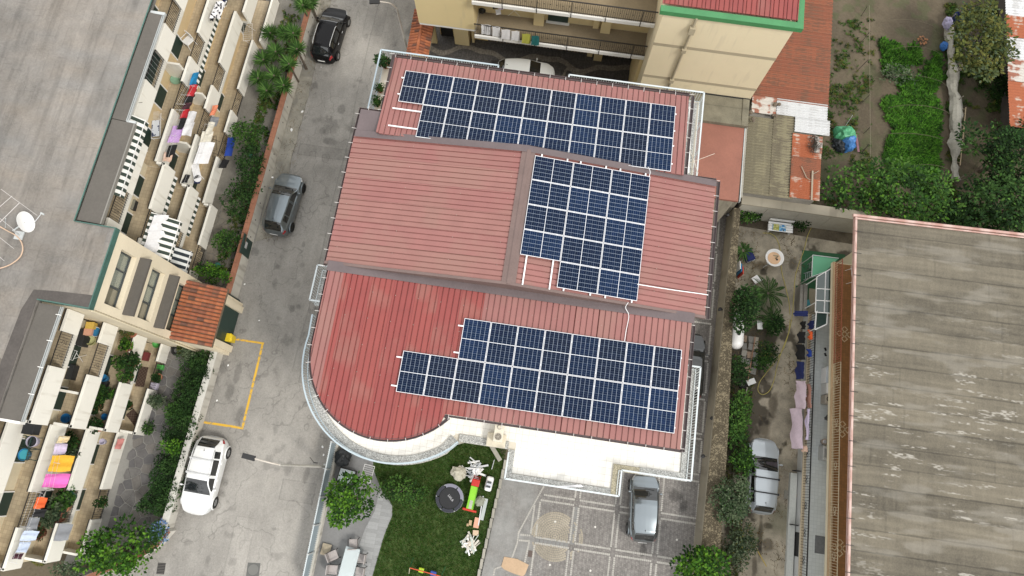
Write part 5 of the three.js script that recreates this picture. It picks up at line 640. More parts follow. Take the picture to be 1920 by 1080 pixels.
  for (const sx of [1, -1]) { part('headlight', [mk(G['headlight' + sx])], M.headlamp, t); part('tail_light', [mk(G['tail_light' + sx])], M.tail, t);
    const mz = (ws0 + 0.075 - 0.5) * L, mr = part('wing_mirror', [rbox(sx * (w + 0.07), hood + 0.08, mz, 0.17, 0.12, 0.1, 0.04, 2), bar(V(sx * (w - 0.06), hood + 0.02, mz), V(sx * (w + 0.03), hood + 0.06, mz), 0.02)], o.mirror ? paint(o.mirror) : pm, t);
    for (const wz of [o.wf ?? 0.18, o.wr ?? 0.82]) { const z = (wz - 0.5) * L, x = sx * (w - 0.065), R = o.R ?? 0.325; const wh = new THREE.Group(); wh.name = 'wheel'; wh.position.set(x, R, z); t.add(wh); part('tyre', [lathe([[R * 0.62, -0.1], [R * 0.94, -0.105], [R, -0.07], [R, 0.07], [R * 0.94, 0.105], [R * 0.62, 0.1]], 28).rotateZ(Math.PI / 2)], M.tyre, wh); part('rim', [new THREE.CylinderGeometry(R * 0.64, R * 0.64, 0.14, 24).rotateZ(Math.PI / 2), ...[0, 1, 2, 3, 4].map(k => new THREE.BoxGeometry(0.02, R * 1.15, 0.05).rotateX(k * Math.PI / 5).translate(sx * 0.08, 0, 0))], o.rim || M.rim, wh); part('arch', [new THREE.TorusGeometry(R + 0.045, 0.05, 6, 18, Math.PI).rotateY(Math.PI / 2).translate(sx * 0.045, 0, 0)], o.arch ? M.plastic : pm, wh); } }
  const pl = (s, y, n) => part(n, [cbox(0, y, s * (L / 2 + 0.012), 0.5, 0.11, 0.015)], M.whitePaint, t); pl(1, o.plateY ?? 0.62, 'number_plate'); pl(-1, 0.42, 'number_plate');
  part('wiper', [sbar(V(-0.05, hood + 0.07, (ws0 - 0.485) * L), V(0.5, hood + 0.09, (ws0 - 0.475) * L), 0.02, 0.015)], M.plastic, t);
  part('roof_aerial', [bar(V(0, Hh, (rw1 - 0.56) * L), V(0, Hh + 0.07, (rw1 - 0.53) * L), 0.018, 6, 0.006)], M.plastic, t);
  part('door_seams', [1, -1].map(sx => [ws0 + 0.1, pillar[0], pillar[1]].map(s => { const P = sec(s); return sbar(V(sx * (P[1][0] + 0.002), P[1][1], (s - 0.5) * L), V(sx * (P[4][0] + 0.003), P[4][1], (s - 0.5) * L), 0.006, 0.012); })), M.plastic, t).userData.kind = 'stuff';
  for (const sx of [1, -1]) for (const s of [pillar[0] - 0.04, pillar[1] - 0.04]) part('door_handle', [rbox(sx * (w + 0.004), hood - 0.1, (s - 0.5) * L, 0.03, 0.03, 0.16, 0.012, 1)], o.handle || pm, t);
  if (o.rails) for (const sx of [1, -1]) part('roof_rail', [tube([V(sx * w * (o.roofW ?? 0.7) * 0.98, Hh - 0.04, (ws1 - 0.44) * L), V(sx * w * (o.roofW ?? 0.7) * 0.97, Hh + 0.05, (ws1 - 0.38) * L), V(sx * w * (o.roofW ?? 0.7) * 0.95, Hh + 0.05, (rw1 - 0.58) * L), V(sx * w * (o.roofW ?? 0.7) * 0.94, Hh - 0.06, (rw1 - 0.53) * L)], 0.02, 20, 6)], o.rails, t);
  for (const s of o.bars || []) part('roof_bar', [rbox(0, Hh + 0.09, (s - 0.5) * L, W * (o.roofW ?? 0.7) * 1.06, 0.03, 0.07, 0.012, 1), ...[1, -1].map(sx => rbox(sx * w * (o.roofW ?? 0.7), Hh + 0.04, (s - 0.5) * L, 0.1, 0.1, 0.13, 0.03, 1))], o.barMat || M.blackMetal, t);
  return t;
}
const mid = (a, b) => V((a[0] + b[0]) / 2, 0.003, (a[1] + b[1]) / 2);
// positions of the two ends in grid metres
makeCar('glossy black sport utility car with silver roof rails parked in the street', { L: 4.2, W: 1.78, Hh: 1.5, col: [0.006, 0.006, 0.007], pos: V(-16.55, 0.003, -26.85), turn: -0.06, rails: M.alu, hood: 0.98, tailY: 1.08, ws0: 0.24, ws1: 0.4, handle: M.alu, paint: { roughness: 0.25, clearcoat: 0.12, specularIntensity: 0.3 } });
makeCar('metallic grey hatchback parked along the terracotta topped wall', { L: 4.2, W: 1.78, Hh: 1.46, col: [0.17, 0.2, 0.22], pos: V(-16.88, 0.003, -14.35), turn: -0.05, paint: { metalness: 0.85, roughness: 0.3 }, rim: M.tyre, tailY: 0.98 });
makeCar('white crossover car with two silver roof bars below the yellow parking bay', { L: 4.4, W: 1.84, Hh: 1.56, col: [0.74, 0.75, 0.75], pos: V(-17.55, 0.003, 2.65), turn: Math.PI - 0.02, rails: M.alu, bars: [0.52, 0.7], barMat: M.alu, hood: 0.98, tailY: 1.06, R: 0.34, ws0: 0.27, ws1: 0.44 });
makeCar('dark metallic hatchback in the sett paved courtyard below the terrace corner', { L: 3.75, W: 1.64, Hh: 1.5, col: [0.21, 0.24, 0.26], paint: { metalness: 0.95, roughness: 0.28 }, pos: V(7.7, 0.003, 0.72), turn: 0.06, ws0: 0.2, ws1: 0.38, roofW: 0.8, tailY: 0.98, hood: 0.95 });
makeCar('silver estate car with two black roof bars beside the bushes of the yard', { L: 4.25, W: 1.68, Hh: 1.45, col: [0.42, 0.46, 0.49], pos: V(14.3, 0.003, -2.05), turn: 0.0, bars: [0.53, 0.72], rw1: 0.9, rw0: 0.97, paint: { metalness: 0.35, roughness: 0.3 }, roofW: 0.78, arch: 0 });
makeCar('white car parked below the laundry in the yard of the yellow building', { L: 3.9, W: 1.66, Hh: 1.48, col: [0.72, 0.74, 0.73], pos: V(-2.95, 0.006, -25.85), turn: -Math.PI / 2 + 0.05, bumper: 1 });
makeCar('black car half hidden by the red roof, in the yard of the yellow building', { L: 4.1, W: 1.7, Hh: 1.45, col: [0.008, 0.008, 0.009], pos: V(2.4, 0.006, -24.6), turn: -Math.PI / 2, paint: { clearcoat: 0.4 } });
makeCar('black car in the narrow lane beside the solar panels', { L: 4.1, W: 1.68, Hh: 1.48, col: [0.008, 0.009, 0.009], pos: V(9.6, 0.003, -7.8), turn: 0.02 });
// ================================================================ trees, hedges and plants
M.bark = tmat(mottle([0.1, 0.08, 0.06], 0.3), 0.95); M.barkPale = tmat(mottle([0.2, 0.18, 0.15], 0.3), 0.95);
M.leaf = new THREE.MeshPhysicalMaterial({ vertexColors: true, roughness: 0.8, specularIntensity: 0.25, side: THREE.DoubleSide });
const LEAF = { citrus: [[0.025, 0.07, 0.01], [0.045, 0.12, 0.012], [0.014, 0.04, 0.008], [0.085, 0.185, 0.018]], dark: [[0.014, 0.036, 0.01], [0.02, 0.052, 0.013], [0.008, 0.02, 0.006], [0.034, 0.075, 0.018]], mid: [[0.024, 0.062, 0.013], [0.038, 0.092, 0.016], [0.013, 0.034, 0.009], [0.062, 0.13, 0.024]], olive: [[0.045, 0.07, 0.035], [0.07, 0.095, 0.05], [0.03, 0.05, 0.026], [0.1, 0.13, 0.075]], yellow: [[0.075, 0.085, 0.02], [0.1, 0.1, 0.025], [0.05, 0.065, 0.018], [0.06, 0.08, 0.03]], weed: [[0.04, 0.13, 0.012], [0.06, 0.17, 0.016], [0.028, 0.085, 0.012], [0.08, 0.2, 0.025]], redgreen: [[0.04, 0.06, 0.02], [0.09, 0.04, 0.025], [0.03, 0.05, 0.018], [0.12, 0.06, 0.03]], blue: [[0.12, 0.2, 0.38], [0.2, 0.28, 0.42], [0.03, 0.07, 0.02], [0.04, 0.1, 0.03]] };
// leaves: folded diamonds, coloured one by one
function leafMesh(list) { // list of [pos, dir, len, wid, color]
  const n = list.length, P = new Float32Array(n * 18), Cc = new Float32Array(n * 18); let k = 0; const up = V(0, 1, 0), s = V(), d = V(), nn = V();
  for (const [p, dir, len, wid, c] of list) { d.copy(dir).normalize(); s.crossVectors(d, up); if (s.lengthSq() < 0.01) s.set(1, 0, 0); s.normalize(); nn.crossVectors(s, d).normalize(); const tip = [p.x + d.x * len, p.y + d.y * len, p.z + d.z * len], m = [p.x + d.x * len * 0.45, p.y + d.y * len * 0.45, p.z + d.z * len * 0.45], f = wid * 0.25; const a = [m[0] + s.x * wid + nn.x * f, m[1] + s.y * wid + nn.y * f, m[2] + s.z * wid + nn.z * f], b = [m[0] - s.x * wid + nn.x * f, m[1] - s.y * wid + nn.y * f, m[2] - s.z * wid + nn.z * f], o = [p.x, p.y, p.z]; for (const v of [o, a, tip, o, tip, b]) { P[k] = v[0]; P[k + 1] = v[1]; P[k + 2] = v[2]; Cc[k] = c[0]; Cc[k + 1] = c[1]; Cc[k + 2] = c[2]; k += 3; } }
  const g = new THREE.BufferGeometry(); g.setAttribute('position', new THREE.BufferAttribute(P, 3)); g.setAttribute('color', new THREE.BufferAttribute(Cc, 3)); g.computeVertexNormals(); return g;
}
function clumpLeaves(clumps, per, leaf, pal, r, flat = 0.5) { const out = []; for (const [cx, cy, cz, R, tone] of clumps) { const n = Math.round(per * R * R); for (let i = 0; i < n; i++) { const a = r() * 6.283, u = r() * 2 - 1, q = Math.sqrt(1 - u * u), rad = R * Math.cbrt(0.25 + 0.75 * r()), dx = q * Math.cos(a), dy = u, dz = q * Math.sin(a); const c = pal[r() < 0.7 ? tone : Math.floor(r() * pal.length)], k = 0.75 + 0.5 * r(); const d = V(dx + (r() - 0.5) * 1.2, dy * flat + (r() - 0.35) * 0.7, dz + (r() - 0.5) * 1.2); const L = leaf * (0.7 + 0.6 * r()); out.push([V(cx + dx * rad, cy + dy * rad * 0.85, cz + dz * rad), d, L, L * 0.3, [c[0] * k, c[1] * k, c[2] * k]]); } } return out; }
function crownClumps(r, n, rx, ry, rz, cy, R0, R1) { const out = [], sd = Math.floor(r() * 1e5); rx = Math.max(0.25, rx - 0.35); rz = Math.max(0.25, rz - 0.35); for (let i = 0; i < n; i++) { const a = r() * 6.283, u = -0.35 + 1.35 * r(), q = Math.sqrt(Math.max(0, 1 - u * u)), lob = 0.62 + 0.75 * vn(a * 1.1 + 3, u * 2.2, sd), k = Math.cbrt(0.1 + 0.9 * r()) * lob; out.push([q * Math.cos(a) * rx * k, cy + u * ry * k, q * Math.sin(a) * rz * k, R0 * 0.75 + (R1 - R0 * 0.75) * r() * r(), Math.floor(r() * 4)]); } return out; }
function tree(name, label, cat, pos, o, group) { // o: h crown centre height, rx ry rz, clumps, per, leaf, pal, seed
  const t = thing(name, label, cat, pos, 0, group), r = rng(o.seed); const cl = crownClumps(r, o.clumps, o.rx, o.ry, o.rz, o.h, o.R0 || 0.3, o.R1 || 0.6);
  const tr = o.tr || 0.12, tk = [bar(V(0, 0, 0), V(0.05, o.h * 0.6, 0.03), tr, 8, tr * 0.75)]; part('trunk', tk, o.bark || M.bark, t);
  const lm = []; for (let i = 0; i < Math.min(14, cl.length); i++) { const c = cl[Math.floor(r() * cl.length)], m = V(c[0] * 0.45, o.h * 0.62 + (c[1] - o.h * 0.6) * 0.4, c[2] * 0.45); lm.push(bar(V(0.04, o.h * 0.5, 0.03), m, tr * 0.5, 5, tr * 0.3), bar(m, V(c[0], c[1], c[2]), tr * 0.3, 4, tr * 0.1)); } part('limbs', lm, o.bark || M.bark, t);
  const g = leafMesh(clumpLeaves(cl, o.per, o.leaf, o.pal, r)); part('crown', [g], M.leaf, t, true); return t;
}
const gnd = (u, v, h) => { const p = at(u, v, h); return V(p.x, 0, p.z); };
// street-corner bush with citrus leaves, and the blue flowered shrub beside it
tree('citrus_bush', 'large glossy bright green bush at the street corner', 'bush', gnd(225, 1030, 1.5), { h: 1.55, rx: 2.35, ry: 1.2, rz: 1.55, clumps: 95, per: 190, leaf: 0.2, pal: LEAF.citrus, seed: 301, R0: 0.3, R1: 0.55 });
tree('flowering_shrub', 'shrub with pale blue flowers next to the corner bush', 'shrub', gnd(296, 1000, 1.2), { h: 1.0, rx: 0.75, ry: 0.7, rz: 0.75, clumps: 26, per: 260, leaf: 0.12, pal: LEAF.blue, seed: 302 });
// clipped hedge behind the white wall
{ const pts = [[372, 660], [362, 700], [345, 745], [338, 790], [326, 835], [312, 880], [304, 920], [293, 955]].map(([u, v]) => gnd(u, v, 1.2)); const t = thing('hedge', 'dense dark green hedge behind the low white wall', 'hedge', V(pts[3].x, 0, pts[3].z)), r = rng(303), cl = []; for (const [a, b] of poly(pts)) for (let i = 0; i < 30; i++) { const k = r(), x = mix(a.x, b.x, k) - pts[3].x, z = mix(a.z, b.z, k) - pts[3].z; cl.push([x + (r() - 0.5) * 1.35, 0.5 + 0.8 * r(), z + (r() - 0.5) * 0.4, 0.26 + 0.16 * r(), Math.floor(r() * 4)]); } part('foliage', [leafMesh(clumpLeaves(cl, 760, 0.1, LEAF.dark.concat([[0.03, 0.07, 0.02]]), r))], M.leaf, t, true); part('stems', cl.filter((c, i) => i % 6 === 0).map(c => bar(V(c[0], 0, c[2]), V(c[0] + 0.1, 1, c[2]), 0.02, 4)), M.bark, t).userData.kind = 'stuff'; }
// shrubs in the gardens of the apartment block
for (const [u, v, h, rx, ry, rz, n, pal, lab, leaf] of [[462, 252, 1.4, 1.35, 0.7, 1.4, 60, LEAF.mid, 'leafy shrub drooping over the upper gardens beside the drying laundry'], [470, 305, 1.3, 1.2, 0.8, 1.7, 70, LEAF.dark, 'dense dark shrub behind the garden wall, above the grey car'], [455, 370, 1.3, 1.15, 0.9, 1.8, 74, LEAF.dark, 'dark shrub right beside the parked grey car'], [425, 455, 1.1, 1.0, 0.6, 1.0, 36, LEAF.mid, 'loose shrub beside the dark green gate'], [398, 512, 1.3, 1.4, 0.7, 0.8, 46, LEAF.citrus, 'bright leafy shrub against the clay tiled porch'], [327, 770, 1.0, 0.5, 0.6, 0.6, 20, LEAF.mid, 'light green shrub growing out of the hedge'], [325, 838, 1.4, 0.95, 0.5, 0.55, 30, LEAF.citrus, 'bright green shrub on top of the hedge near the white car'], [297, 752, 0.55, 0.4, 0.4, 0.4, 14, LEAF.olive, 'small rounded olive shrub on the stone paving'], [281, 803, 0.4, 0.4, 0.35, 0.4, 12, LEAF.mid, 'small round green shrub at the edge of the stone paving'], [350, 665, 1.2, 0.8, 0.5, 0.6, 24, LEAF.olive, 'yellowish shrub below the clay tiled porch'], [75, 1040, 0.8, 1.0, 0.5, 0.7, 24, LEAF.yellow, 'straggly yellow-green shrub under the lowest balconies'], [130, 1068, 0.6, 1.2, 0.4, 0.5, 22, LEAF.olive, 'low straggly shrub at the foot of the balconies'], [275, 950, 1.0, 0.6, 0.7, 0.6, 20, LEAF.dark, 'dark pointed shrub at the end of the hedge']])
  tree('shrub', lab, 'shrub', gnd(u, v, h), { h, rx, ry, rz, clumps: n, per: 330, leaf: leaf || 0.13, pal, seed: 310 + u, tr: 0.05, R0: 0.2, R1: 0.42 });
// spiky rosettes
function rosette(r, n, len, pal, up = 0.5) { const l = []; for (let i = 0; i < n; i++) { const a = r() * 6.283, e = up * (r() * 1.6 - 0.25); const c = pal[Math.floor(r() * pal.length)], k = 0.7 + 0.6 * r(), d = V(Math.cos(a), e, Math.sin(a)); l.push([V(0, 0, 0), d, len * (0.75 + 0.35 * r()), 0.036, [c[0] * k, c[1] * k, c[2] * k]]); } return leafMesh(l); }
const YUC = [[0.03, 0.072, 0.015], [0.05, 0.115, 0.022], [0.085, 0.165, 0.04], [0.02, 0.048, 0.012]];
{ const spots = [[533, 62, 2.6], [515, 95, 2.4], [555, 90, 2.5], [540, 118, 2.3], [492, 110, 2.0], [512, 140, 2.1], [482, 145, 1.9], [530, 158, 2.0], [498, 168, 1.8], [548, 60, 2.8], [566, 8, 2.4], [580, 2, 2.2], [505, 60, 1.6]]; const r = rng(340); spots.forEach(([u, v, h], i) => { const t = thing('yucca', ['tall spiky yucca in the cluster behind the garden wall across from the black car'][0], 'yucca', gnd(u, v, h), 0, 'yuccas behind the garden wall'); part('trunk', [bar(V(0, 0, 0), V(0.06, h, 0.04), 0.09, 7, 0.06)], M.bark, t); part('rosette', [rosette(r, 170, 0.76, YUC, 0.8).translate(0.06, h - 0.1, 0.04)], M.leaf, t, true); }); }
// house garden tree, ivy mass under the terrace
tree('garden_tree', 'leafy bright green tree beside the patio and the street fence', 'tree', gnd(652, 938, 2.4), { h: 2.4, rx: 1.65, ry: 1.1, rz: 1.7, clumps: 78, per: 210, leaf: 0.19, pal: LEAF.citrus.concat(LEAF.mid), seed: 350, R0: 0.28, R1: 0.55 });
tree('climbing_shrub', 'dark spreading shrub over the lawn under the curved terrace', 'shrub', gnd(755, 918, 0.9), { h: 0.9, rx: 1.7, ry: 0.5, rz: 0.95, clumps: 60, per: 230, leaf: 0.13, pal: LEAF.mid.concat(LEAF.dark, LEAF.dark), seed: 351, R0: 0.22, R1: 0.42 });
// east yard
tree('yard_tree', 'dense dark green tree against the lane wall near the white tank', 'tree', gnd(1397, 577, 2.2), { h: 2.2, rx: 0.95, ry: 0.9, rz: 1.5, clumps: 64, per: 230, leaf: 0.16, pal: LEAF.dark, seed: 352 });
tree('shrub', 'leafy dark shrub in the corner below the yard wall', 'shrub', gnd(1405, 403, 0.7), { h: 0.7, rx: 0.9, ry: 0.5, rz: 0.5, clumps: 22, per: 260, leaf: 0.15, pal: LEAF.mid, seed: 353, tr: 0.04 });
tree('shrub', 'small dark shrub at the end of the painted bench', 'shrub', gnd(1498, 417, 0.5), { h: 0.5, rx: 0.4, ry: 0.35, rz: 0.4, clumps: 12, per: 260, leaf: 0.13, pal: LEAF.dark, seed: 354, tr: 0.03 });
tree('shrub', 'leafy green shrub between the lane wall and the silver car bonnet', 'shrub', gnd(1386, 785, 1.1), { h: 1.1, rx: 0.8, ry: 0.6, rz: 2.0, clumps: 60, per: 230, leaf: 0.15, pal: LEAF.mid, seed: 355, tr: 0.05 });
tree('shrub', 'mid green shrub overhanging the silver car', 'shrub', gnd(1392, 862, 1.2), { h: 1.2, rx: 0.75, ry: 0.6, rz: 1.0, clumps: 44, per: 230, leaf: 0.15, pal: LEAF.mid.concat(LEAF.citrus), seed: 356, tr: 0.05 });
tree('olive_tree', 'grey-green olive tree leaning over the lane wall', 'tree', gnd(1372, 940, 2.0), { h: 2.0, rx: 1.2, ry: 0.9, rz: 1.5, clumps: 70, per: 300, leaf: 0.14, pal: LEAF.olive.concat(LEAF.dark), seed: 357, bark: M.barkPale });
tree('shrub', 'tangled grey-green shrub beside the wet streak of the yard', 'shrub', gnd(1390, 1015, 0.8), { h: 0.8, rx: 0.95, ry: 0.5, rz: 1.3, clumps: 40, per: 240, leaf: 0.13, pal: LEAF.olive.concat(LEAF.yellow), seed: 358, tr: 0.04 });
tree('citrus_tree', 'bright green tree at the courtyard end of the lane wall', 'tree', gnd(1315, 1062, 2.0), { h: 2.0, rx: 1.6, ry: 1.1, rz: 1.3, clumps: 70, per: 220, leaf: 0.19, pal: LEAF.citrus, seed: 359 });
tree('shrub', 'low green plants growing among the stacked tiles', 'plants', gnd(1428, 675, 0.4), { h: 0.4, rx: 0.3, ry: 0.3, rz: 0.7, clumps: 12, per: 240, leaf: 0.13, pal: LEAF.mid, seed: 360, tr: 0.02 });
tree('shrub', 'dark shrub beside the yellow hose below the cycads', 'shrub', gnd(1452, 612, 0.8), { h: 0.8, rx: 0.75, ry: 0.5, rz: 0.7, clumps: 24, per: 230, leaf: 0.14, pal: LEAF.dark, seed: 361, tr: 0.04 });
// cycad palms
function palm(label, pos, n, len, h, seed) { const t = thing('cycad_palm', label, 'palm', pos), r = rng(seed), lf = [], rc = []; for (let i = 0; i < n; i++) { const a = i * 2.39996 + r() * 0.3, el = 1.0 - 1.0 * (i / n) + 0.2 * r(), L = len * (0.8 + 0.3 * r()); let p = V(0, h, 0), prev = p; const d0 = V(Math.cos(a), 0, Math.sin(a)); const side = V(-Math.sin(a), 0, Math.cos(a)); for (let k = 1; k <= 12; k++) { const s = k / 12, y = h + L * (Math.sin(el) * s - 0.75 * s * s), q = V(d0.x * L * s * Math.cos(el * 0.6), y, d0.z * L * s * Math.cos(el * 0.6)); rc.push(bar(prev, q, 0.008, 3)); for (const sg of [1, -1]) for (const f of [0.3, 0.8]) { const o = prev.clone().lerp(q, f), ll = L * 0.17 * Math.sin(Math.PI * (0.12 + 0.82 * s)); const c = LEAF.mid[Math.floor(r() * 3)], kk = 0.7 + 0.5 * r(); lf.push([o, V(side.x * sg * 0.7 + d0.x * 0.9, 0.05, side.z * sg * 0.7 + d0.z * 0.9), ll, 0.014, [c[0] * kk, c[1] * kk, c[2] * kk]]); } prev = q; } } part('trunk', [bar(V(0, 0, 0), V(0, h + 0.05, 0), 0.14, 8, 0.11)], M.bark, t); part('frond_ribs', rc, mat([0.05, 0.07, 0.02], 0.8), t).userData.kind = 'stuff'; part('fronds', [leafMesh(lf)], M.leaf, t, true).userData.kind = 'stuff'; return t; }
palm('large cycad palm with fan of dark fronds beside the fountain', gnd(1440, 550, 1.0), 26, 1.35, 1.0, 370); palm('smaller cycad palm below the large one', gnd(1446, 600, 0.7), 20, 1.0, 0.7, 371); palm('small dark palm against the lane wall near the fountain', gnd(1393, 470, 0.8), 20, 0.75, 0.8, 372);
// trees round the field
tree('field_tree', 'wide bright green tree in front of the vegetable field', 'tree', gnd(1678, 362, 2.4), { h: 2.4, rx: 3.7, ry: 1.3, rz: 2.0, clumps: 150, per: 170, leaf: 0.22, pal: LEAF.mid.concat(LEAF.citrus), seed: 380, R0: 0.35, R1: 0.75, tr: 0.18 });
tree('field_tree', 'dark green tree behind the flat mossy roof', 'tree', gnd(1868, 385, 2.4), { h: 2.4, rx: 2.7, ry: 1.5, rz: 2.4, clumps: 140, per: 170, leaf: 0.22, pal: LEAF.dark.concat(LEAF.mid), seed: 381, R0: 0.35, R1: 0.7, tr: 0.18 });
tree('field_tree', 'dense dark tree at the end of the bare path', 'tree', gnd(1890, 290, 2.6), { h: 2.6, rx: 2.5, ry: 1.5, rz: 2.5, clumps: 130, per: 170, leaf: 0.22, pal: LEAF.dark.concat(LEAF.mid), seed: 382, R0: 0.35, R1: 0.7, tr: 0.18 });
tree('field_tree', 'dark low tree between the wide tree and the mossy roof', 'tree', gnd(1800, 405, 1.6), { h: 1.6, rx: 1.6, ry: 0.9, rz: 1.1, clumps: 55, per: 180, leaf: 0.2, pal: LEAF.dark, seed: 383, R0: 0.3, R1: 0.6 });
tree('willow_tree', 'yellowish drooping tree beside the rust and white shed roof', 'tree', gnd(1842, 80, 3.0), { h: 3.0, rx: 2.0, ry: 1.4, rz: 2.9, clumps: 110, per: 170, leaf: 0.24, pal: LEAF.yellow.concat(LEAF.olive), seed: 384, R0: 0.3, R1: 0.65, bark: M.barkPale });
tree('shrub', 'dark shrub under the drooping tree', 'shrub', gnd(1880, 165, 1.0), { h: 1.0, rx: 0.8, ry: 0.6, rz: 1.2, clumps: 26, per: 200, leaf: 0.18, pal: LEAF.dark, seed: 385, tr: 0.05 });
tree('field_shrub', 'grey leafless looking shrub in the middle of the weeds', 'shrub', gnd(1683, 140, 0.7), { h: 0.7, rx: 1.5, ry: 0.5, rz: 0.9, clumps: 26, per: 120, leaf: 0.16, pal: LEAF.olive, seed: 386, tr: 0.05, bark: M.barkPale });
// ground cover
function scatter(name, label, n, test, bx, geo, pal, seed, s0, s1, lift = 0) { const r = rng(seed), im = new THREE.InstancedMesh(geo, new THREE.MeshPhysicalMaterial({ color: 0xffffff, roughness: 0.9, specularIntensity: 0.2, side: THREE.DoubleSide }), n), m = new THREE.Matrix4(), q = new THREE.Quaternion(), c = new THREE.Color(); let k = 0, guard = 0; while (k < n && guard++ < n * 40) { const x = mix(bx[0], bx[1], r()), z = mix(bx[2], bx[3], r()); if (!test(x, z, r)) continue; const s = s0 + (s1 - s0) * r(); q.setFromEuler(new THREE.Euler((r() - 0.5) * 0.5, r() * 6.28, (r() - 0.5) * 0.5)); m.compose(V(x, lift, z), q, V(s, s * (0.7 + 0.6 * r()), s)); im.setMatrixAt(k, m); const p = pal[Math.floor(r() * pal.length)], f = 0.75 + 0.5 * r(); im.setColorAt(k, c.setRGB(p[0] * f, p[1] * f, p[2] * f)); k++; } im.count = k; im.name = numbered(name); im.castShadow = im.receiveShadow = true; scene.add(im); im.userData = { kind: 'stuff', label, category: name.includes('grass') ? 'grass' : 'weeds' }; return im; }
const blade = (() => { const l = []; const r = rng(390); for (let i = 0; i < 7; i++) { const a = r() * 6.28; l.push([V((r() - 0.5) * 0.06, 0, (r() - 0.5) * 0.06), V(Math.cos(a) * 0.6, 1, Math.sin(a) * 0.6), 0.07 + 0.05 * r(), 0.006, [1, 1, 1]]); } const g = leafMesh(l); g.deleteAttribute('color'); return g; })();
const weedG = (() => { const l = []; const r = rng(391); for (let i = 0; i < 9; i++) { const a = r() * 6.28; l.push([V((r() - 0.5) * 0.12, 0.03 * r(), (r() - 0.5) * 0.12), V(Math.cos(a), 0.4 + 0.5 * r(), Math.sin(a)), 0.13 + 0.09 * r(), 0.035, [1, 1, 1]]); } const g = leafMesh(l); g.deleteAttribute('color'); return g; })();
const inLawn = (x, z) => { let ex = -8.4; for (const [a, b] of poly(patioEdge)) if (z >= a[1] && z < b[1]) ex = mix(a[0], b[0], (z - a[1]) / (b[1] - a[1])); return x > ex + 0.03 && x < -0.55 - Math.max(0, z) * 0.085 && z > -1.6 && z < 8.3; };
scatter('lawn_grass', 'short dark green grass of the house lawn', 26000, inLawn, [-8.5, -0.5, -1.7, 8.3], blade, [[0.038, 0.1, 0.014], [0.052, 0.125, 0.02], [0.026, 0.066, 0.011], [0.1, 0.125, 0.036]], 392, 0.7, 1.3);
const wp = at(1705, 200, 0); scatter('field_weeds', 'lush green weeds covering the vegetable bed', 9000, (x, z, r) => { const n = fbm(x * 0.7, z * 0.7, 393, 3); const m = fbm(x * 0.35 + 7, z * 0.35, 420, 3); const e = Math.min(sm(20.0, 22.0, x + 2.6 * (m - 0.5) + 0.8 * (n - 0.5)), sm(25.4, 24.4, x + 1.2 * (n - 0.5)), sm(-33, -31.4, z + 2 * (m - 0.5)), sm(-21.6, -23, z)); const b = vn(x * 1.6, z * 1.6, 422), low = sm(-29.5, -27, z); return e * (0.5 * n + 0.5 * m + 0.35 * b + 0.16 * low - 0.08) > 0.42 + 0.3 * r(); }, [20, 25.3, -33, -21.5], weedG, LEAF.weed.concat(LEAF.weed, LEAF.mid), 394, 0.6, 1.7);
scatter('field_weeds', 'sparse weeds on the bare soil beside the shed', 1500, (x, z, r) => fbm(x * 1.2, z * 1.2, 395, 3) > 0.45 + 0.2 * r(), [16.4, 20.4, -34, -19.5], weedG, LEAF.yellow.concat(LEAF.mid), 396, 0.4, 0.9);
scatter('field_weeds', 'weeds along the bare path beyond the net fence', 2200, (x, z, r) => fbm(x * 0.9, z * 0.9, 397, 3) > 0.42 + 0.2 * r() && (x < 26.2 || x > 29 || z < -28), [25.3, 30, -36, -19.5], weedG, LEAF.mid.concat(LEAF.yellow), 398, 0.6, 1.3);
const litterG = (() => { const l = []; const r = rng(430); for (let i = 0; i < 5; i++) { const a = r() * 6.28; l.push([V((r() - 0.5) * 0.25, 0.01 + 0.01 * r(), (r() - 0.5) * 0.25), V(Math.cos(a), 0.08, Math.sin(a)), 0.07, 0.022, [1, 1, 1]]); } const g = leafMesh(l); g.deleteAttribute('color'); return g; })();
scatter('leaf_litter', 'dry brown leaves scattered over the yard', 1100, (x, z, r) => fbm(x * 1.1, z * 1.1, 431, 3) + 0.3 * sm(14.6, 12.6, x) > 0.5 + 0.3 * r(), [12, 16.3, -17.2, 4.5], litterG, [[0.1, 0.065, 0.03], [0.16, 0.11, 0.05], [0.06, 0.045, 0.025], [0.2, 0.16, 0.09]], 432, 0.6, 1.2, 0.004);
scatter('leaf_litter', 'dry leaves gathered along the garden wall on the street side', 420, (x, z, r) => x < -17.3 + 0.9 * r() * r(), [-18.1, -16.2, -30, -12], litterG, [[0.12, 0.085, 0.045], [0.2, 0.16, 0.1], [0.07, 0.055, 0.035]], 433, 0.4, 0.9, 0.046);
scatter('yard_weeds', 'weeds and moss along the foot of the yard bushes', 900, (x, z, r) => fbm(x * 1.5, z * 1.5, 399, 3) > 0.4 + 0.25 * r(), [12.0, 13.6, -9, 5], weedG, LEAF.olive.concat(LEAF.yellow), 400, 0.4, 0.8);
tree('shrub', 'straggly shrub between the tile stacks and the lane wall', 'shrub', gnd(1384, 700, 0.8), { h: 0.8, rx: 0.6, ry: 0.5, rz: 1.0, clumps: 22, per: 240, leaf: 0.13, pal: LEAF.dark, seed: 434, tr: 0.03 });
tree('shrub', 'low tangled shrub where the hose loops', 'shrub', gnd(1440, 660, 0.5), { h: 0.5, rx: 0.8, ry: 0.4, rz: 0.8, clumps: 22, per: 220, leaf: 0.12, pal: LEAF.dark.concat(LEAF.yellow), seed: 435, tr: 0.03 });
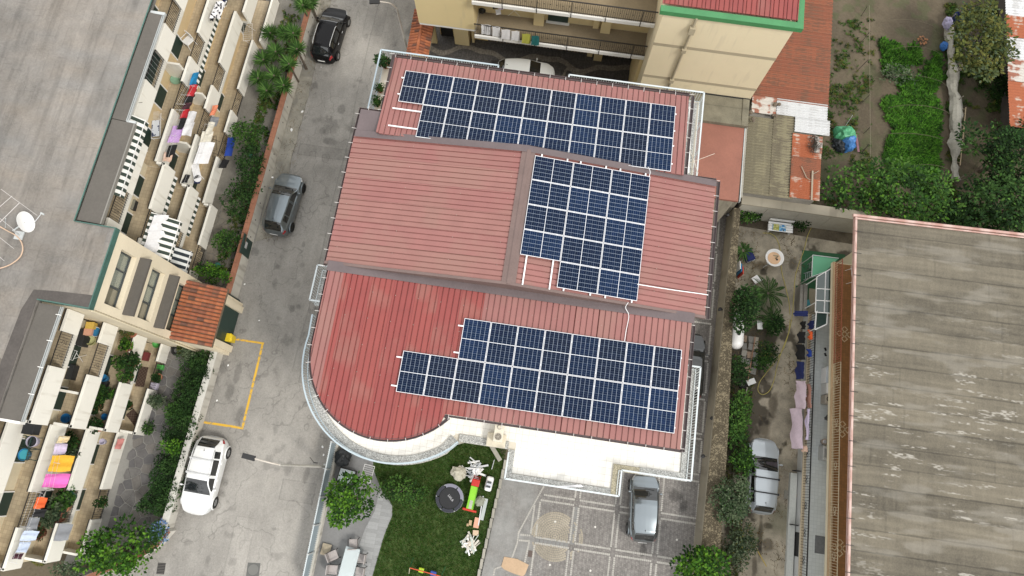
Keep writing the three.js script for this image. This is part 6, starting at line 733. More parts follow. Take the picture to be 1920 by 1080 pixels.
scatter('garden_weeds', 'low plants on the soil of the upper gardens', 1600, (x, z, r) => fbm(x * 1.5, z * 1.5, 401, 3) > 0.42 + 0.25 * r(), [-20.4, -18.6, -30, -9], weedG, LEAF.mid.concat(LEAF.yellow), 402, 0.5, 1.0);
// ================================================================ small things
const put = (u, v, h) => at(u, v, h);
const cm = (c, r = 0.9) => tmat(mottle(c, 0.12), r);
// a piece of cloth: four corners (survey direction + height): top left, top right, bottom right, bottom left
const clothR = rng(500);
function cloth(label, cat, m, q, group, name = 'hanging_cloth', sag = 0.05) {
  const p = q.map(([u, v, h]) => put(u, v, h)), o = p[0].clone().add(p[1]).multiplyScalar(0.5), n = 8, rows = [], ph = clothR() * 9, w = 0.055;
  for (let i = 0; i <= n; i++) { const r = []; for (let j = 0; j <= n; j++) { const s = j / n, t = i / n, a = p[0].clone().lerp(p[1], s), b = p[3].clone().lerp(p[2], s), c = a.lerp(b, t).sub(o); const f = Math.sin(s * 9 + ph) * w * (0.4 + t) + Math.sin(s * 17 + ph * 2 + t * 3) * w * 0.4; c.y += f + sag * Math.sin(Math.PI * t) * 0.6; c.x += f * 0.5 + 0.02 * Math.sin(t * 7 + ph + s * 4); c.z += 0.03 * Math.sin(t * 5 + ph * 3 + s * 3) * t; r.push(c); } rows.push(r); }
  return solo(name, [quads(rows)], m, label, cat, group, o);
}
const R4 = (u0, v0, u1, v1, h1, h2, sk = 0) => [[u0 + sk, v0, h1], [u0 - sk, v1, h1], [u1 - sk, v1, h2], [u1 + sk, v0, h2]]; // hangs from the west side towards the east
const fab = { blue: cm([0.01, 0.2, 0.42]), red: cm([0.45, 0.02, 0.03]), black: cm([0.012, 0.012, 0.014]), maroon: cm([0.06, 0.02, 0.03]), white: cm([0.74, 0.74, 0.76]), lilac: cm([0.6, 0.52, 0.68]), orange: cm([0.7, 0.12, 0.03]), salmon: cm([0.72, 0.25, 0.14]), peach: cm([0.65, 0.45, 0.35]), cream: cm([0.68, 0.56, 0.34]), yellow: cm([0.66, 0.36, 0.03]), pink: cm([0.66, 0.14, 0.44]), pale: cm([0.48, 0.55, 0.68]), grey: cm([0.22, 0.23, 0.25]), navy: cm([0.012, 0.02, 0.1]), royal: cm([0.015, 0.05, 0.3]), teal: cm([0.01, 0.13, 0.13]), lime: cm([0.42, 0.42, 0.07]), pinkPale: cm([0.62, 0.5, 0.57]), ivory: cm([0.7, 0.67, 0.58]) };
M.purpleStripe = tmat(tex(64, 64, 0.16, 0.16, (x, y) => ((x + y) % 0.08) < 0.04 ? [0.3, 0.08, 0.42] : [0.62, 0.5, 0.7]), 0.9);
M.printWhite = tmat(tex(128, 128, 0.8, 0.8, (x, y) => fbm(x * 10, y * 10, 501, 2, 8) > 0.64 ? [0.02, 0.02, 0.03] : [0.74, 0.74, 0.75]), 0.9);
const A1 = (x, y) => [220 + x / 5.538, y / 5.538], A2 = (x, y) => [180 + x / 5.538, 150 + y / 5.538], A3 = (x, y) => [130 + x / 5.538, 300 + y / 5.538], A5 = (x, y) => [x / 5.538, 560 + y / 5.538], A6 = (x, y) => [x / 5.538, 720 + y / 5.538], A7 = (x, y) => [x / 5.538, 885 + y / 5.538], A8 = (x, y) => [200 + x / 5.538, 600 + y / 5.538];
const wash = (F, a, b, h1, h2, m, label, cat, sk = 3, group) => { const p = F(...a), q = F(...b); cloth(label, cat, m, R4(p[0], p[1], q[0], q[1], h1, h2, sk), group); };
// line of washing on the second balcony, north stretch
wash(A1, [765, 760], [832, 885], 7.2, 6.7, fab.blue, 'bright blue towel hanging next to a red garment on the balcony line', 'towel'); wash(A1, [738, 885], [815, 1000], 7.2, 6.7, fab.red, 'red garment hanging just below the blue towel', 'garment');
wash(A2, [925, 160], [1010, 240], 7.2, 6.7, fab.black, 'black garment hanging below the upper red garment', 'garment'); wash(A2, [905, 240], [985, 305], 7.2, 6.7, fab.maroon, 'dark maroon garment hanging between black and red ones', 'garment'); wash(A2, [885, 310], [960, 405], 7.2, 6.7, fab.red, 'red shirt hanging above the black leggings', 'garment'); wash(A2, [855, 400], [940, 515], 7.2, 6.6, fab.black, 'pair of black leggings hanging above the purple striped cloth', 'garment'); wash(A2, [770, 480], [890, 650], 7.25, 6.7, M.purpleStripe, 'purple and white striped cloth on the balcony line', 'cloth', 5); wash(A2, [740, 680], [830, 800], 7.2, 6.6, fab.black, 'black trousers hanging below the purple striped cloth', 'garment'); wash(A2, [700, 745], [790, 850], 7.2, 6.7, fab.peach, 'peach coloured cloth at the end of the balcony line', 'cloth');
wash(A2, [945, 330], [1030, 460], 6.9, 6.2, fab.white, 'white sheet hanging behind the red shirt', 'sheet'); wash(A2, [905, 450], [1005, 575], 6.9, 6.2, fab.white, 'white sheet hanging behind the purple striped cloth', 'sheet');
wash(A2, [1150, 440], [1220, 560], 4.2, 3.7, fab.ivory, 'small ivory towel over the third balcony parapet', 'towel'); wash(A2, [1085, 530], [1200, 680], 4.2, 3.6, fab.ivory, 'ivory sheet folded over the third balcony parapet', 'sheet', 4); wash(A2, [1045, 650], [1200, 870], 4.2, 3.5, fab.white, 'large white sheet on the third balcony between two other whites', 'sheet', 6);
wash(A2, [1195, 265], [1250, 370], 4.0, 3.6, fab.salmon, 'salmon orange towel hanging outside the third balcony', 'towel'); wash(A2, [1180, 380], [1265, 490], 3.7, 3.2, fab.grey, 'crumpled grey cloth below the salmon towel', 'cloth');
wash(A2, [1350, 600], [1430, 790], 1.5, 0.9, fab.royal, 'royal blue jacket hanging on the ground floor rack', 'garment', 3); wash(A2, [1290, 830], [1370, 915], 1.3, 0.8, fab.black, 'black garment hanging below the blue jacket', 'garment'); wash(A2, [905, 985], [965, 1070], 4.2, 3.8, fab.black, 'black garment beside the oval ironing board', 'garment'); wash(A2, [1020, 1040], [1080, 1078], 3.6, 3.2, fab.navy, 'navy cloth under the oval ironing board', 'cloth');
wash(A3, [845, 575], [1000, 760], 7.25, 6.5, fab.white, 'upper of two white sheets hung over the iron rail above the striped awning', 'sheet', 6); wash(A3, [790, 740], [975, 955], 7.25, 6.4, fab.white, 'lower of two white sheets hung over the iron rail above the striped awning', 'sheet', 6);
wash(A1, [990, 15], [1105, 190], 7.3, 6.7, M.printWhite, 'white cloth with black print hung over the second balcony', 'cloth', 6); wash(A1, [1080, -10], [1130, 35], 6.9, 6.5, fab.navy, 'navy cloth above the printed white one', 'cloth'); wash(A1, [970, 170], [1005, 215], 7.2, 6.9, fab.black, 'tiny black sock hanging below the printed white cloth', 'sock', 1);
{ const p = put(...A2(1040, 935), 3.6), t = thing('ironing_board', 'oval white ironing board leaning outside the third balcony', 'ironing board', V(p.x, 3.3, p.z), 0.45); part('board', [rbox(0, 0.35, 0.1, 0.45, 0.04, 1.0, 0.02), new THREE.CylinderGeometry(0.225, 0.225, 0.04, 24).translate(0, 0.35, 0.6)], fab.white, t); part('leg', [bar(V(-0.15, -0.3, -0.3), V(0.15, 0.33, 0.4), 0.015)], M.whitePaint, t); part('leg', [bar(V(0.15, -0.3, 0.4), V(-0.15, 0.33, -0.3), 0.015)], M.whitePaint, t); }
// south stretch
wash(A6, [600, 540], [715, 612], 7.25, 6.8, fab.cream, 'cream towel hanging above the lilac one', 'towel'); wash(A6, [560, 620], [690, 730], 7.25, 6.75, fab.lilac, 'pale lilac towel above the mustard yellow one', 'towel'); wash(A6, [520, 742], [755, 910], 7.3, 6.7, fab.yellow, 'mustard yellow bath towel on the outside rack', 'towel', 4); wash(A6, [455, 935], [710, 1072], 7.3, 6.7, fab.pink, 'bright pink bath towel below the mustard yellow one', 'towel', 5);
wash(A7, [415, 195], [462, 250], 7.2, 6.9, fab.black, 'small black cloth between the pink towel and the orange one', 'cloth'); wash(A7, [365, 262], [480, 380], 7.25, 6.8, fab.orange, 'vivid orange towel hanging below the pink towel', 'towel', 3); wash(A7, [345, 385], [475, 470], 7.2, 6.8, fab.black, 'black shirt hanging below the orange towel', 'garment'); wash(A7, [285, 470], [400, 610], 7.2, 6.7, fab.grey, 'dark grey jeans hanging below the black shirt', 'garment'); wash(A7, [225, 610], [390, 715], 7.2, 6.7, fab.pale, 'pale blue shirt hanging below the grey jeans', 'garment', 5); wash(A7, [185, 725], [300, 835], 7.2, 6.7, fab.pale, 'pale blue cloth at the end of the long washing line', 'cloth', 4); wash(A7, [140, 845], [235, 905], 7.2, 6.8, fab.maroon, 'dark red rag at the very end of the washing line', 'rag'); wash(A7, [585, 535], [735, 715], 4.25, 3.7, fab.grey, 'crumpled grey blanket over the third balcony corner', 'blanket', 5); wash(A6, [1205, 570], [1275, 675], 1.2, 0.8, cm([0.5, 0.2, 0.18]), 'red patterned cloth on the lowest parapet', 'cloth', 3);
for (const [F, a, b, h, lab] of [[A1, [700, 880], [600, 1070], 7.2, 'north'], [A2, [815, 300], [640, 840], 7.2, 'middle'], [A6, [560, 540], [440, 1080], 7.25, 'south'], [A7, [320, 200], [60, 930], 7.2, 'end'], [A2, [1120, 450], [900, 1060], 4.2, 'third floor']]) { const p = put(...F(...a), h), q = put(...F(...b), h), t = thing('washing_line', 'washing line on brackets along the ' + lab + ' stretch of white parapets', 'washing line', V(p.x, h, p.z)); for (const d of [0.1, 0.3, 0.5]) part('line', [bar(V(d, 0, 0), V(q.x - p.x + d, 0, q.z - p.z), 0.006, 4)], M.alu, t); for (const k of [0, 0.5, 1]) part('bracket', [bar(V((q.x - p.x) * k, -0.1, (q.z - p.z) * k), V((q.x - p.x) * k + 0.6, 0.02, (q.z - p.z) * k), 0.012, 4)], M.whitePaint, t); }
// potted plants
const potM = [cm([0.3, 0.11, 0.06]), cm([0.33, 0.14, 0.08]), cm([0.02, 0.11, 0.05], 0.5), cm([0.4, 0.38, 0.35])];
function potPlant(label, u, v, h, r, ht, pal, seed, pot = 0, group, base) { const p = put(u, v, h), y = base ?? h, t = thing('potted_plant', label, 'potted plant', V(p.x, y, p.z), 0, group), q = rng(seed); part('pot', [lathe([[0.001, 0], [r * 0.42, 0], [r * 0.6, r * 0.8], [r * 0.66, r * 0.8], [r * 0.66, r * 0.9], [r * 0.56, r * 0.9], [0.001, r * 0.82]], 12)], potM[pot], t); const cl = []; for (let i = 0; i < 9; i++) { const a = q() * 6.28, d = r * 0.75 * Math.sqrt(q()); cl.push([d * Math.cos(a), r * 0.9 + ht * (0.2 + 0.6 * q()), d * Math.sin(a), r * (0.3 + 0.25 * q()), Math.floor(q() * 4)]); } part('foliage', [leafMesh(clumpLeaves(cl, Math.max(260, 42 / (r * r * 0.2)), Math.max(0.08, r * 0.3), pal, q))], M.leaf, t, true); part('stem', [bar(V(0, r * 0.8, 0), V(0, r * 0.9 + ht * 0.4, 0), 0.015, 5)], M.bark, t); return t; }
potPlant('spiky potted palm at the corner of the cream balcony beside the red roof', 724, 124, 10.25, 0.42, 0.5, LEAF.dark, 510, 1); potPlant('round potted plant in the middle of the cream balcony', 714, 171, 10.25, 0.26, 0.3, LEAF.mid, 511, 0); potPlant('small potted plant next to the dark lead roof', 709, 196, 10.25, 0.28, 0.3, LEAF.mid, 512, 1);
const planters = [[A5(1370, 350), 4.2, 0.45, LEAF.yellow, 'yellow-green potted plant beside the stair tower'], [A5(1330, 500), 4.1, 0.42, LEAF.citrus, 'bright potted plant in the balcony planter row'], [A5(1260, 680), 4.0, 0.4, LEAF.mid, 'broad potted plant at the end of the balcony planter row'], [A5(1370, 650), 3.9, 0.5, LEAF.dark, 'dark grassy plant in the long balcony planter'], [A5(1330, 800), 3.8, 0.4, LEAF.mid, 'green plant at the lower end of the long planter'], [A5(1080, 1000), 3.6, 0.45, LEAF.dark, 'dark potted plant below the blue bucket balcony'], [A6(1060, 120), 3.6, 0.5, LEAF.mid, 'leafy potted plant against the third balcony wall'], [A6(1010, 230), 3.5, 0.4, LEAF.dark, 'dark plant in a round pot next to the leafy one'], [A6(1190, 110), 3.5, 0.25, LEAF.weed, 'small bright green plant by the parapet'], [A6(1030, 440), 3.6, 0.45, LEAF.dark, 'fern at the balcony corner'], [A6(740, 600), 3.9, 0.5, LEAF.dark, 'dark bushy plant beside the lilac towel'], [A6(760, 700), 3.8, 0.45, LEAF.olive, 'olive bushy plant beside the mustard towel'], [A6(1345, 220), 1.2, 0.25, LEAF.dark, 'small dark plant over the lowest parapet'], [A7(640, 360), 3.8, 0.6, LEAF.olive, 'sprawling plant behind the orange towel'], [A7(700, 260), 3.8, 0.55, LEAF.mid, 'sprawling green plant on the iron railing'], [A7(590, 480), 3.7, 0.5, LEAF.olive, 'sprawling grey-green plant near the grey blanket'], [A7(410, 640), 3.5, 0.4, LEAF.redgreen, 'reddish potted plant beside the pale blue shirt'], [A7(460, 480), 3.6, 0.35, LEAF.redgreen, 'small reddish plant beside the grey jeans'], [A7(1060, 320), 1.0, 0.35, LEAF.dark, 'small conifer behind the lowest iron railing'], [A8(540, 590), 1.0, 0.32, LEAF.dark, 'dark plant behind the lowest railing near the green crate'], [A8(520, 840), 0.8, 0.4, LEAF.olive, 'rounded clipped plant beside the lowest parapet'], [A7(350, 820), 2.0, 0.5, LEAF.yellow, 'yellowish palm like plant at the foot of the balconies'], [A7(480, 870), 1.5, 0.5, LEAF.yellow, 'yellowish fern at the foot of the balconies'], [A8(830, 290), 0.8, 0.5, LEAF.yellow, 'yellow-green plant beside the old tyre']];
planters.forEach(([p, h, r, pal, lab], i) => potPlant(lab, p[0], p[1], h, r, r, pal, 520 + i, i % 3, undefined, h - r * 0.9));
// generic small furniture
function basin(label, u, v, h, r, ht, m, cat = 'basin', name = 'basin', lidM) { const p = put(u, v, h), t = thing(name, label, cat, V(p.x, h, p.z)); part('bowl', [lathe([[0.001, 0.012], [r * 0.78, 0.012], [r * 0.95, ht], [r, ht], [r, ht * 0.93], [r * 0.83, 0], [0.001, 0]], 24)], m, t); part('rim', [new THREE.TorusGeometry(r * 0.98, 0.012, 5, 24).rotateX(Math.PI / 2).translate(0, ht, 0)], m, t); if (lidM) part('content', [new THREE.CylinderGeometry(r * 0.86, r * 0.8, 0.04, 20).translate(0, ht * 0.75, 0)], lidM, t); return t; }
function crate(label, u, v, h, w, ht, d, m, cat = 'box', name = 'box', turn = 0, lid) { const p = put(u, v, h), t = thing(name, label, cat, V(p.x, h, p.z), turn); part('body', [rbox(0, ht * 0.46, 0, w, ht * 0.92, d, 0.015, 1)], m, t); part('lid', [rbox(0, ht * 0.96, 0, w * 1.04, ht * 0.09, d * 1.04, 0.01, 1)], lid || m, t); return t; }
function chair(label, u, v, h, turn, m, o = {}) { const p = put(u, v, h), t = thing('chair', label, 'chair', V(p.x, h, p.z), turn), s = 0.24; if (o.solid) { part('seat', [rbox(0, 0.43, 0, 0.5, 0.05, 0.5, 0.02)], m, t); part('backrest', [rbox(0, 0.7, 0.27, 0.5, 0.5, 0.05, 0.02).rotateX(0)], m, t); } else { for (let i = 0; i < 7; i++) part('seat_slat', [box(-0.24 + i * 0.072, -0.2 + i * 0.072, 0.41, 0.43, -0.24, 0.24)], m, t); for (let i = 0; i < 7; i++) part('back_slat', [sbar(V(-0.22 + i * 0.073, 0.43, 0.24), V(-0.22 + i * 0.073, 0.9, 0.36), 0.04, 0.015)], m, t); part('back_rail', [rbox(0, 0.92, 0.365, 0.52, 0.05, 0.03, 0.012)], m, t); } for (const [x, z] of [[-s, -s], [s, -s], [-s, s], [s, s]]) part('leg', [bar(V(x * 1.1, 0, z * 1.15), V(x * 0.92, 0.42, z * 0.92), 0.02)], o.leg || m, t); for (const x of [-1, 1]) part('armrest', [bar(V(x * 0.27, 0.64, -0.24), V(x * 0.26, 0.66, 0.28), 0.018), bar(V(x * 0.27, 0.42, -0.22), V(x * 0.27, 0.64, -0.24), 0.015)], o.leg || m, t); return t; }
function rack(label, u, v, h, w, d, turn, m = M.whitePaint, wings = true, leg = 0.85) { const p = put(u, v, h), t = thing('drying_rack', label, 'drying rack', V(p.x, h, p.z), turn); part('frame', [bar(V(-w / 2, leg, -d / 2), V(w / 2, leg, -d / 2), 0.012), bar(V(-w / 2, leg, d / 2), V(w / 2, leg, d / 2), 0.012), bar(V(-w / 2, leg, -d / 2), V(-w / 2, leg, d / 2), 0.012), bar(V(w / 2, leg, -d / 2), V(w / 2, leg, d / 2), 0.012)], m, t); for (let i = 1; i < 8; i++) part('wire', [bar(V(-w / 2, leg, -d / 2 + d * i / 8), V(w / 2, leg, -d / 2 + d * i / 8), 0.006, 4)], m, t); for (const s of [-1, 1]) part('leg', [bar(V(s * w * 0.4, 0, -d / 2), V(-s * w * 0.3, leg, -d / 2), 0.012), bar(V(s * w * 0.4, 0, d / 2), V(-s * w * 0.3, leg, d / 2), 0.012)], m, t); return t; }
const plas = { blue: cm([0.01, 0.11, 0.27], 0.5), blue2: cm([0.02, 0.17, 0.35], 0.5), yellow: cm([0.68, 0.5, 0.02], 0.5), green: cm([0.02, 0.16, 0.04], 0.5), greenPale: cm([0.08, 0.36, 0.08], 0.5), white: cm([0.72, 0.72, 0.7], 0.5), pinkish: cm([0.6, 0.32, 0.22], 0.7), mustard: cm([0.6, 0.4, 0.08], 0.7), lilac: cm([0.45, 0.42, 0.52], 0.5), card: cm([0.42, 0.3, 0.18], 0.9), dark: cm([0.018, 0.02, 0.022], 0.6), aqua: cm([0.05, 0.3, 0.36], 0.5), teal: cm([0.02, 0.13, 0.1], 0.5) };
{ const f = LV[0] - 1, g = LV[1] - 1, k = LV[2] - 1;
  let p = A5(970, 290); crate('mustard yellow box on the balcony floor next to the stair tower', p[0], p[1], g + 0.45, 0.42, 0.35, 0.34, plas.mustard, 'box', 'box', 0.1); p = A5(945, 355); crate('salmon cardboard box below the mustard yellow box', p[0], p[1], g + 0.4, 0.42, 0.3, 0.34, plas.pinkish, 'box', 'box', 0.1); p = A5(1028, 355); basin('white basin of bright blue things beside the salmon box', p[0], p[1], g + 0.3, 0.26, 0.3, plas.white, 'basin', 'basin', plas.blue2); p = A5(965, 440); basin('pale yellow netted bag on the balcony floor', p[0], p[1], g, 0.26, 0.2, cm([0.42, 0.42, 0.2]), 'bag', 'bag'); p = A5(880, 420); crate('black storage chest below the boxes', p[0], p[1], g, 0.6, 0.6, 0.85, plas.dark, 'chest', 'chest'); p = A5(790, 590); rack('white folded drying rack leaning on the balcony wall', p[0], p[1], g, 0.5, 1.0, 1.4); p = A5(760, 770); crate('black cabinet against the white parapet', p[0], p[1], g, 0.5, 0.5, 0.75, plas.dark, 'cabinet', 'cabinet');
  p = A6(715, 360); basin('round blue tub by the end of the white parapet', p[0], p[1], g, 0.24, 0.3, plas.blue, 'tub', 'tub'); p = A6(370, 600); basin('grey tub standing on the dark chair', p[0], p[1], f + 0.44, 0.25, 0.3, plas.lilac, 'tub', 'tub', plas.dark); p = A6(365, 610); chair('dark slatted chair with a grey tub on its seat', p[0], p[1], f, 1.57, M.darkGreen); p = A6(340, 730); chair('dark slatted chair with a blue cover', p[0], p[1], f, 1.62, M.darkGreen); p = A6(280, 735); basin('crumpled blue cover draped over the second dark chair', p[0], p[1], f + 0.44, 0.27, 0.22, plas.blue2, 'cover', 'cover', plas.aqua); p = A6(370, 470); crate('black box under the white canopy end', p[0], p[1], f, 0.5, 0.55, 0.5, plas.dark, 'box', 'box'); p = A6(1085, 600); basin('grey bucket on the third balcony', p[0], p[1], k, 0.16, 0.25, plas.lilac, 'bucket', 'bucket'); p = A5(1110, 830); basin('pale blue bucket by the third balcony wall', p[0], p[1], k + 0.3, 0.2, 0.35, plas.blue2, 'bucket', 'bucket'); p = A5(1100, 895); crate('black box under the pale blue bucket', p[0], p[1], k, 0.4, 0.3, 0.4, plas.dark, 'box', 'box'); p = A6(1115, 345); basin('dark blue bucket beside the fern', p[0], p[1], k, 0.18, 0.3, plas.blue, 'bucket', 'bucket');
  p = A8(535, 250); basin('bright green basin on the lowest terrace', p[0], p[1], 0.4, 0.26, 0.2, plas.greenPale, 'basin', 'basin'); p = A8(570, 495); crate('green plastic crate behind the lowest railing', p[0], p[1], 0.05, 0.35, 0.25, 0.3, plas.greenPale, 'crate', 'crate'); p = A8(505, 690); crate('pale grey crate behind the lowest railing', p[0], p[1], 0.05, 0.45, 0.25, 0.4, plas.lilac, 'crate', 'crate'); p = A8(425, 385); crate('dark red box on the lowest terrace', p[0], p[1], 0.05, 0.3, 0.3, 0.5, cm([0.16, 0.03, 0.03]), 'box', 'box');
  for (const [q, lab] of [[A8(365, 590), 'dark patterned rug hung on the terrace wall'], [A8(300, 1030), 'dark rug lying aslant on the terrace']]) { const w = put(q[0], q[1], 0.06); solo('rug', [rbox(0, 0.02, 0, 0.55, 0.02, 1.2, 0.01, 1)], tmat(tex(64, 128, 0.6, 1.2, (x, y) => ((Math.floor(x * 10) + Math.floor(y * 10)) % 2) ? [0.05, 0.025, 0.02] : [0.1, 0.07, 0.05]), 0.95), lab, 'rug', null, V(w.x, 0.05, w.z), q[1] > 770 ? 0.9 : 0.05); }
  p = A2(655, 520); { const w = put(p[0], p[1], g), t = thing('sun_lounger', 'white framed lounger with blue white cushion on the second balcony', 'lounger', V(w.x, g, w.z), 0.25); part('frame', [bar(V(-0.25, 0.35, -0.85), V(-0.25, 0.35, 0.7), 0.018), bar(V(0.25, 0.35, -0.85), V(0.25, 0.35, 0.7), 0.018), bar(V(-0.25, 0.35, 0.7), V(0.25, 0.35, 0.7), 0.018)], M.whitePaint, t); part('cushion', [rbox(0, 0.4, 0.1, 0.44, 0.07, 1.0, 0.03)], tmat(tex(64, 64, 1, 1, (x, y) => fbm(x * 4, y * 4, 540, 3, 4) > 0.58 ? [0.05, 0.06, 0.12] : [0.6, 0.64, 0.7]), 0.9), t); for (let i = 0; i < 7; i++) part('slat', [bar(V(-0.25, 0.36 + i * 0.03, -0.45 - i * 0.065), V(0.25, 0.36 + i * 0.03, -0.45 - i * 0.065), 0.01)], M.whitePaint, t); for (const [x, z] of [[-0.25, -0.6], [0.25, -0.6], [-0.25, 0.6], [0.25, 0.6]]) part('leg', [bar(V(x, 0, z), V(x, 0.35, z), 0.016)], M.whitePaint, t); }
  p = A1(765, 470); chair('white plastic chair beside the dark shutter, second balcony', p[0], p[1], g, 2.6, M.whitePaint, { solid: 1 }); p = A3(665, 480); crate('black planter tray standing below the striped awning', p[0], p[1], g, 0.45, 0.35, 0.55, plas.dark, 'box', 'box', 0, cm([0.2, 0.19, 0.15])); p = A3(545, 800); crate('black appliance with a white bag on the balcony above the stair windows', p[0], p[1], g, 0.4, 0.6, 0.5, plas.dark, 'appliance', 'appliance', 0, plas.dark); p = A2(1250, 720); rack('black drying rack on the ground floor terrace', p[0], p[1], 0.03, 0.7, 1.0, 0.3, M.blackMetal); p = A1(1400, 410); rack('white drying rack with dark clothes on the ground floor terrace', p[0], p[1], 0.03, 0.6, 1.3, 0.25); p = A1(620, 830); basin('pale green net heap on the second balcony', p[0], p[1], g, 0.35, 0.12, cm([0.2, 0.34, 0.24]), 'net', 'net_heap');
  for (const [u, v, lab] of [[466, 288, 'green plastic globe in the shrubs above the grey car'], [405, 496, 'green plastic globe in the shrub beside the porch']]) { const w = put(u, v, 0.9); const t = thing('garden_globe', lab, 'globe', V(w.x, 0.7, w.z)); part('globe', [new THREE.SphereGeometry(0.2, 16, 12)], plas.teal, t); part('stake', [bar(V(0, -0.7, 0), V(0, -0.18, 0), 0.015)], M.iron, t); }
  { const w = put(...A8(725, 315), 0.1), t = thing('tyre', 'old tyre lying by the foot of the stair tower', 'tyre', V(w.x, 0.0, w.z)); part('tread', [new THREE.TorusGeometry(0.24, 0.09, 10, 26).rotateX(Math.PI / 2).translate(0, 0.1, 0)], M.tyre, t); part('hub', [new THREE.CylinderGeometry(0.15, 0.15, 0.08, 18).translate(0, 0.08, 0)], cm([0.12, 0.12, 0.12]), t); }
}
// ---------------------------------------------------------------- on the grey roof: dish, aerial, cable
{ const p = put(37, 442, 12.04), t = thing('satellite_dish', 'large white satellite dish on the grey apartment roof', 'satellite dish', V(p.x, 12.05, p.z)); const q = new THREE.Quaternion().setFromEuler(new THREE.Euler(-0.35, 0.9, 0.0)); const d = new THREE.Group(); const prof = []; for (let i = 0; i <= 10; i++) { const r = 0.5 * i / 10; prof.push([Math.max(0.001, r), r * r * 0.34]); } for (let i = 10; i >= 0; i--) { const r = 0.5 * i / 10; prof.push([Math.max(0.001, r), r * r * 0.34 - 0.012]); } const g = lathe(prof, 36).scale(0.92, 1, 1.02); const M4 = new THREE.Matrix4().makeRotationFromQuaternion(new THREE.Quaternion().setFromUnitVectors(V(0, 1, 0), V(0.902, 0.258, -0.345).normalize())); const C0 = put(46, 417, 12.75).sub(t.position); const R = x => x.applyMatrix4(M4).translate(C0.x, C0.y, C0.z); part('reflector', [R(g)], M.whitePaint, t); part('mast', [bar(V(0, 0, 0), V(0, 0.5, -0.1), 0.035), bar(V(0, 0.45, -0.1), C0.clone(), 0.035)], M.zinc, t); const l0 = V(0.3, 0.03, 0.1).applyMatrix4(M4).add(C0), l1 = put(78, 400, 12.75).sub(t.position); part('arm', [bar(l0, l1, 0.018)], M.alu, t); part('receiver', [bar(l1, l1.clone().add(V(0.12, -0.02, 0.04)), 0.04, 8), rbox(l1.x, l1.y, l1.z, 0.1, 0.08, 0.08, 0.02)], M.zinc, t); part('foot', [box(-0.2, 0.2, 0, 0.05, -0.2, 0.2)], M.zinc, t);
  const F = (x, y) => [x / 5.683, 330 + y / 5.683], m0 = put(...F(60, 560), 12.04), a = thing('tv_aerial', 'thin white television aerial beside the satellite dish', 'aerial', V(m0.x, 12.05, m0.z)); const L = (x0, y0, x1, y1, r, n) => { const p = put(...F(x0, y0), 13.0).sub(a.position), q = put(...F(x1, y1), 13.0).sub(a.position); part(n, [bar(p, q, r, 5)], M.bracket, a); }; L(10, 140, 395, 420, 0.01, 'element'); L(130, 213, -120, 430, 0.014, 'boom'); L(208, 286, -80, 570, 0.016, 'boom'); L(-60, 405, 190, 605, 0.01, 'element'); L(-60, 610, 145, 772, 0.01, 'element'); L(-40, 830, 45, 905, 0.01, 'element'); part('mast', [bar(V(0, 0, 0), put(...F(60, 450), 13.0).sub(a.position), 0.02)], M.zinc, a);
  const cp = [[0, 540], [90, 590], [170, 635], [225, 700], [243, 780], [215, 860], [140, 925], [60, 965], [-60, 1000]].map(([x, y]) => put(...F(x, y), 12.1)); const c0 = cp[4].clone(); solo('cable', [tube(cp.map(v => v.clone().sub(c0)), 0.03, 60, 6)], cm([0.5, 0.36, 0.26], 0.7), 'curved pinkish cable lying on the roof by the satellite dish', 'cable', null, c0); }
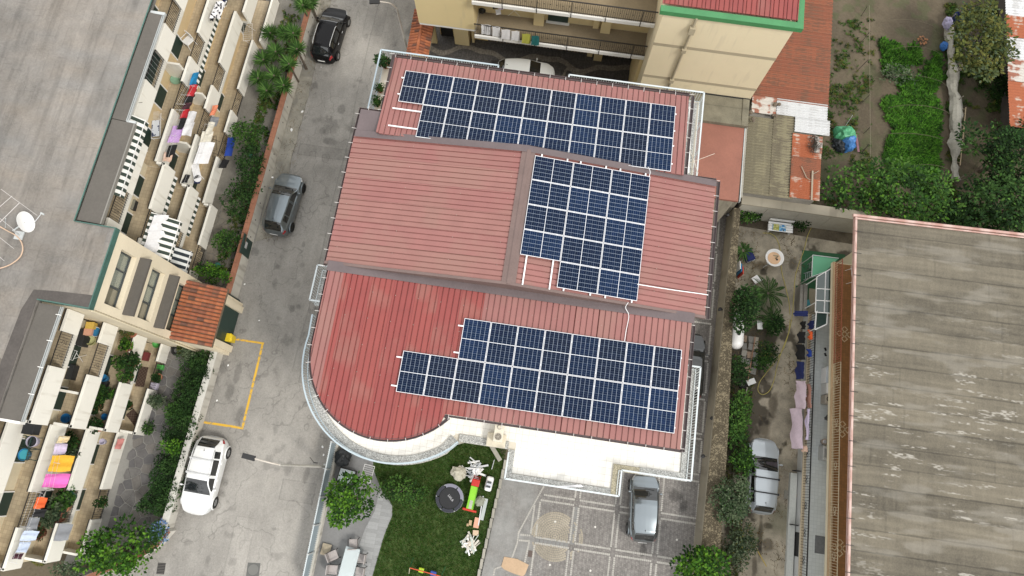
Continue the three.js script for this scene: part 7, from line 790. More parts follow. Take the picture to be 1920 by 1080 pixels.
// ---------------------------------------------------------------- on the house
{ const p = put(934, 818, 10.3), t = thing('air_conditioner', 'beige roof unit with a round fan at the corner of the white terrace', 'air conditioner', V(p.x, 10.22, p.z)); part('plinth', [rbox(-0.05, 0.18, 0.2, 0.85, 0.36, 0.6, 0.03)], cm([0.6, 0.55, 0.44]), t); part('casing', [rbox(0.02, 0.5, -0.15, 0.42, 0.6, 0.85, 0.04)], cm([0.66, 0.62, 0.52], 0.6), t); part('fan_grille', [new THREE.TorusGeometry(0.15, 0.012, 5, 24).rotateX(Math.PI / 2).translate(0.02, 0.81, 0.05), ...[0, 1, 2, 3, 4, 5, 6, 7].map(i => { const a = i * Math.PI / 4; return bar(V(0.02, 0.81, 0.05), V(0.02 + 0.15 * Math.cos(a), 0.81, 0.05 + 0.15 * Math.sin(a)), 0.007, 4); })], cm([0.45, 0.42, 0.36]), t).userData.kind = 'stuff'; part('fan', [new THREE.CylinderGeometry(0.14, 0.14, 0.01, 24).translate(0.02, 0.802, 0.05)], cm([0.2, 0.18, 0.15]), t); part('vent_cap', [new THREE.CylinderGeometry(0.07, 0.08, 0.1, 14).translate(0.02, 0.85, -0.36)], cm([0.6, 0.56, 0.46]), t); part('vent_ring', [new THREE.TorusGeometry(0.1, 0.012, 5, 20).rotateX(Math.PI / 2).translate(0.02, 0.81, -0.36)], M.bracket, t);
  cloth('white sheet hung over the terrace railing above the courtyard', 'sheet', fab.white, [[1042, 911, 10.75], [1090, 909, 11.25], [1095, 914, 11.15], [1045, 912, 10.6]]);
  const pipe = (lab, pts, r, lift) => { const c = pts.map(([u, v, h]) => put(u, v, h)), o = c[0].clone(); solo('conduit', [tube(c.map(x => x.clone().sub(o)), r, pts.length * 8, 6)], M.rail, lab, 'conduit', null, o); };
  pipe('white conduit crossing the middle roof from the panels to the lane eave', [[1195, 533, 13.78], [1258, 543, 13.62], [1322, 552, 13.42], [1326, 554, 13.3]], 0.022); pipe('white cable from the middle panels down to the lower panel rows', [[1178, 567, 13.85], [1173, 577, 13.68], [1179, 592, 13.62], [1174, 620, 13.56], [1171, 640, 13.56]], 0.014); pipe('short white cable between the north panels and the middle panels', [[1215, 313, 13.85], [1219, 322, 14.0], [1217, 332, 14.0]], 0.015);
  const b = put(1306, 320, 10.2), a = thing('tv_aerial', 'white television aerial on the balcony next to the flat red roof', 'aerial', V(b.x, 10.22, b.z)); const top = put(1301, 300, 12.6).sub(a.position); part('mast', [bar(V(0, 0, 0), top, 0.022)], M.whitePaint, a); for (const [u0, v0, u1, v1, r] of [[1268, 315, 1340, 288, 0.01], [1287, 263, 1309, 325, 0.016]]) part('boom', [bar(put(u0, v0, 12.6).sub(a.position), put(u1, v1, 12.6).sub(a.position), r)], M.ivoryMetal ||= mat([0.62, 0.55, 0.46], 0.5), a);
  const e0 = put(1295, 201, 11.0), e1 = put(1289, 325, 11.0), m0 = e0.clone().lerp(e1, 0.5); solo('roller_blind_box', [sbar(e0.clone().sub(m0), e1.clone().sub(m0), 0.14, 0.14)], M.whitePaint, 'long white box along the balcony beside the flat red roof', 'box', null, m0);
  
}
// ---------------------------------------------------------------- street
{ // lamps
  function lamp(label, base, top, head) { const t = thing('street_lamp', label, 'street lamp', base), b = base; const T = top.clone().sub(b), Hd = head.clone().sub(b); part('pole', [bar(V(0, 0, 0), T, 0.085, 10, 0.05)], cm([0.5, 0.48, 0.44], 0.5), t); part('arm', [tube([T.clone(), T.clone().lerp(Hd, 0.35).add(V(0, 0.25, 0)), Hd.clone()], 0.035, 14, 8)], cm([0.55, 0.5, 0.44], 0.5), t); const d = Hd.clone().sub(T).setY(0).normalize(); part('lamp_head', [sbar(Hd.clone(), Hd.clone().addScaledVector(d, 0.62), 0.24, 0.1)], M.plastic, t); part('lens', [sbar(Hd.clone().addScaledVector(d, 0.1).add(V(0, -0.055, 0)), Hd.clone().addScaledVector(d, 0.55).add(V(0, -0.055, 0)), 0.18, 0.02)], M.headlamp, t); part('base_plate', [cbox(0, 0.01, 0, 0.3, 0.02, 0.3)], M.zinc, t); }
  const b1 = put(611, 875, 0); lamp('street lamp whose long arm reaches over the road below the curved terrace', V(b1.x, 0, b1.z), V(b1.x, 8.6, b1.z), put(478, 860, 8.9)); const b2 = put(766, 106, 0); lamp('street lamp with curved arm at the tiled gate roof', V(b2.x, 0, b2.z), V(b2.x, 5.2, b2.z), put(712, 3, 5.9));
  const f = put(597, 868, 1.5); const t = thing('wire_clamp', 'dark metal bracket clamped to the lamp pole beside the fence', 'bracket', V(f.x, 2.1, f.z)); part('clamp', [box(-0.12, 0.12, -0.03, 0.03, -0.03, 0.03)], M.iron, t); part('spike', [bar(V(-0.1, 0, 0), V(-0.35, 0.1, -0.25), 0.02)], M.iron, t);
  // yellow bin
  const y = put(428, 634, 0.6), n = thing('yellow_bin', 'yellow plastic wheeled bin at the corner of the parking bay', 'bin', V(y.x, 0.005, y.z), 0.05); part('body', [flat(new THREE.CylinderGeometry(0.46, 0.36, 0.85, 4, 1).rotateY(Math.PI / 4)).scale(0.9, 1, 0.75).translate(0, 0.47, 0)], plas.yellow, n); part('lid', [rbox(-0.02, 0.93, 0, 0.62, 0.07, 0.5, 0.03), rbox(0.3, 0.9, 0, 0.12, 0.06, 0.42, 0.025)], plas.yellow, n); for (const s of [-1, 1]) part('wheel', [new THREE.CylinderGeometry(0.1, 0.1, 0.05, 14).rotateX(Math.PI / 2).translate(-0.24, 0.1, s * 0.24)], M.tyre, n); part('handle', [bar(V(-0.33, 0.9, -0.2), V(-0.33, 0.9, 0.2), 0.02)], plas.yellow, n);
  // fence of the house garden: sheet panels between posts on a low wall
  M.fencePanel = cm([0.25, 0.31, 0.345], 0.55); const fe = thing('garden_fence', 'grey-blue sheet metal fence on a low wall between the street and the house garden', 'fence', V(-10.42, 0, 3.6)); part('base_wall', [box(-0.12, 0.12, 0, 0.5, -3.9, 3.6), box(-0.34, -0.13, 0, 0.05, -3.9, 3.6)], M.gWall, fe); for (let i = 0; i < 5; i++) { const z0 = -3.85 + i * 1.52; const pn = part('fence_panel', [box(-0.02, 0.0, 0.55, 1.65, z0 + 0.05, z0 + 1.47)], M.fencePanel, fe); const teeth = []; for (let k = 0; k < 13; k++) { const z = z0 + 0.08 + k * 0.114; teeth.push(box(-0.06, -0.025, 0.5, 1.74, z, z + 0.035)); teeth.push(box(0.003, 0.02, 0.5, 0.75, z, z + 0.03)); } part('pickets', teeth, M.railPaintPale, pn).userData.kind = 'stuff'; part('fence_post', [box(-0.05, 0.06, 0.5, 1.8, z0 - 0.04, z0 + 0.04)], M.zinc, fe); part('fence_rail', [box(-0.05, 0.005, 1.66, 1.69, z0 + 0.05, z0 + 1.47)], M.railPaintPale, fe); }
  const q = [[-0.0, 3.75], [0.35, 4.3], [0.4, 5.2]]; part('corner_panel', [ribbon(q, 0.03, 0.55, 1.65)], M.fencePanel, fe); part('corner_wall', [ribbon(q, 0.24, 0, 0.5)], M.gWall, fe);
  for (const [u, v, s] of [[607, 853, .05], [605, 838, .06], [428, 685, .05], [407, 751, .05], [459, 533, .05], [486, 601, .04], [602, 126, .03], [567, 210, .08], [547, 244, .09], [511, 333, .07]]) { const w = put(u, v, 0); solo('litter', [flat(new THREE.DodecahedronGeometry(s).scale(1.4, 0.5, 1))], M.whitePaint, 'scrap of pale litter lying on the street', 'litter', 'litter on the street', V(w.x, s * 0.5, w.z), s * 90); }
}
// ================================================================ house garden
{ const p = put(843, 934, 0.3), t = thing('trampoline', 'round black trampoline with grey padded edge on the lawn', 'trampoline', V(p.x, 0.01, p.z)); part('mat', [new THREE.CylinderGeometry(0.6, 0.6, 0.02, 40).translate(0, 0.3, 0)], cm([0.012, 0.013, 0.016], 0.7), t); part('frame_ring', [new THREE.TorusGeometry(0.78, 0.03, 8, 40).rotateX(Math.PI / 2).translate(0, 0.28, 0)], M.zinc, t); for (let i = 0; i < 6; i++) { const a0 = i * 60 + 2, a1 = i * 60 + 57; const o = arc(0, 0, 0.8, a0, a1, 8), n = arc(0, 0, 0.62, a1, a0, 8); part('edge_pad', [prism([...o, ...n], 0.305, 0.34 + 0.01 * (i % 2))], i > 3 ? cm([0.22, 0.22, 0.28]) : cm([0.035, 0.037, 0.05]), t); } for (let i = 0; i < 6; i++) { const a = i * Math.PI / 3; part('leg', [bar(V(0.75 * Math.cos(a), 0, 0.75 * Math.sin(a)), V(0.75 * Math.cos(a), 0.28, 0.75 * Math.sin(a)), 0.02)], M.zinc, t); }
  const font = await new FontLoader().loadAsync('fonts/droid/droid_sans_bold.typeface.json'); const tg = new TextGeometry('LULA', { font, size: 0.13, depth: 0.004, curveSegments: 3 }); tg.computeBoundingBox(); tg.translate(-tg.boundingBox.max.x / 2, -0.06, 0).rotateX(-Math.PI / 2).rotateY(-0.75).translate(0.06, 0.311, -0.02); part('lettering', [tg], cm([0.4, 0.4, 0.42]), t).userData.kind = 'stuff'; }
{ const a = put(893, 900, 0.9), b = put(880, 957, 0.1), ry = Math.atan2(b.x - a.x, b.z - a.z), t = thing('slide', 'green toy slide with red ends on the lawn', 'slide', V((a.x + b.x) / 2, 0.01, (a.z + b.z) / 2), ry); const prof = [[-0.85, 0.85], [-0.5, 0.75], [-0.1, 0.45], [0.35, 0.2], [0.8, 0.1]], W = 0.21; const rows = prof.map(([z, y]) => [V(-W, y + 0.1, z), V(-W, y, z), V(W, y, z), V(W, y + 0.1, z)]); part('chute', [flat(quads(rows.slice(1))).clone()], cm([0.22, 0.52, 0.02], 0.4), t); part('worn_patch', [flat(quads([[V(-0.09, 0.232, 0.3), V(0.09, 0.232, 0.3)], [V(-0.09, 0.112, 0.78), V(0.09, 0.112, 0.78)]]))], cm([0.4, 0.42, 0.34]), t); part('top_seat', [rbox(0, 0.82, -0.72, 0.46, 0.12, 0.4, 0.05), rbox(0, 0.4, -0.85, 0.4, 0.8, 0.08, 0.03)], cm([0.5, 0.02, 0.015], 0.4), t); part('foot', [rbox(0, 0.06, 0.86, 0.84, 0.1, 0.14, 0.05)], cm([0.5, 0.03, 0.015], 0.4), t); part('ladder', [bar(V(-0.18, 0, -1.15), V(-0.18, 0.8, -0.9), 0.025), bar(V(0.18, 0, -1.15), V(0.18, 0.8, -0.9), 0.025), bar(V(-0.18, 0.3, -1.06), V(0.18, 0.3, -1.06), 0.02), bar(V(-0.18, 0.55, -0.98), V(0.18, 0.55, -0.98), 0.02)], cm([0.5, 0.02, 0.015], 0.4), t); }
const jr = rng(600);
function heap(label, u, v, rx, rz, n, mats, cat, long = 0.25, name = 'debris_heap') { const p = put(u, v, 0.1), t = thing(name, label, cat, V(p.x, 0.01, p.z)); for (let i = 0; i < n; i++) { const a = jr() * 6.28, d = Math.sqrt(jr()), x = rx * d * Math.cos(a), z = rz * d * Math.sin(a), L = long * (0.5 + jr()); part('piece', [new THREE.BoxGeometry(0.04 + 0.08 * jr(), 0.02 + 0.03 * jr(), L).rotateX((jr() - 0.5) * 0.5).rotateY(jr() * 6.28).translate(x, 0.05 + 0.3 * (1 - d) * jr() + i * 0.002, z)], mats[Math.floor(jr() * mats.length)], t); } return t; }
function sack(label, u, v, rx, ry, rz, m, seed, cat = 'bag', name = 'bag', h = 0.1, turn = 0) { const p = put(u, v, h), g = new THREE.IcosahedronGeometry(1, 3), P = g.attributes.position; for (let i = 0; i < P.count; i++) { const x = P.getX(i), y = P.getY(i), z = P.getZ(i), k = 0.5 + 0.75 * fbm(x * 2.8 + seed, z * 2.8 + y * 2.1, seed, 4) + 0.2 * vn(x * 7, z * 7 + y * 5, seed); P.setXYZ(i, x * k * rx, Math.max(-0.9, y) * k * ry, z * k * rz); } const t = thing(name, label, cat, V(p.x, ry * 0.75 + (h > 0.5 ? h : 0), p.z), turn); part('sack', [flat(mergeVertices((g.deleteAttribute('uv'), g.deleteAttribute('normal'), g)))], m, t); part('fold', [sbar(V(-rx * 0.3, ry * 0.72, 0), V(rx * 0.35, ry * 0.75, rz * 0.2), 0.05, 0.03)], m, t); return t; }
sack('crumpled pale plastic sack near the trampoline', 860, 888, 0.45, 0.3, 0.42, cm([0.42, 0.4, 0.33]), 601); heap('heap of white metal slats beside the pale plastic sack', 889, 882, 0.35, 0.5, 26, [M.alu, M.whitePaint, cm([0.4, 0.42, 0.45])], 'debris', 0.75); heap('heap of white splintered boards at the lawn edge', 881, 1018, 0.45, 0.42, 34, [M.whitePaint, cm([0.55, 0.52, 0.46]), cm([0.45, 0.5, 0.46])], 'debris', 0.4); sack('pale rubble bag on the heap of splintered boards', 882, 1018, 0.2, 0.2, 0.2, cm([0.6, 0.52, 0.44]), 602, 'bag', 'bag', 0.12); sack('grey sack at the lawn kerb beside the slide', 900, 940, 0.3, 0.15, 0.28, cm([0.24, 0.25, 0.2]), 603);
{ const p = put(917, 907, 0.25), t = thing('toy_car', 'white toy car shell standing at the lawn edge', 'toy car', V(p.x, 0.02, p.z), -0.1); part('body', [rbox(0, 0.22, 0, 0.42, 0.26, 0.85, 0.12, 4)], M.whitePaint, t); part('cabin', [rbox(0, 0.38, 0.05, 0.34, 0.16, 0.4, 0.07, 3)], cm([0.5, 0.52, 0.58], 0.4), t); part('window', [box(-0.12, 0.12, 0.462, 0.468, -0.12, -0.02), box(-0.12, 0.12, 0.462, 0.468, 0.1, 0.22)], M.darkGlass, t); for (const [x, z] of [[-0.2, -0.26], [0.2, -0.26], [-0.2, 0.28], [0.2, 0.28]]) part('wheel', [new THREE.CylinderGeometry(0.1, 0.1, 0.06, 14).rotateZ(Math.PI / 2).translate(x, 0.1, z)], M.tyre, t); }
for (const [u0, v0, u1, v1, w, m, lab] of [[912, 935, 903, 975, 0.2, cm([0.42, 0.46, 0.45]), 'long grey plank leaning along the lawn kerb'], [906, 930, 897, 985, 0.06, M.alu, 'thin metal strip beside the long grey plank'], [922, 880, 927, 862, 0.03, M.alu, 'short metal rod at the corner of the lawn']]) { const a = put(u0, v0, 0.1), b = put(u1, v1, 0.1); solo('plank', [sbar(V(0, 0, 0), V(b.x - a.x, 0.04, b.z - a.z), w, 0.04)], m, lab, 'plank', null, V(a.x, 0.1, a.z)); }
crate('pinkish cardboard box lying on the lawn edge', 894, 980, 0.02, 0.3, 0.12, 0.55, plas.pinkish, 'box', 'box', -0.05); crate('small beige box next to the pinkish cardboard box', 882, 980, 0.02, 0.16, 0.1, 0.28, plas.card, 'box', 'box'); crate('pale carton below the pinkish cardboard box', 892, 999, 0.02, 0.32, 0.1, 0.28, cm([0.55, 0.42, 0.3]), 'box', 'box', 0.1); crate('tiny pale carton on the lawn', 877, 984, 0.02, 0.12, 0.06, 0.14, plas.card, 'box', 'box');
// swing set at the lower edge of the lawn
{ const p = put(800, 1070, 0.3), t = thing('swing_set', 'coloured toy swing set on the lawn', 'swing', V(p.x, 0.01, p.z), -0.1); part('beam', [bar(V(-0.9, 0.9, 0), V(0.9, 0.9, 0), 0.03)], cm([0.55, 0.08, 0.03], 0.4), t); for (const s of [-1, 1]) { part('leg', [bar(V(s * 0.95, 0, -0.45), V(s * 0.9, 0.9, 0), 0.022)], cm([0.03, 0.14, 0.06], 0.4), t); part('leg', [bar(V(s * 0.95, 0, 0.45), V(s * 0.9, 0.9, 0), 0.022)], cm([0.6, 0.55, 0.4], 0.4), t); } part('seat', [rbox(-0.3, 0.3, 0.05, 0.3, 0.16, 0.26, 0.04)], cm([0.35, 0.5, 0.02], 0.4), t); part('seat', [rbox(0.4, 0.32, 0.05, 0.34, 0.12, 0.26, 0.04)], cm([0.02, 0.06, 0.3], 0.4), t); for (const x of [-0.42, -0.18, 0.26, 0.54]) part('rope', [bar(V(x, 0.35, 0.05), V(x, 0.9, 0), 0.008, 4)], cm([0.6, 0.4, 0.05]), t); }
// patio furniture
{ const p = put(655, 1055, 0.7), t = thing('glass_table', 'rectangular glass topped garden table on the patio', 'table', V(p.x, 0.02, p.z), -0.08); M.tableGlass = new THREE.MeshPhysicalMaterial({ color: C(0.8, 0.86, 0.87), roughness: 0.08, transmission: 0.6, thickness: 0, side: THREE.DoubleSide }); part('glass_top', [rbox(0, 0.72, 0, 0.82, 0.012, 1.6, 0.005, 1)], M.tableGlass, t); part('frame', [sbar(V(-0.4, 0.7, -0.79), V(0.4, 0.7, -0.79), 0.03, 0.03), sbar(V(-0.4, 0.7, 0.79), V(0.4, 0.7, 0.79), 0.03, 0.03), sbar(V(-0.4, 0.7, -0.79), V(-0.4, 0.7, 0.79), 0.03, 0.03), sbar(V(0.4, 0.7, -0.79), V(0.4, 0.7, 0.79), 0.03, 0.03)], cm([0.36, 0.42, 0.43], 0.4), t); for (const [x, z] of [[-0.36, -0.7], [0.36, -0.7], [-0.36, 0.7], [0.36, 0.7]]) part('leg', [bar(V(x, 0, z), V(x, 0.7, z), 0.02)], cm([0.36, 0.42, 0.43], 0.4), t);
  const sm_ = cm([0.36, 0.33, 0.32]); const seats = [[628, 1040, -1.0, 'garden chair askew at the corner of the glass table'], [628, 1066, -1.5, 'garden chair on the fence side of the glass table'], [680, 1045, 1.6, 'garden chair on the lawn side of the glass table, nearest the tree'], [678, 1070, 1.6, 'second garden chair on the lawn side of the glass table']]; for (const [u, v, a, lab] of seats) { const c = chair(lab, u, v, 0.02, a, sm_, { solid: 1, leg: M.iron }); } const c5 = chair('garden chair at the head of the glass table below the tree', 666, 1018, 0.02, 0.2, sm_, { solid: 1, leg: M.iron });
  crate('beige folded cushion box on the patio', 612, 1030, 0.02, 0.5, 0.12, 0.6, cm([0.36, 0.31, 0.23]), 'box', 'box', -0.08);
  rack('white wire drying rack on the patio under the terrace', 692, 888, 0.02, 0.6, 0.95, -0.1, M.whitePaint, true, 0.5);
  const q = put(650, 893, 0.2), f = thing('cold_frame', 'dark framed glass box on the patio', 'frame', V(q.x, 0.02, q.z), -0.1); part('frame', [box(-0.5, 0.5, 0, 0.35, -0.42, -0.37), box(-0.5, 0.5, 0, 0.35, 0.37, 0.42), box(-0.5, -0.45, 0, 0.35, -0.37, 0.37), box(0.45, 0.5, 0, 0.35, -0.37, 0.37)], M.iron, f); part('glass', [box(-0.45, 0.45, 0.3, 0.306, -0.37, 0.37)], M.tableGlass, f); part('content', [rbox(-0.2, 0.15, -0.05, 0.24, 0.2, 0.3, 0.03)], plas.aqua, f);
  const bq = put(645, 858, 0.4); sack('black covered barbecue beside the fence', 645, 858, 0.5, 0.55, 0.5, plas.dark, 605, 'barbecue', 'covered_barbecue', 0.05); }
// lawn kerb with stones
{ const t = thing('lawn_kerb', 'pale stone kerb between the lawn and the courtyard', 'kerb', V(-0.8, 0, 2.5)); for (let i = 0; i < 15; i++) { const z = -3.0 + i * 0.56, x = 0.28 - 0.088 * (z + 2.5) - 0.03; part('kerb_stone', [rbox(x, 0.08, z, 0.16, 0.18, 0.54, 0.02, 1)], M.concretePale, t); } const s = thing('kerb_wall', 'curved stone kerb at the head of the lawn under the terrace', 'kerb', V(-2.2, 0, -1.5)); part('stone', [ribbon([[1.5, 0.75], [0.7, -0.2], [-0.6, -0.25], [-1.4, 0.1]], 0.25, 0, 0.2)], M.concretePale, s); }
{ const p = put(965, 1062, 0), pts = []; const r = rng(606); const base = [[-0.75, -0.35], [0.0, -0.4], [0.75, -0.28], [0.7, 0.2], [0.6, 0.36], [0.1, 0.36], [-0.5, 0.3], [-0.72, 0.2]]; solo('cardboard_sheet', [prism(base.map(([x, z]) => [x + (r() - 0.5) * 0.06, z + (r() - 0.5) * 0.06]), 0, 0.012), ...[0, 1, 2, 3, 4].map(() => rbox((r() - 0.5), 0.014, (r() - 0.5) * 0.5, 0.06, 0.008, 0.03, 0.003, 1))], tmat(mottle([0.45, 0.32, 0.21], 0.2), 0.95), 'flattened brown cardboard sheet lying on the courtyard', 'cardboard', null, V(p.x, 0.022, p.z), -0.12); }
// ================================================================ east yard
{ const t = thing('fountain', 'round white fountain basin with a pinkish bowl in the yard', 'fountain', V(14.23, 0, -15.3)); part('basin', [lathe([[0.001, 0.62], [0.3, 0.62], [0.44, 0.7], [0.52, 0.8], [0.57, 0.82], [0.58, 0.78], [0.5, 0.62], [0.28, 0.45], [0.14, 0.4], [0.001, 0.4]], 32)], M.whitePaint, t); part('bowl_lining', [lathe([[0.001, 0.632], [0.28, 0.634], [0.4, 0.69]], 28)], cm([0.62, 0.4, 0.24], 0.5), t); part('pedestal', [lathe([[0.001, 0], [0.26, 0], [0.24, 0.06], [0.12, 0.12], [0.1, 0.3], [0.14, 0.42]], 20)], M.whitePaint, t); part('spout', [bar(V(0.12, 0.63, -0.02), V(0.14, 0.95, -0.05), 0.05, 8, 0.03), rbox(0.02, 0.95, -0.08, 0.34, 0.06, 0.08, 0.03)], cm([0.3, 0.25, 0.16]), t); part('drain', [new THREE.CylinderGeometry(0.06, 0.06, 0.02, 14).translate(0.2, 0.645, 0.05)], M.black, t); part('tap_pipe', [bar(V(-0.45, 0.1, 0.5), V(-0.2, 0.4, 0.3), 0.02)], M.zinc, t);
  const b = thing('bench', 'white slatted bench with painted scraps against the panel wall', 'bench', V(14.6, 0, -17.5), 0.02); for (let i = 0; i < 4; i++) part('seat_slat', [rbox(0, 0.45, -0.25 + i * 0.16, 1.55, 0.04, 0.14, 0.01, 1)], M.whitePaint, b); for (let i = 0; i < 2; i++) part('back_slat', [rbox(0, 0.62 + i * 0.17, -0.36, 1.55, 0.13, 0.03, 0.01, 1)], M.whitePaint, b); for (const s of [-0.65, 0.65]) part('leg', [box(s - 0.03, s + 0.03, 0, 0.43, -0.3, 0.28)], M.whitePaint, b); solo('cushion_cloth', [rbox(0, 0, 0, 0.85, 0.04, 0.42, 0.015, 2)], tmat(tex(96, 64, 1, 0.6, (x, y) => { const n = fbm(x * 8, y * 8, 610, 3); return x > 0.62 ? (n > 0.5 ? [0.32, 0.33, 0.08] : [0.5, 0.48, 0.2]) : n > 0.56 ? [0.03, 0.2, 0.5] : n > 0.46 ? [0.25, 0.5, 0.68] : n > 0.4 ? [0.03, 0.03, 0.06] : [0.55, 0.68, 0.75]; }), 0.9), 'blue and green splashed cloth lying on the white bench', 'cloth', null, V(14.5, 0.49, -17.45));
  basin('bright blue basin hung on the panel wall', 1527, 409, 0.9, 0.24, 0.25, plas.blue2, 'basin', 'basin'); basin('black basin with red rim against the panel wall', 1551, 413, 0.7, 0.28, 0.16, plas.dark, 'basin', 'basin', cm([0.3, 0.04, 0.02])); basin('white pot with plants in the yard corner', 1412, 411, 0.2, 0.2, 0.2, plas.white, 'pot', 'pot');
  const hose = (lab, pts, r = 0.022) => { const c = pts.map(([u, v]) => { const p = put(u, v, 0.02); return V(p.x, 0.03, p.z); }), o = c[0].clone(); solo('garden_hose', [tube(c.map(x => x.clone().sub(o)), r, pts.length * 9, 6)], cm([0.4, 0.34, 0.1], 0.6), lab, 'hose', null, o); };
  hose('yellow hose running from the wall basin down the yard to the loop by the tiles', [[1528, 415], [1515, 440], [1507, 470], [1498, 495], [1491, 520], [1488, 560], [1484, 600], [1474, 640], [1462, 665], [1440, 695], [1425, 715], [1421, 732], [1430, 740], [1443, 732], [1452, 710], [1456, 690], [1465, 660], [1478, 625], [1481, 600]]); hose('second yellow hose from the bench past the fountain', [[1430, 437], [1445, 438], [1456, 448], [1463, 470], [1465, 505], [1472, 535], [1479, 565], [1481, 590]]);
  // ladder, loungers against the porch
  const L = (lab, u0, v0, u1, v1, w, h, m, n = 5) => { const a = put(u0, v0, h), b = put(u1, v1, 0.1), t = thing('step_ladder', lab, 'ladder', V(b.x, 0.02, b.z)), d = a.clone().sub(t.position), s = V(0, 0, w / 2); part('stile', [sbar(s.clone(), d.clone().add(s), 0.04, 0.03)], m, t); part('stile', [sbar(s.clone().negate(), d.clone().sub(s), 0.04, 0.03)], m, t); for (let i = 1; i <= n; i++) { const c = d.clone().multiplyScalar(i / (n + 1)); part('rung', [bar(c.clone().sub(s), c.clone().add(s), 0.018)], m, t); } }; L('aluminium step ladder leaning at the green mat', 1530, 512, 1508, 518, 0.42, 1.0, cm([0.3, 0.33, 0.36], 0.5)); L('grey folding frame leaning above the step ladder', 1528, 492, 1515, 500, 0.35, 0.8, cm([0.16, 0.17, 0.17], 0.5), 3);
  crate('teal plastic crate at the end of the green mat', 1508, 570, 0.02, 0.45, 0.3, 0.35, plas.aqua, 'crate', 'crate', 0.3); basin('dark grey tub next to the teal crate', 1498, 576, 0.02, 0.22, 0.25, cm([0.07, 0.08, 0.09]), 'tub', 'tub');
  // washing on the black railing
  const W = (x, y) => [1370 + x / 5.538, 550 + y / 5.538], X5 = (x, y) => [1370 + x / 5.538, 720 + y / 5.538]; const hang = (F, a, b, m, lab, cat, h1 = 1.9, h2 = 1.2) => { const p = F(...a), q = F(...b); cloth(lab, cat, m, [[q[0], p[1], h1], [q[0], q[1], h1], [p[0], q[1], h2], [p[0], p[1], h2]], null, 'hanging_cloth', 0.02); };
  hang(W, [655, 180], [800, 240], fab.navy, 'navy jumper on the end of the black railing', 'garment', 2.0, 1.6); hang(W, [730, 290], [780, 375], fab.black, 'black and white shirt on the black railing', 'garment'); hang(W, [805, 285], [865, 370], fab.navy, 'navy towel behind the black railing', 'towel', 1.9, 1.5); hang(W, [808, 380], [850, 480], fab.orange, 'bright orange cloth on the black railing', 'cloth', 1.95, 1.7); hang(W, [700, 400], [775, 520], fab.black, 'black trousers below the orange cloth', 'garment'); hang(W, [680, 530], [770, 690], fab.black, 'black coat hanging in the middle of the black railing', 'garment', 1.9, 0.9); hang(W, [795, 580], [840, 660], fab.royal, 'deep blue cloth over the black railing', 'cloth', 1.95, 1.6); hang(W, [675, 710], [760, 890], fab.navy, 'dark navy sheet hanging at an angle', 'sheet', 1.9, 1.1); hang(W, [690, 910], [785, 1075], fab.pinkPale, 'pale pink sheet above the longer pink sheet', 'sheet'); hang(X5, [670, 0], [780, 260], fab.pinkPale, 'long pale pink sheet on the black railing', 'sheet', 1.9, 1.0); hang(X5, [625, 255], [745, 670], fab.pinkPale, 'pale pink bedspread hanging lowest towards the silver car', 'sheet', 1.7, 0.8); hang(X5, [780, 260], [815, 580], fab.lilac, 'lilac cloth between the pink bedspread and the railing', 'cloth', 1.9, 1.6); hang(X5, [740, 640], [800, 705], fab.peach, 'small peach cloth at the end of the pink washing', 'cloth', 1.9, 1.5); hang(X5, [790, 0], [835, 250], cm([0.42, 0.22, 0.17]), 'brownish towel behind the pink sheet', 'towel', 1.9, 1.5); 
  const onT = (F, x, y) => { const q = F(x, y), p = put(q[0], q[1], 1.2); return V(p.x, 0.9, p.z); }; let v = onT(W, 990, 860), q; { const t = thing('freezer_chest', 'white chest with a folded cloth on the pale tiled terrace', 'chest', v); part('body', [rbox(0.1, 0.4, 0, 0.6, 0.8, 0.95, 0.04)], M.whitePaint, t); part('lid', [rbox(0.1, 0.84, 0, 0.62, 0.08, 0.97, 0.03)], cm([0.5, 0.55, 0.6]), t); } v = onT(W, 990, 1000); { const t = thing('washing_machine', 'white appliance next to the terrace chest', 'appliance', v); part('body', [rbox(0.1, 0.42, 0, 0.6, 0.84, 0.62, 0.03)], cm([0.6, 0.6, 0.58]), t); part('top', [rbox(0.1, 0.85, 0, 0.6, 0.03, 0.6, 0.01)], M.whitePaint, t); }
  q = W(985, 650); rack('wire drying rack with black socks on the pale terrace', q[0], q[1], 0.9, 0.6, 0.9, 0.05, M.zinc, true, 0.8); for (const [x, y, lab] of [[985, 580, 'black sock'], [985, 635, 'second black sock']]) { const s = W(x, y), p = put(s[0], s[1], 1.75); solo('sock', [rbox(0, 0, 0, 0.12, 0.03, 0.2, 0.015)], fab.black, lab + ' on the wire drying rack', 'sock', null, V(p.x, 1.73, p.z), 0.4); }
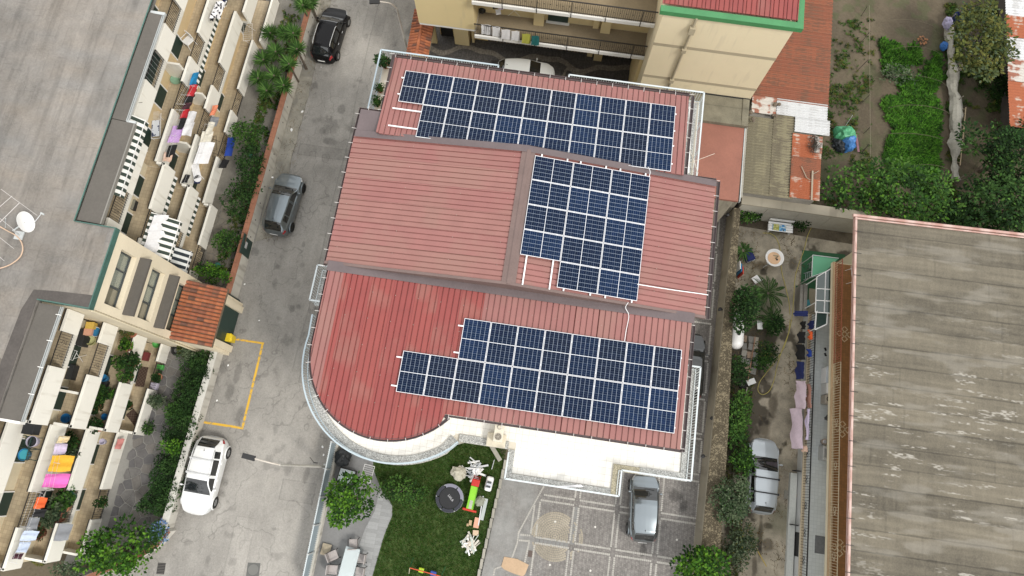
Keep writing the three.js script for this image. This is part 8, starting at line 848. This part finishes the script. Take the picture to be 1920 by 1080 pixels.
  q = X5(990, 160); { const p = onT(X5, 990, 165), t = thing('outdoor_cooker', 'small cooker with a dark burner on the pale terrace', 'cooker', p); part('body', [rbox(0, 0.35, 0, 0.4, 0.7, 0.5, 0.03)], cm([0.4, 0.36, 0.3]), t); part('burner', [new THREE.TorusGeometry(0.12, 0.03, 8, 18).rotateX(Math.PI / 2).translate(0, 0.72, 0)], M.iron, t); } { const p = onT(X5, 970, 360), t = thing('folded_parasol', 'dark folded parasol leaning on the terrace wall', 'parasol', p, 0.3); part('canopy', [new THREE.ConeGeometry(0.3, 0.9, 6).rotateZ(0.9).translate(0.05, 0.6, 0)], cm([0.07, 0.075, 0.08]), t); part('pole', [bar(V(0.45, 0.2, 0), V(-0.35, 0.95, 0), 0.02)], M.alu, t); } { const p = onT(X5, 965, 720), t = thing('stone_sink', 'grey stone sink standing on the pale terrace', 'sink', p); part('body', [rbox(0.05, 0.35, 0, 0.5, 0.7, 0.8, 0.04)], cm([0.4, 0.4, 0.38]), t); part('bowl', [rbox(0.05, 0.705, 0, 0.36, 0.02, 0.5, 0.02)], cm([0.22, 0.22, 0.21]), t); part('tap', [bar(V(0.25, 0.7, -0.3), V(0.25, 0.95, -0.3), 0.02)], M.zinc, t); } { const p = onT(X5, 975, 600), t = thing('bucket', 'bucket of rags next to the stone sink', 'bucket', p); part('pail', [lathe([[0.001, 0.02], [0.14, 0.02], [0.18, 0.35], [0.16, 0.35], [0.001, 0.3]], 16)], cm([0.4, 0.33, 0.27]), t); part('rag', [new THREE.DodecahedronGeometry(0.13).scale(1, 0.6, 1).translate(0, 0.33, 0)], cm([0.4, 0.4, 0.42]), t); }
  { const s = [1370 + 925 / 5.538, 885 + 755 / 5.538], p = put(s[0], s[1], 0.9); solo('door_mat', [rbox(0, 0.01, 0, 0.55, 0.02, 0.95, 0.008, 1)], tmat(mottle([0.13, 0.135, 0.14], 0.3), 0.95), 'grey door mat on the pale tiled terrace', 'door mat', null, V(p.x, 0.902, p.z)); }
  // drain cover and dried pot by the terrace wall
  { const p = put(1478, 928, 0), t = thing('drain_cover', 'square concrete drain cover beside the silver car', 'drain', V(p.x, 0.002, p.z)); part('slab', [rbox(0, 0.02, 0, 0.5, 0.04, 0.5, 0.01, 1)], cm([0.2, 0.19, 0.16]), t); part('hole', [new THREE.CylinderGeometry(0.05, 0.05, 0.01, 12).translate(0, 0.042, 0)], M.black, t); sack('pale rag lying on the edge of the drain cover', 1489, 929, 0.16, 0.1, 0.14, cm([0.45, 0.38, 0.32]), 612, 'rag', 'rag', 0.05); }
  // gas tank, tile stacks, tyre, poles
  { const t = thing('gas_tank', 'white cylindrical gas tank by the lane wall', 'tank', V(12.28, 0, -10.4)); part('shell', [new THREE.CapsuleGeometry(0.42, 1.5, 8, 20).rotateX(Math.PI / 2).translate(0, 0.6, 0)], M.whitePaint, t); for (const z of [-0.6, 0.6]) part('saddle', [box(-0.3, 0.3, 0, 0.25, z - 0.08, z + 0.08)], M.concrete, t); part('valve_cap', [new THREE.CylinderGeometry(0.1, 0.1, 0.12, 12).translate(0, 1.05, 0.3)], plas.dark, t); part('gauge', [new THREE.CylinderGeometry(0.04, 0.04, 0.02, 10).rotateX(Math.PI / 2).translate(0, 0.75, 1.12)], plas.dark, t); }
  const tileM = [cm([0.3, 0.28, 0.24]), cm([0.36, 0.32, 0.26]), cm([0.22, 0.21, 0.19]), cm([0.3, 0.22, 0.16])]; const st = rng(613); for (let i = 0; i < 15; i++) { const c = i % 3, r = Math.floor(i / 3), x = 12.95 + c * 0.34 + (st() - 0.5) * 0.06, z = -10.1 + r * 0.48 + (st() - 0.5) * 0.08, n = 1 + Math.floor(st() * 4), t = thing('tile_stack', 'stack of old paving tiles between the gas tank and the hose', 'tile stack', V(x, 0.005, z), (st() - 0.5) * 0.3, 'stacks of old tiles'); for (let k = 0; k < n; k++) part('tile', [rbox((st() - 0.5) * 0.03, 0.025 + k * 0.045, (st() - 0.5) * 0.03, 0.3, 0.04, 0.4, 0.006, 1)], tileM[Math.floor(st() * 4)], t); }
  { const p = put(1393, 721, 0.1), t = thing('tyre', 'old tyre lying by the tile stacks', 'tyre', V(p.x, 0, p.z)); part('tread', [new THREE.TorusGeometry(0.2, 0.08, 10, 26).rotateX(Math.PI / 2).translate(0, 0.09, 0)], M.tyre, t); part('filling', [new THREE.CylinderGeometry(0.14, 0.14, 0.04, 14).translate(0, 0.04, 0)], M.concrete, t); } crate('pair of white panels lying by the old tyre', 1408, 716, 0.12, 0.5, 0.06, 0.32, plas.white, 'panel', 'panel', 0.5); crate('white panel leaning next to the dark yard tree', 1424, 610, 0.5, 0.3, 0.1, 0.5, plas.white, 'panel', 'panel', 0.1);
  for (const [u0, v0, u1, v1, w, m, lab] of [[1416, 632, 1402, 715, 0.06, cm([0.34, 0.19, 0.12]), 'long brown wooden pole across the tile stacks'], [1401, 726, 1397, 752, 0.05, cm([0.5, 0.46, 0.4]), 'short pale pole below the brown pole'], [1412, 1018, 1437, 1062, 0.06, cm([0.4, 0.3, 0.08]), 'yellow broom handle lying on the yard'], [1478, 610, 1440, 625, 0.05, cm([0.16, 0.1, 0.06]), 'dark stick lying across the hose']]) { const a = put(u0, v0, 0.25), b = put(u1, v1, 0.25); solo('pole', [bar(V(0, 0, 0), V(b.x - a.x, 0.02, b.z - a.z), w / 2, 7)], m, lab, 'pole', null, V(a.x, 0.25, a.z)); }
  for (const [x, z, h, m, lab] of [[12.05, -14.4, 0.5, plas.white, 'white surfboard like panel against the lane wall'], [12.15, -14.25, 0.45, plas.blue2, 'blue panel behind the white one at the lane wall'], [12.25, -14.1, 0.4, cm([0.5, 0.05, 0.03]), 'red panel at the lane wall']]) solo('painted_board', [rbox(0, 0.55, 0, 0.05, 1.1, 0.5, 0.02)], m, lab, 'panel', null, V(x, 0.02, z), 0.1); { const p = put(1405, 478, 0.4), t = thing('tarpaulin_box', 'dark blue tarpaulin covered box beside the small palm', 'box', V(p.x, 0, p.z), 0.5); part('cover', [rbox(0, 0.25, 0, 0.5, 0.5, 0.75, 0.05)], fab.navy, t); part('cord', [box(-0.26, 0.26, 0.24, 0.27, -0.39, 0.39)], M.alu, t); } { const p = put(1418, 524, 0.3), t = thing('plastic_chair', 'white plastic chair fallen beside the large cycad', 'chair', V(p.x, 0, p.z), 0.7); part('seat', [rbox(0, 0.3, 0, 0.45, 0.05, 0.45, 0.02)], M.whitePaint, t); part('backrest', [rbox(0, 0.5, 0.22, 0.45, 0.4, 0.05, 0.02)], M.whitePaint, t); for (const [x, z] of [[-0.2, -0.2], [0.2, -0.2], [-0.2, 0.2], [0.2, 0.2]]) part('leg', [bar(V(x, 0, z), V(x, 0.3, z), 0.025)], M.whitePaint, t); }
  { const p = put(1612, 497, 4.6), u = put(1590, 545, 3.4); rack('white drying rack on the brown tiled balcony', 1593, 520, 3.4, 0.6, 0.8, 0.1, M.whitePaint, true, 0.9); }
}
// ================================================================ vegetable field
{ const p = put(1587, 258, 0.5), t = thing('tarp_heap', 'heap covered with blue and green tarpaulins on the bare soil', 'tarpaulin', V(p.x, 0, p.z)); const mk = (rx, ry, rz, seed, m, dx, dy, dz, name) => { const g = new THREE.IcosahedronGeometry(1, 4); g.deleteAttribute('uv'); g.deleteAttribute('normal'); const P = g.attributes.position; for (let i = 0; i < P.count; i++) { const x = P.getX(i), y = P.getY(i), z = P.getZ(i), k = 0.5 + 0.7 * fbm(x * 2.6 + seed, z * 2.6 + y, seed, 5) + 0.22 * Math.abs(vn(x * 5, z * 5 + y * 3, seed) - 0.5); P.setXYZ(i, x * k * rx + dx, Math.max(0.0, y * k * ry) + dy, z * k * rz + dz); } part(name, [flat(mergeVertices(g))], m, t); }; mk(0.85, 0.95, 0.75, 620, cm([0.07, 0.3, 0.15], 0.5), 0.05, 0, -0.35, 'green_sheet'); mk(0.62, 0.85, 0.6, 621, cm([0.05, 0.17, 0.42], 0.45), 0.25, 0.05, 0.25, 'blue_sheet'); mk(0.62, 0.6, 0.6, 622, cm([0.015, 0.02, 0.025], 0.45), -0.2, 0, 0.4, 'black_sheet'); part('board', [sbar(V(0.75, 0.2, -0.5), V(0.95, 0.2, 0.75), 0.14, 0.04)], cm([0.2, 0.1, 0.12]), t); part('stick', [bar(V(-0.05, 0.4, -0.9), V(0.0, 1.3, -1.2), 0.02)], M.zinc, t);
  // fallen net fence
  const path = [[1779, 38], [1781, 70], [1783, 92], [1785, 115], [1788, 140], [1787, 165], [1793, 190], [1793, 230], [1792, 270], [1791, 310], [1793, 338]]; const pr = rng(623), c = path.map(([u, v]) => { const q = put(u, v, 0.4); return V(q.x, 0.35, q.z); }), o = c[5].clone(); const nf = thing('net_fence', 'sagging grey net bundled along the side of the vegetable field', 'net', V(o.x, 0, o.z)); const cv = new THREE.CatmullRomCurve3(c.map(x => V(x.x - o.x, x.y, x.z - o.z))); const rows = []; for (let i = 0; i <= 90; i++) { const q = cv.getPoint(i / 90), w = 0.12 + 0.28 * Math.pow(fbm(i * 0.14, 2, 624, 3), 1.3) * 1.6, row = []; for (let j = 0; j <= 10; j++) { const a = Math.PI * 2 * j / 10; row.push(V(q.x + w * Math.cos(a) * (0.7 + 0.5 * vn(i * 0.5, j % 10, 625)), Math.max(0.02, q.y + w * Math.sin(a) * 0.9), q.z)); } rows.push(row); } part('net', [flat(quads(rows))], tmat(mottle([0.3, 0.29, 0.25], 0.3), 0.9), nf); for (let i = 0; i < 6; i++) { const q = cv.getPoint(i / 5); part('post', [bar(V(q.x, 0, q.z), V(q.x + 0.05, 1.1, q.z), 0.03)], M.barkPale, nf); }
  const lad = (u0, v0, u1, v1) => { const a = put(u0, v0, 0.3), b = put(u1, v1, 0.3), t = thing('wooden_ladder', 'narrow wooden ladder lying beside the bundled net', 'ladder', V(a.x, 0, a.z)), d = V(b.x - a.x, 0, b.z - a.z), s = V(0.14, 0, 0.02); for (const k of [-1, 1]) part('stile', [sbar(V(0, 0.3, 0).addScaledVector(s, k), d.clone().setY(0.25).addScaledVector(s, k), 0.05, 0.05)], cm([0.5, 0.4, 0.26]), t); for (let i = 0; i < 14; i++) { const e = d.clone().multiplyScalar((i + 0.5) / 14).setY(0.28); part('rung', [bar(e.clone().sub(s), e.clone().add(s), 0.015)], cm([0.5, 0.4, 0.26]), t); } }; lad(1807, 200, 1797, 308);
  basin('dark blue barrel at the end of the bundled net', 1789, 40, 0.3, 0.35, 0.6, cm([0.01, 0.02, 0.1]), 'barrel', 'barrel'); sack('blue plastic sack beside the bundled net', 1768, 89, 0.3, 0.3, 0.3, cm([0.03, 0.12, 0.35]), 626, 'sack', 'sack'); sack('lilac cloth over the top of the net', 1774, 47, 0.3, 0.3, 0.45, cm([0.3, 0.28, 0.4]), 627, 'cloth', 'cloth_bundle', 0.6); crate('pale wooden tray beside the drooping tree', 1800, 128, 0.1, 0.6, 0.2, 0.45, cm([0.45, 0.4, 0.3]), 'tray', 'tray', 0.2);
  // hoops of an old tunnel and the string line
  [[50, 1640, 1760], [100, 1665, 1768], [152, 1632, 1778], [208, 1660, 1785], [260, 1640, 1780], [318, 1700, 1785]].forEach(([v, ua, ub], i) => { const a = put(ua, v - 4, 0), b = put(ub, v + 14, 0), m = a.clone().lerp(b, 0.5), w = a.distanceTo(b) / 2; solo('tunnel_hoop', [tube([V(a.x - m.x, 0.05, a.z - m.z), V((a.x - m.x) * 0.6, 0.75, (a.z - m.z) * 0.6), V(0, 1.0, 0), V((b.x - m.x) * 0.6, 0.75, (b.z - m.z) * 0.6), V(b.x - m.x, 0.05, b.z - m.z)], 0.011, 24, 5)], cm([0.14, 0.12, 0.08]), 'thin bent hoop of an old tunnel over the weeds', 'hoop', 'hoops over the weeds', m); });
  for (const [u0, v0, u1, v1] of [[1615, 30, 1627, 10], [1613, 82, 1632, 58], [1608, 132, 1628, 112], [1613, 195, 1632, 177], [1620, 250, 1633, 237], [1617, 285, 1630, 270]]) { const a = put(u0, v0, 0), b = put(u1, v1, 0.9); solo('leaning_stake', [bar(V(0, 0, 0), V(b.x - a.x, 0.9, b.z - a.z), 0.03, 6)], M.bark, 'leaning wooden stake along the edge of the weeds', 'stake', 'stakes along the weeds', V(a.x, 0, a.z)); } { const a = put(1630, 10, 0.9), b = put(1632, 295, 0.9); solo('string_line', [bar(V(0, 0, 0), V(b.x - a.x, 0, b.z - a.z), 0.012, 4)], cm([0.25, 0.22, 0.16]), 'string stretched between the leaning stakes', 'string', null, a); }
  heap('scatter of dry reddish leaves and prunings among the weeds', 1728, 75, 0.4, 0.35, 24, [cm([0.28, 0.13, 0.06]), cm([0.2, 0.11, 0.06])], 'prunings', 0.14, 'prunings_heap'); { const q = put(1738, 312, 0); solo('bare_mound', [new THREE.SphereGeometry(1, 24, 10, 0, 6.283, 0, 1.57).scale(0.75, 0.14, 0.55)], M.soil, 'small mound of bare dark earth at the edge of the weeds', 'mound', null, V(q.x, -0.01, q.z)); }
  { const a = put(1795, 345, 0.3), b = put(1850, 303, 0.5); solo('fallen_branch', [tube([V(0, 0, 0), V((b.x - a.x) * 0.5, 0.15, (b.z - a.z) * 0.45), V(b.x - a.x, 0.2, b.z - a.z)], 0.035, 16, 6)], M.bark, 'long fallen branch beside the dark trees', 'branch', null, V(a.x, 0.1, a.z)); }
}
// ================================================================ laundry and things on the galleries of the yellow building
{ const B = (x, y) => [760 + x / 5.538, y / 5.538]; const vs = (a, b, m, lab, cat) => { const p = B(...a), q = B(...b), t = put(p[0], p[1], 7.25), u = put(q[0], p[1] + 1, 7.25), o = t.clone(); const rows = []; for (let i = 0; i <= 6; i++) { const r = []; for (let j = 0; j <= 6; j++) { const s = j / 6, k = i / 6; r.push(V((u.x - t.x) * s + 0.01 * Math.sin(k * 5 + s * 4), -0.95 * k, (u.z - t.z) * s + 0.12 + 0.02 * Math.sin(s * 8 + k * 3))); } rows.push(r); } solo('hanging_cloth', [quads(rows)], m, lab, cat, null, o); };
  vs([790, 235], [895, 360], fab.white, 'white sheet at the corner end of the yellow gallery railing', 'sheet'); vs([905, 255], [990, 375], fab.white, 'white towel second from the corner on the yellow gallery railing', 'towel'); vs([1000, 285], [1095, 390], fab.white, 'white towel third from the corner on the yellow gallery railing', 'towel'); vs([1105, 300], [1190, 405], fab.white, 'small white towel beside the yellow-green cloth', 'towel'); vs([1215, 330], [1305, 520], fab.lime, 'yellow-green draped cloth on the gallery railing', 'cloth'); vs([1315, 350], [1395, 525], fab.teal, 'dark teal draped cloth on the gallery railing', 'cloth');
  rack('white drying rack with clothes on the yellow gallery', ...B(960, 90), 6.2, 0.8, 0.55, 0.1, M.whitePaint, true, 0.9); rack('empty white folding rack on the yellow gallery', ...B(1135, 130), 6.2, 0.9, 0.5, 0.05, M.whitePaint, true, 0.9); for (const [x, y, m, lab] of [[930, 60, fab.black, 'black garment on the gallery rack'], [990, 70, fab.lilac, 'lilac garment on the gallery rack'], [965, 120, fab.white, 'white garment hanging from the gallery rack']]) { const p = put(...B(x, y), 7.15); solo('garment', [rbox(0, 0, 0, 0.3, 0.06, 0.35, 0.03)], m, lab, 'garment', null, V(p.x, 7.12, p.z), 0.3); } sack('black bag on the floor of the yellow gallery', ...B(800, 120), 0.22, 0.2, 0.18, plas.dark, 630, 'bag', 'bag', 6.25); }
renderer.render(scene, camera);
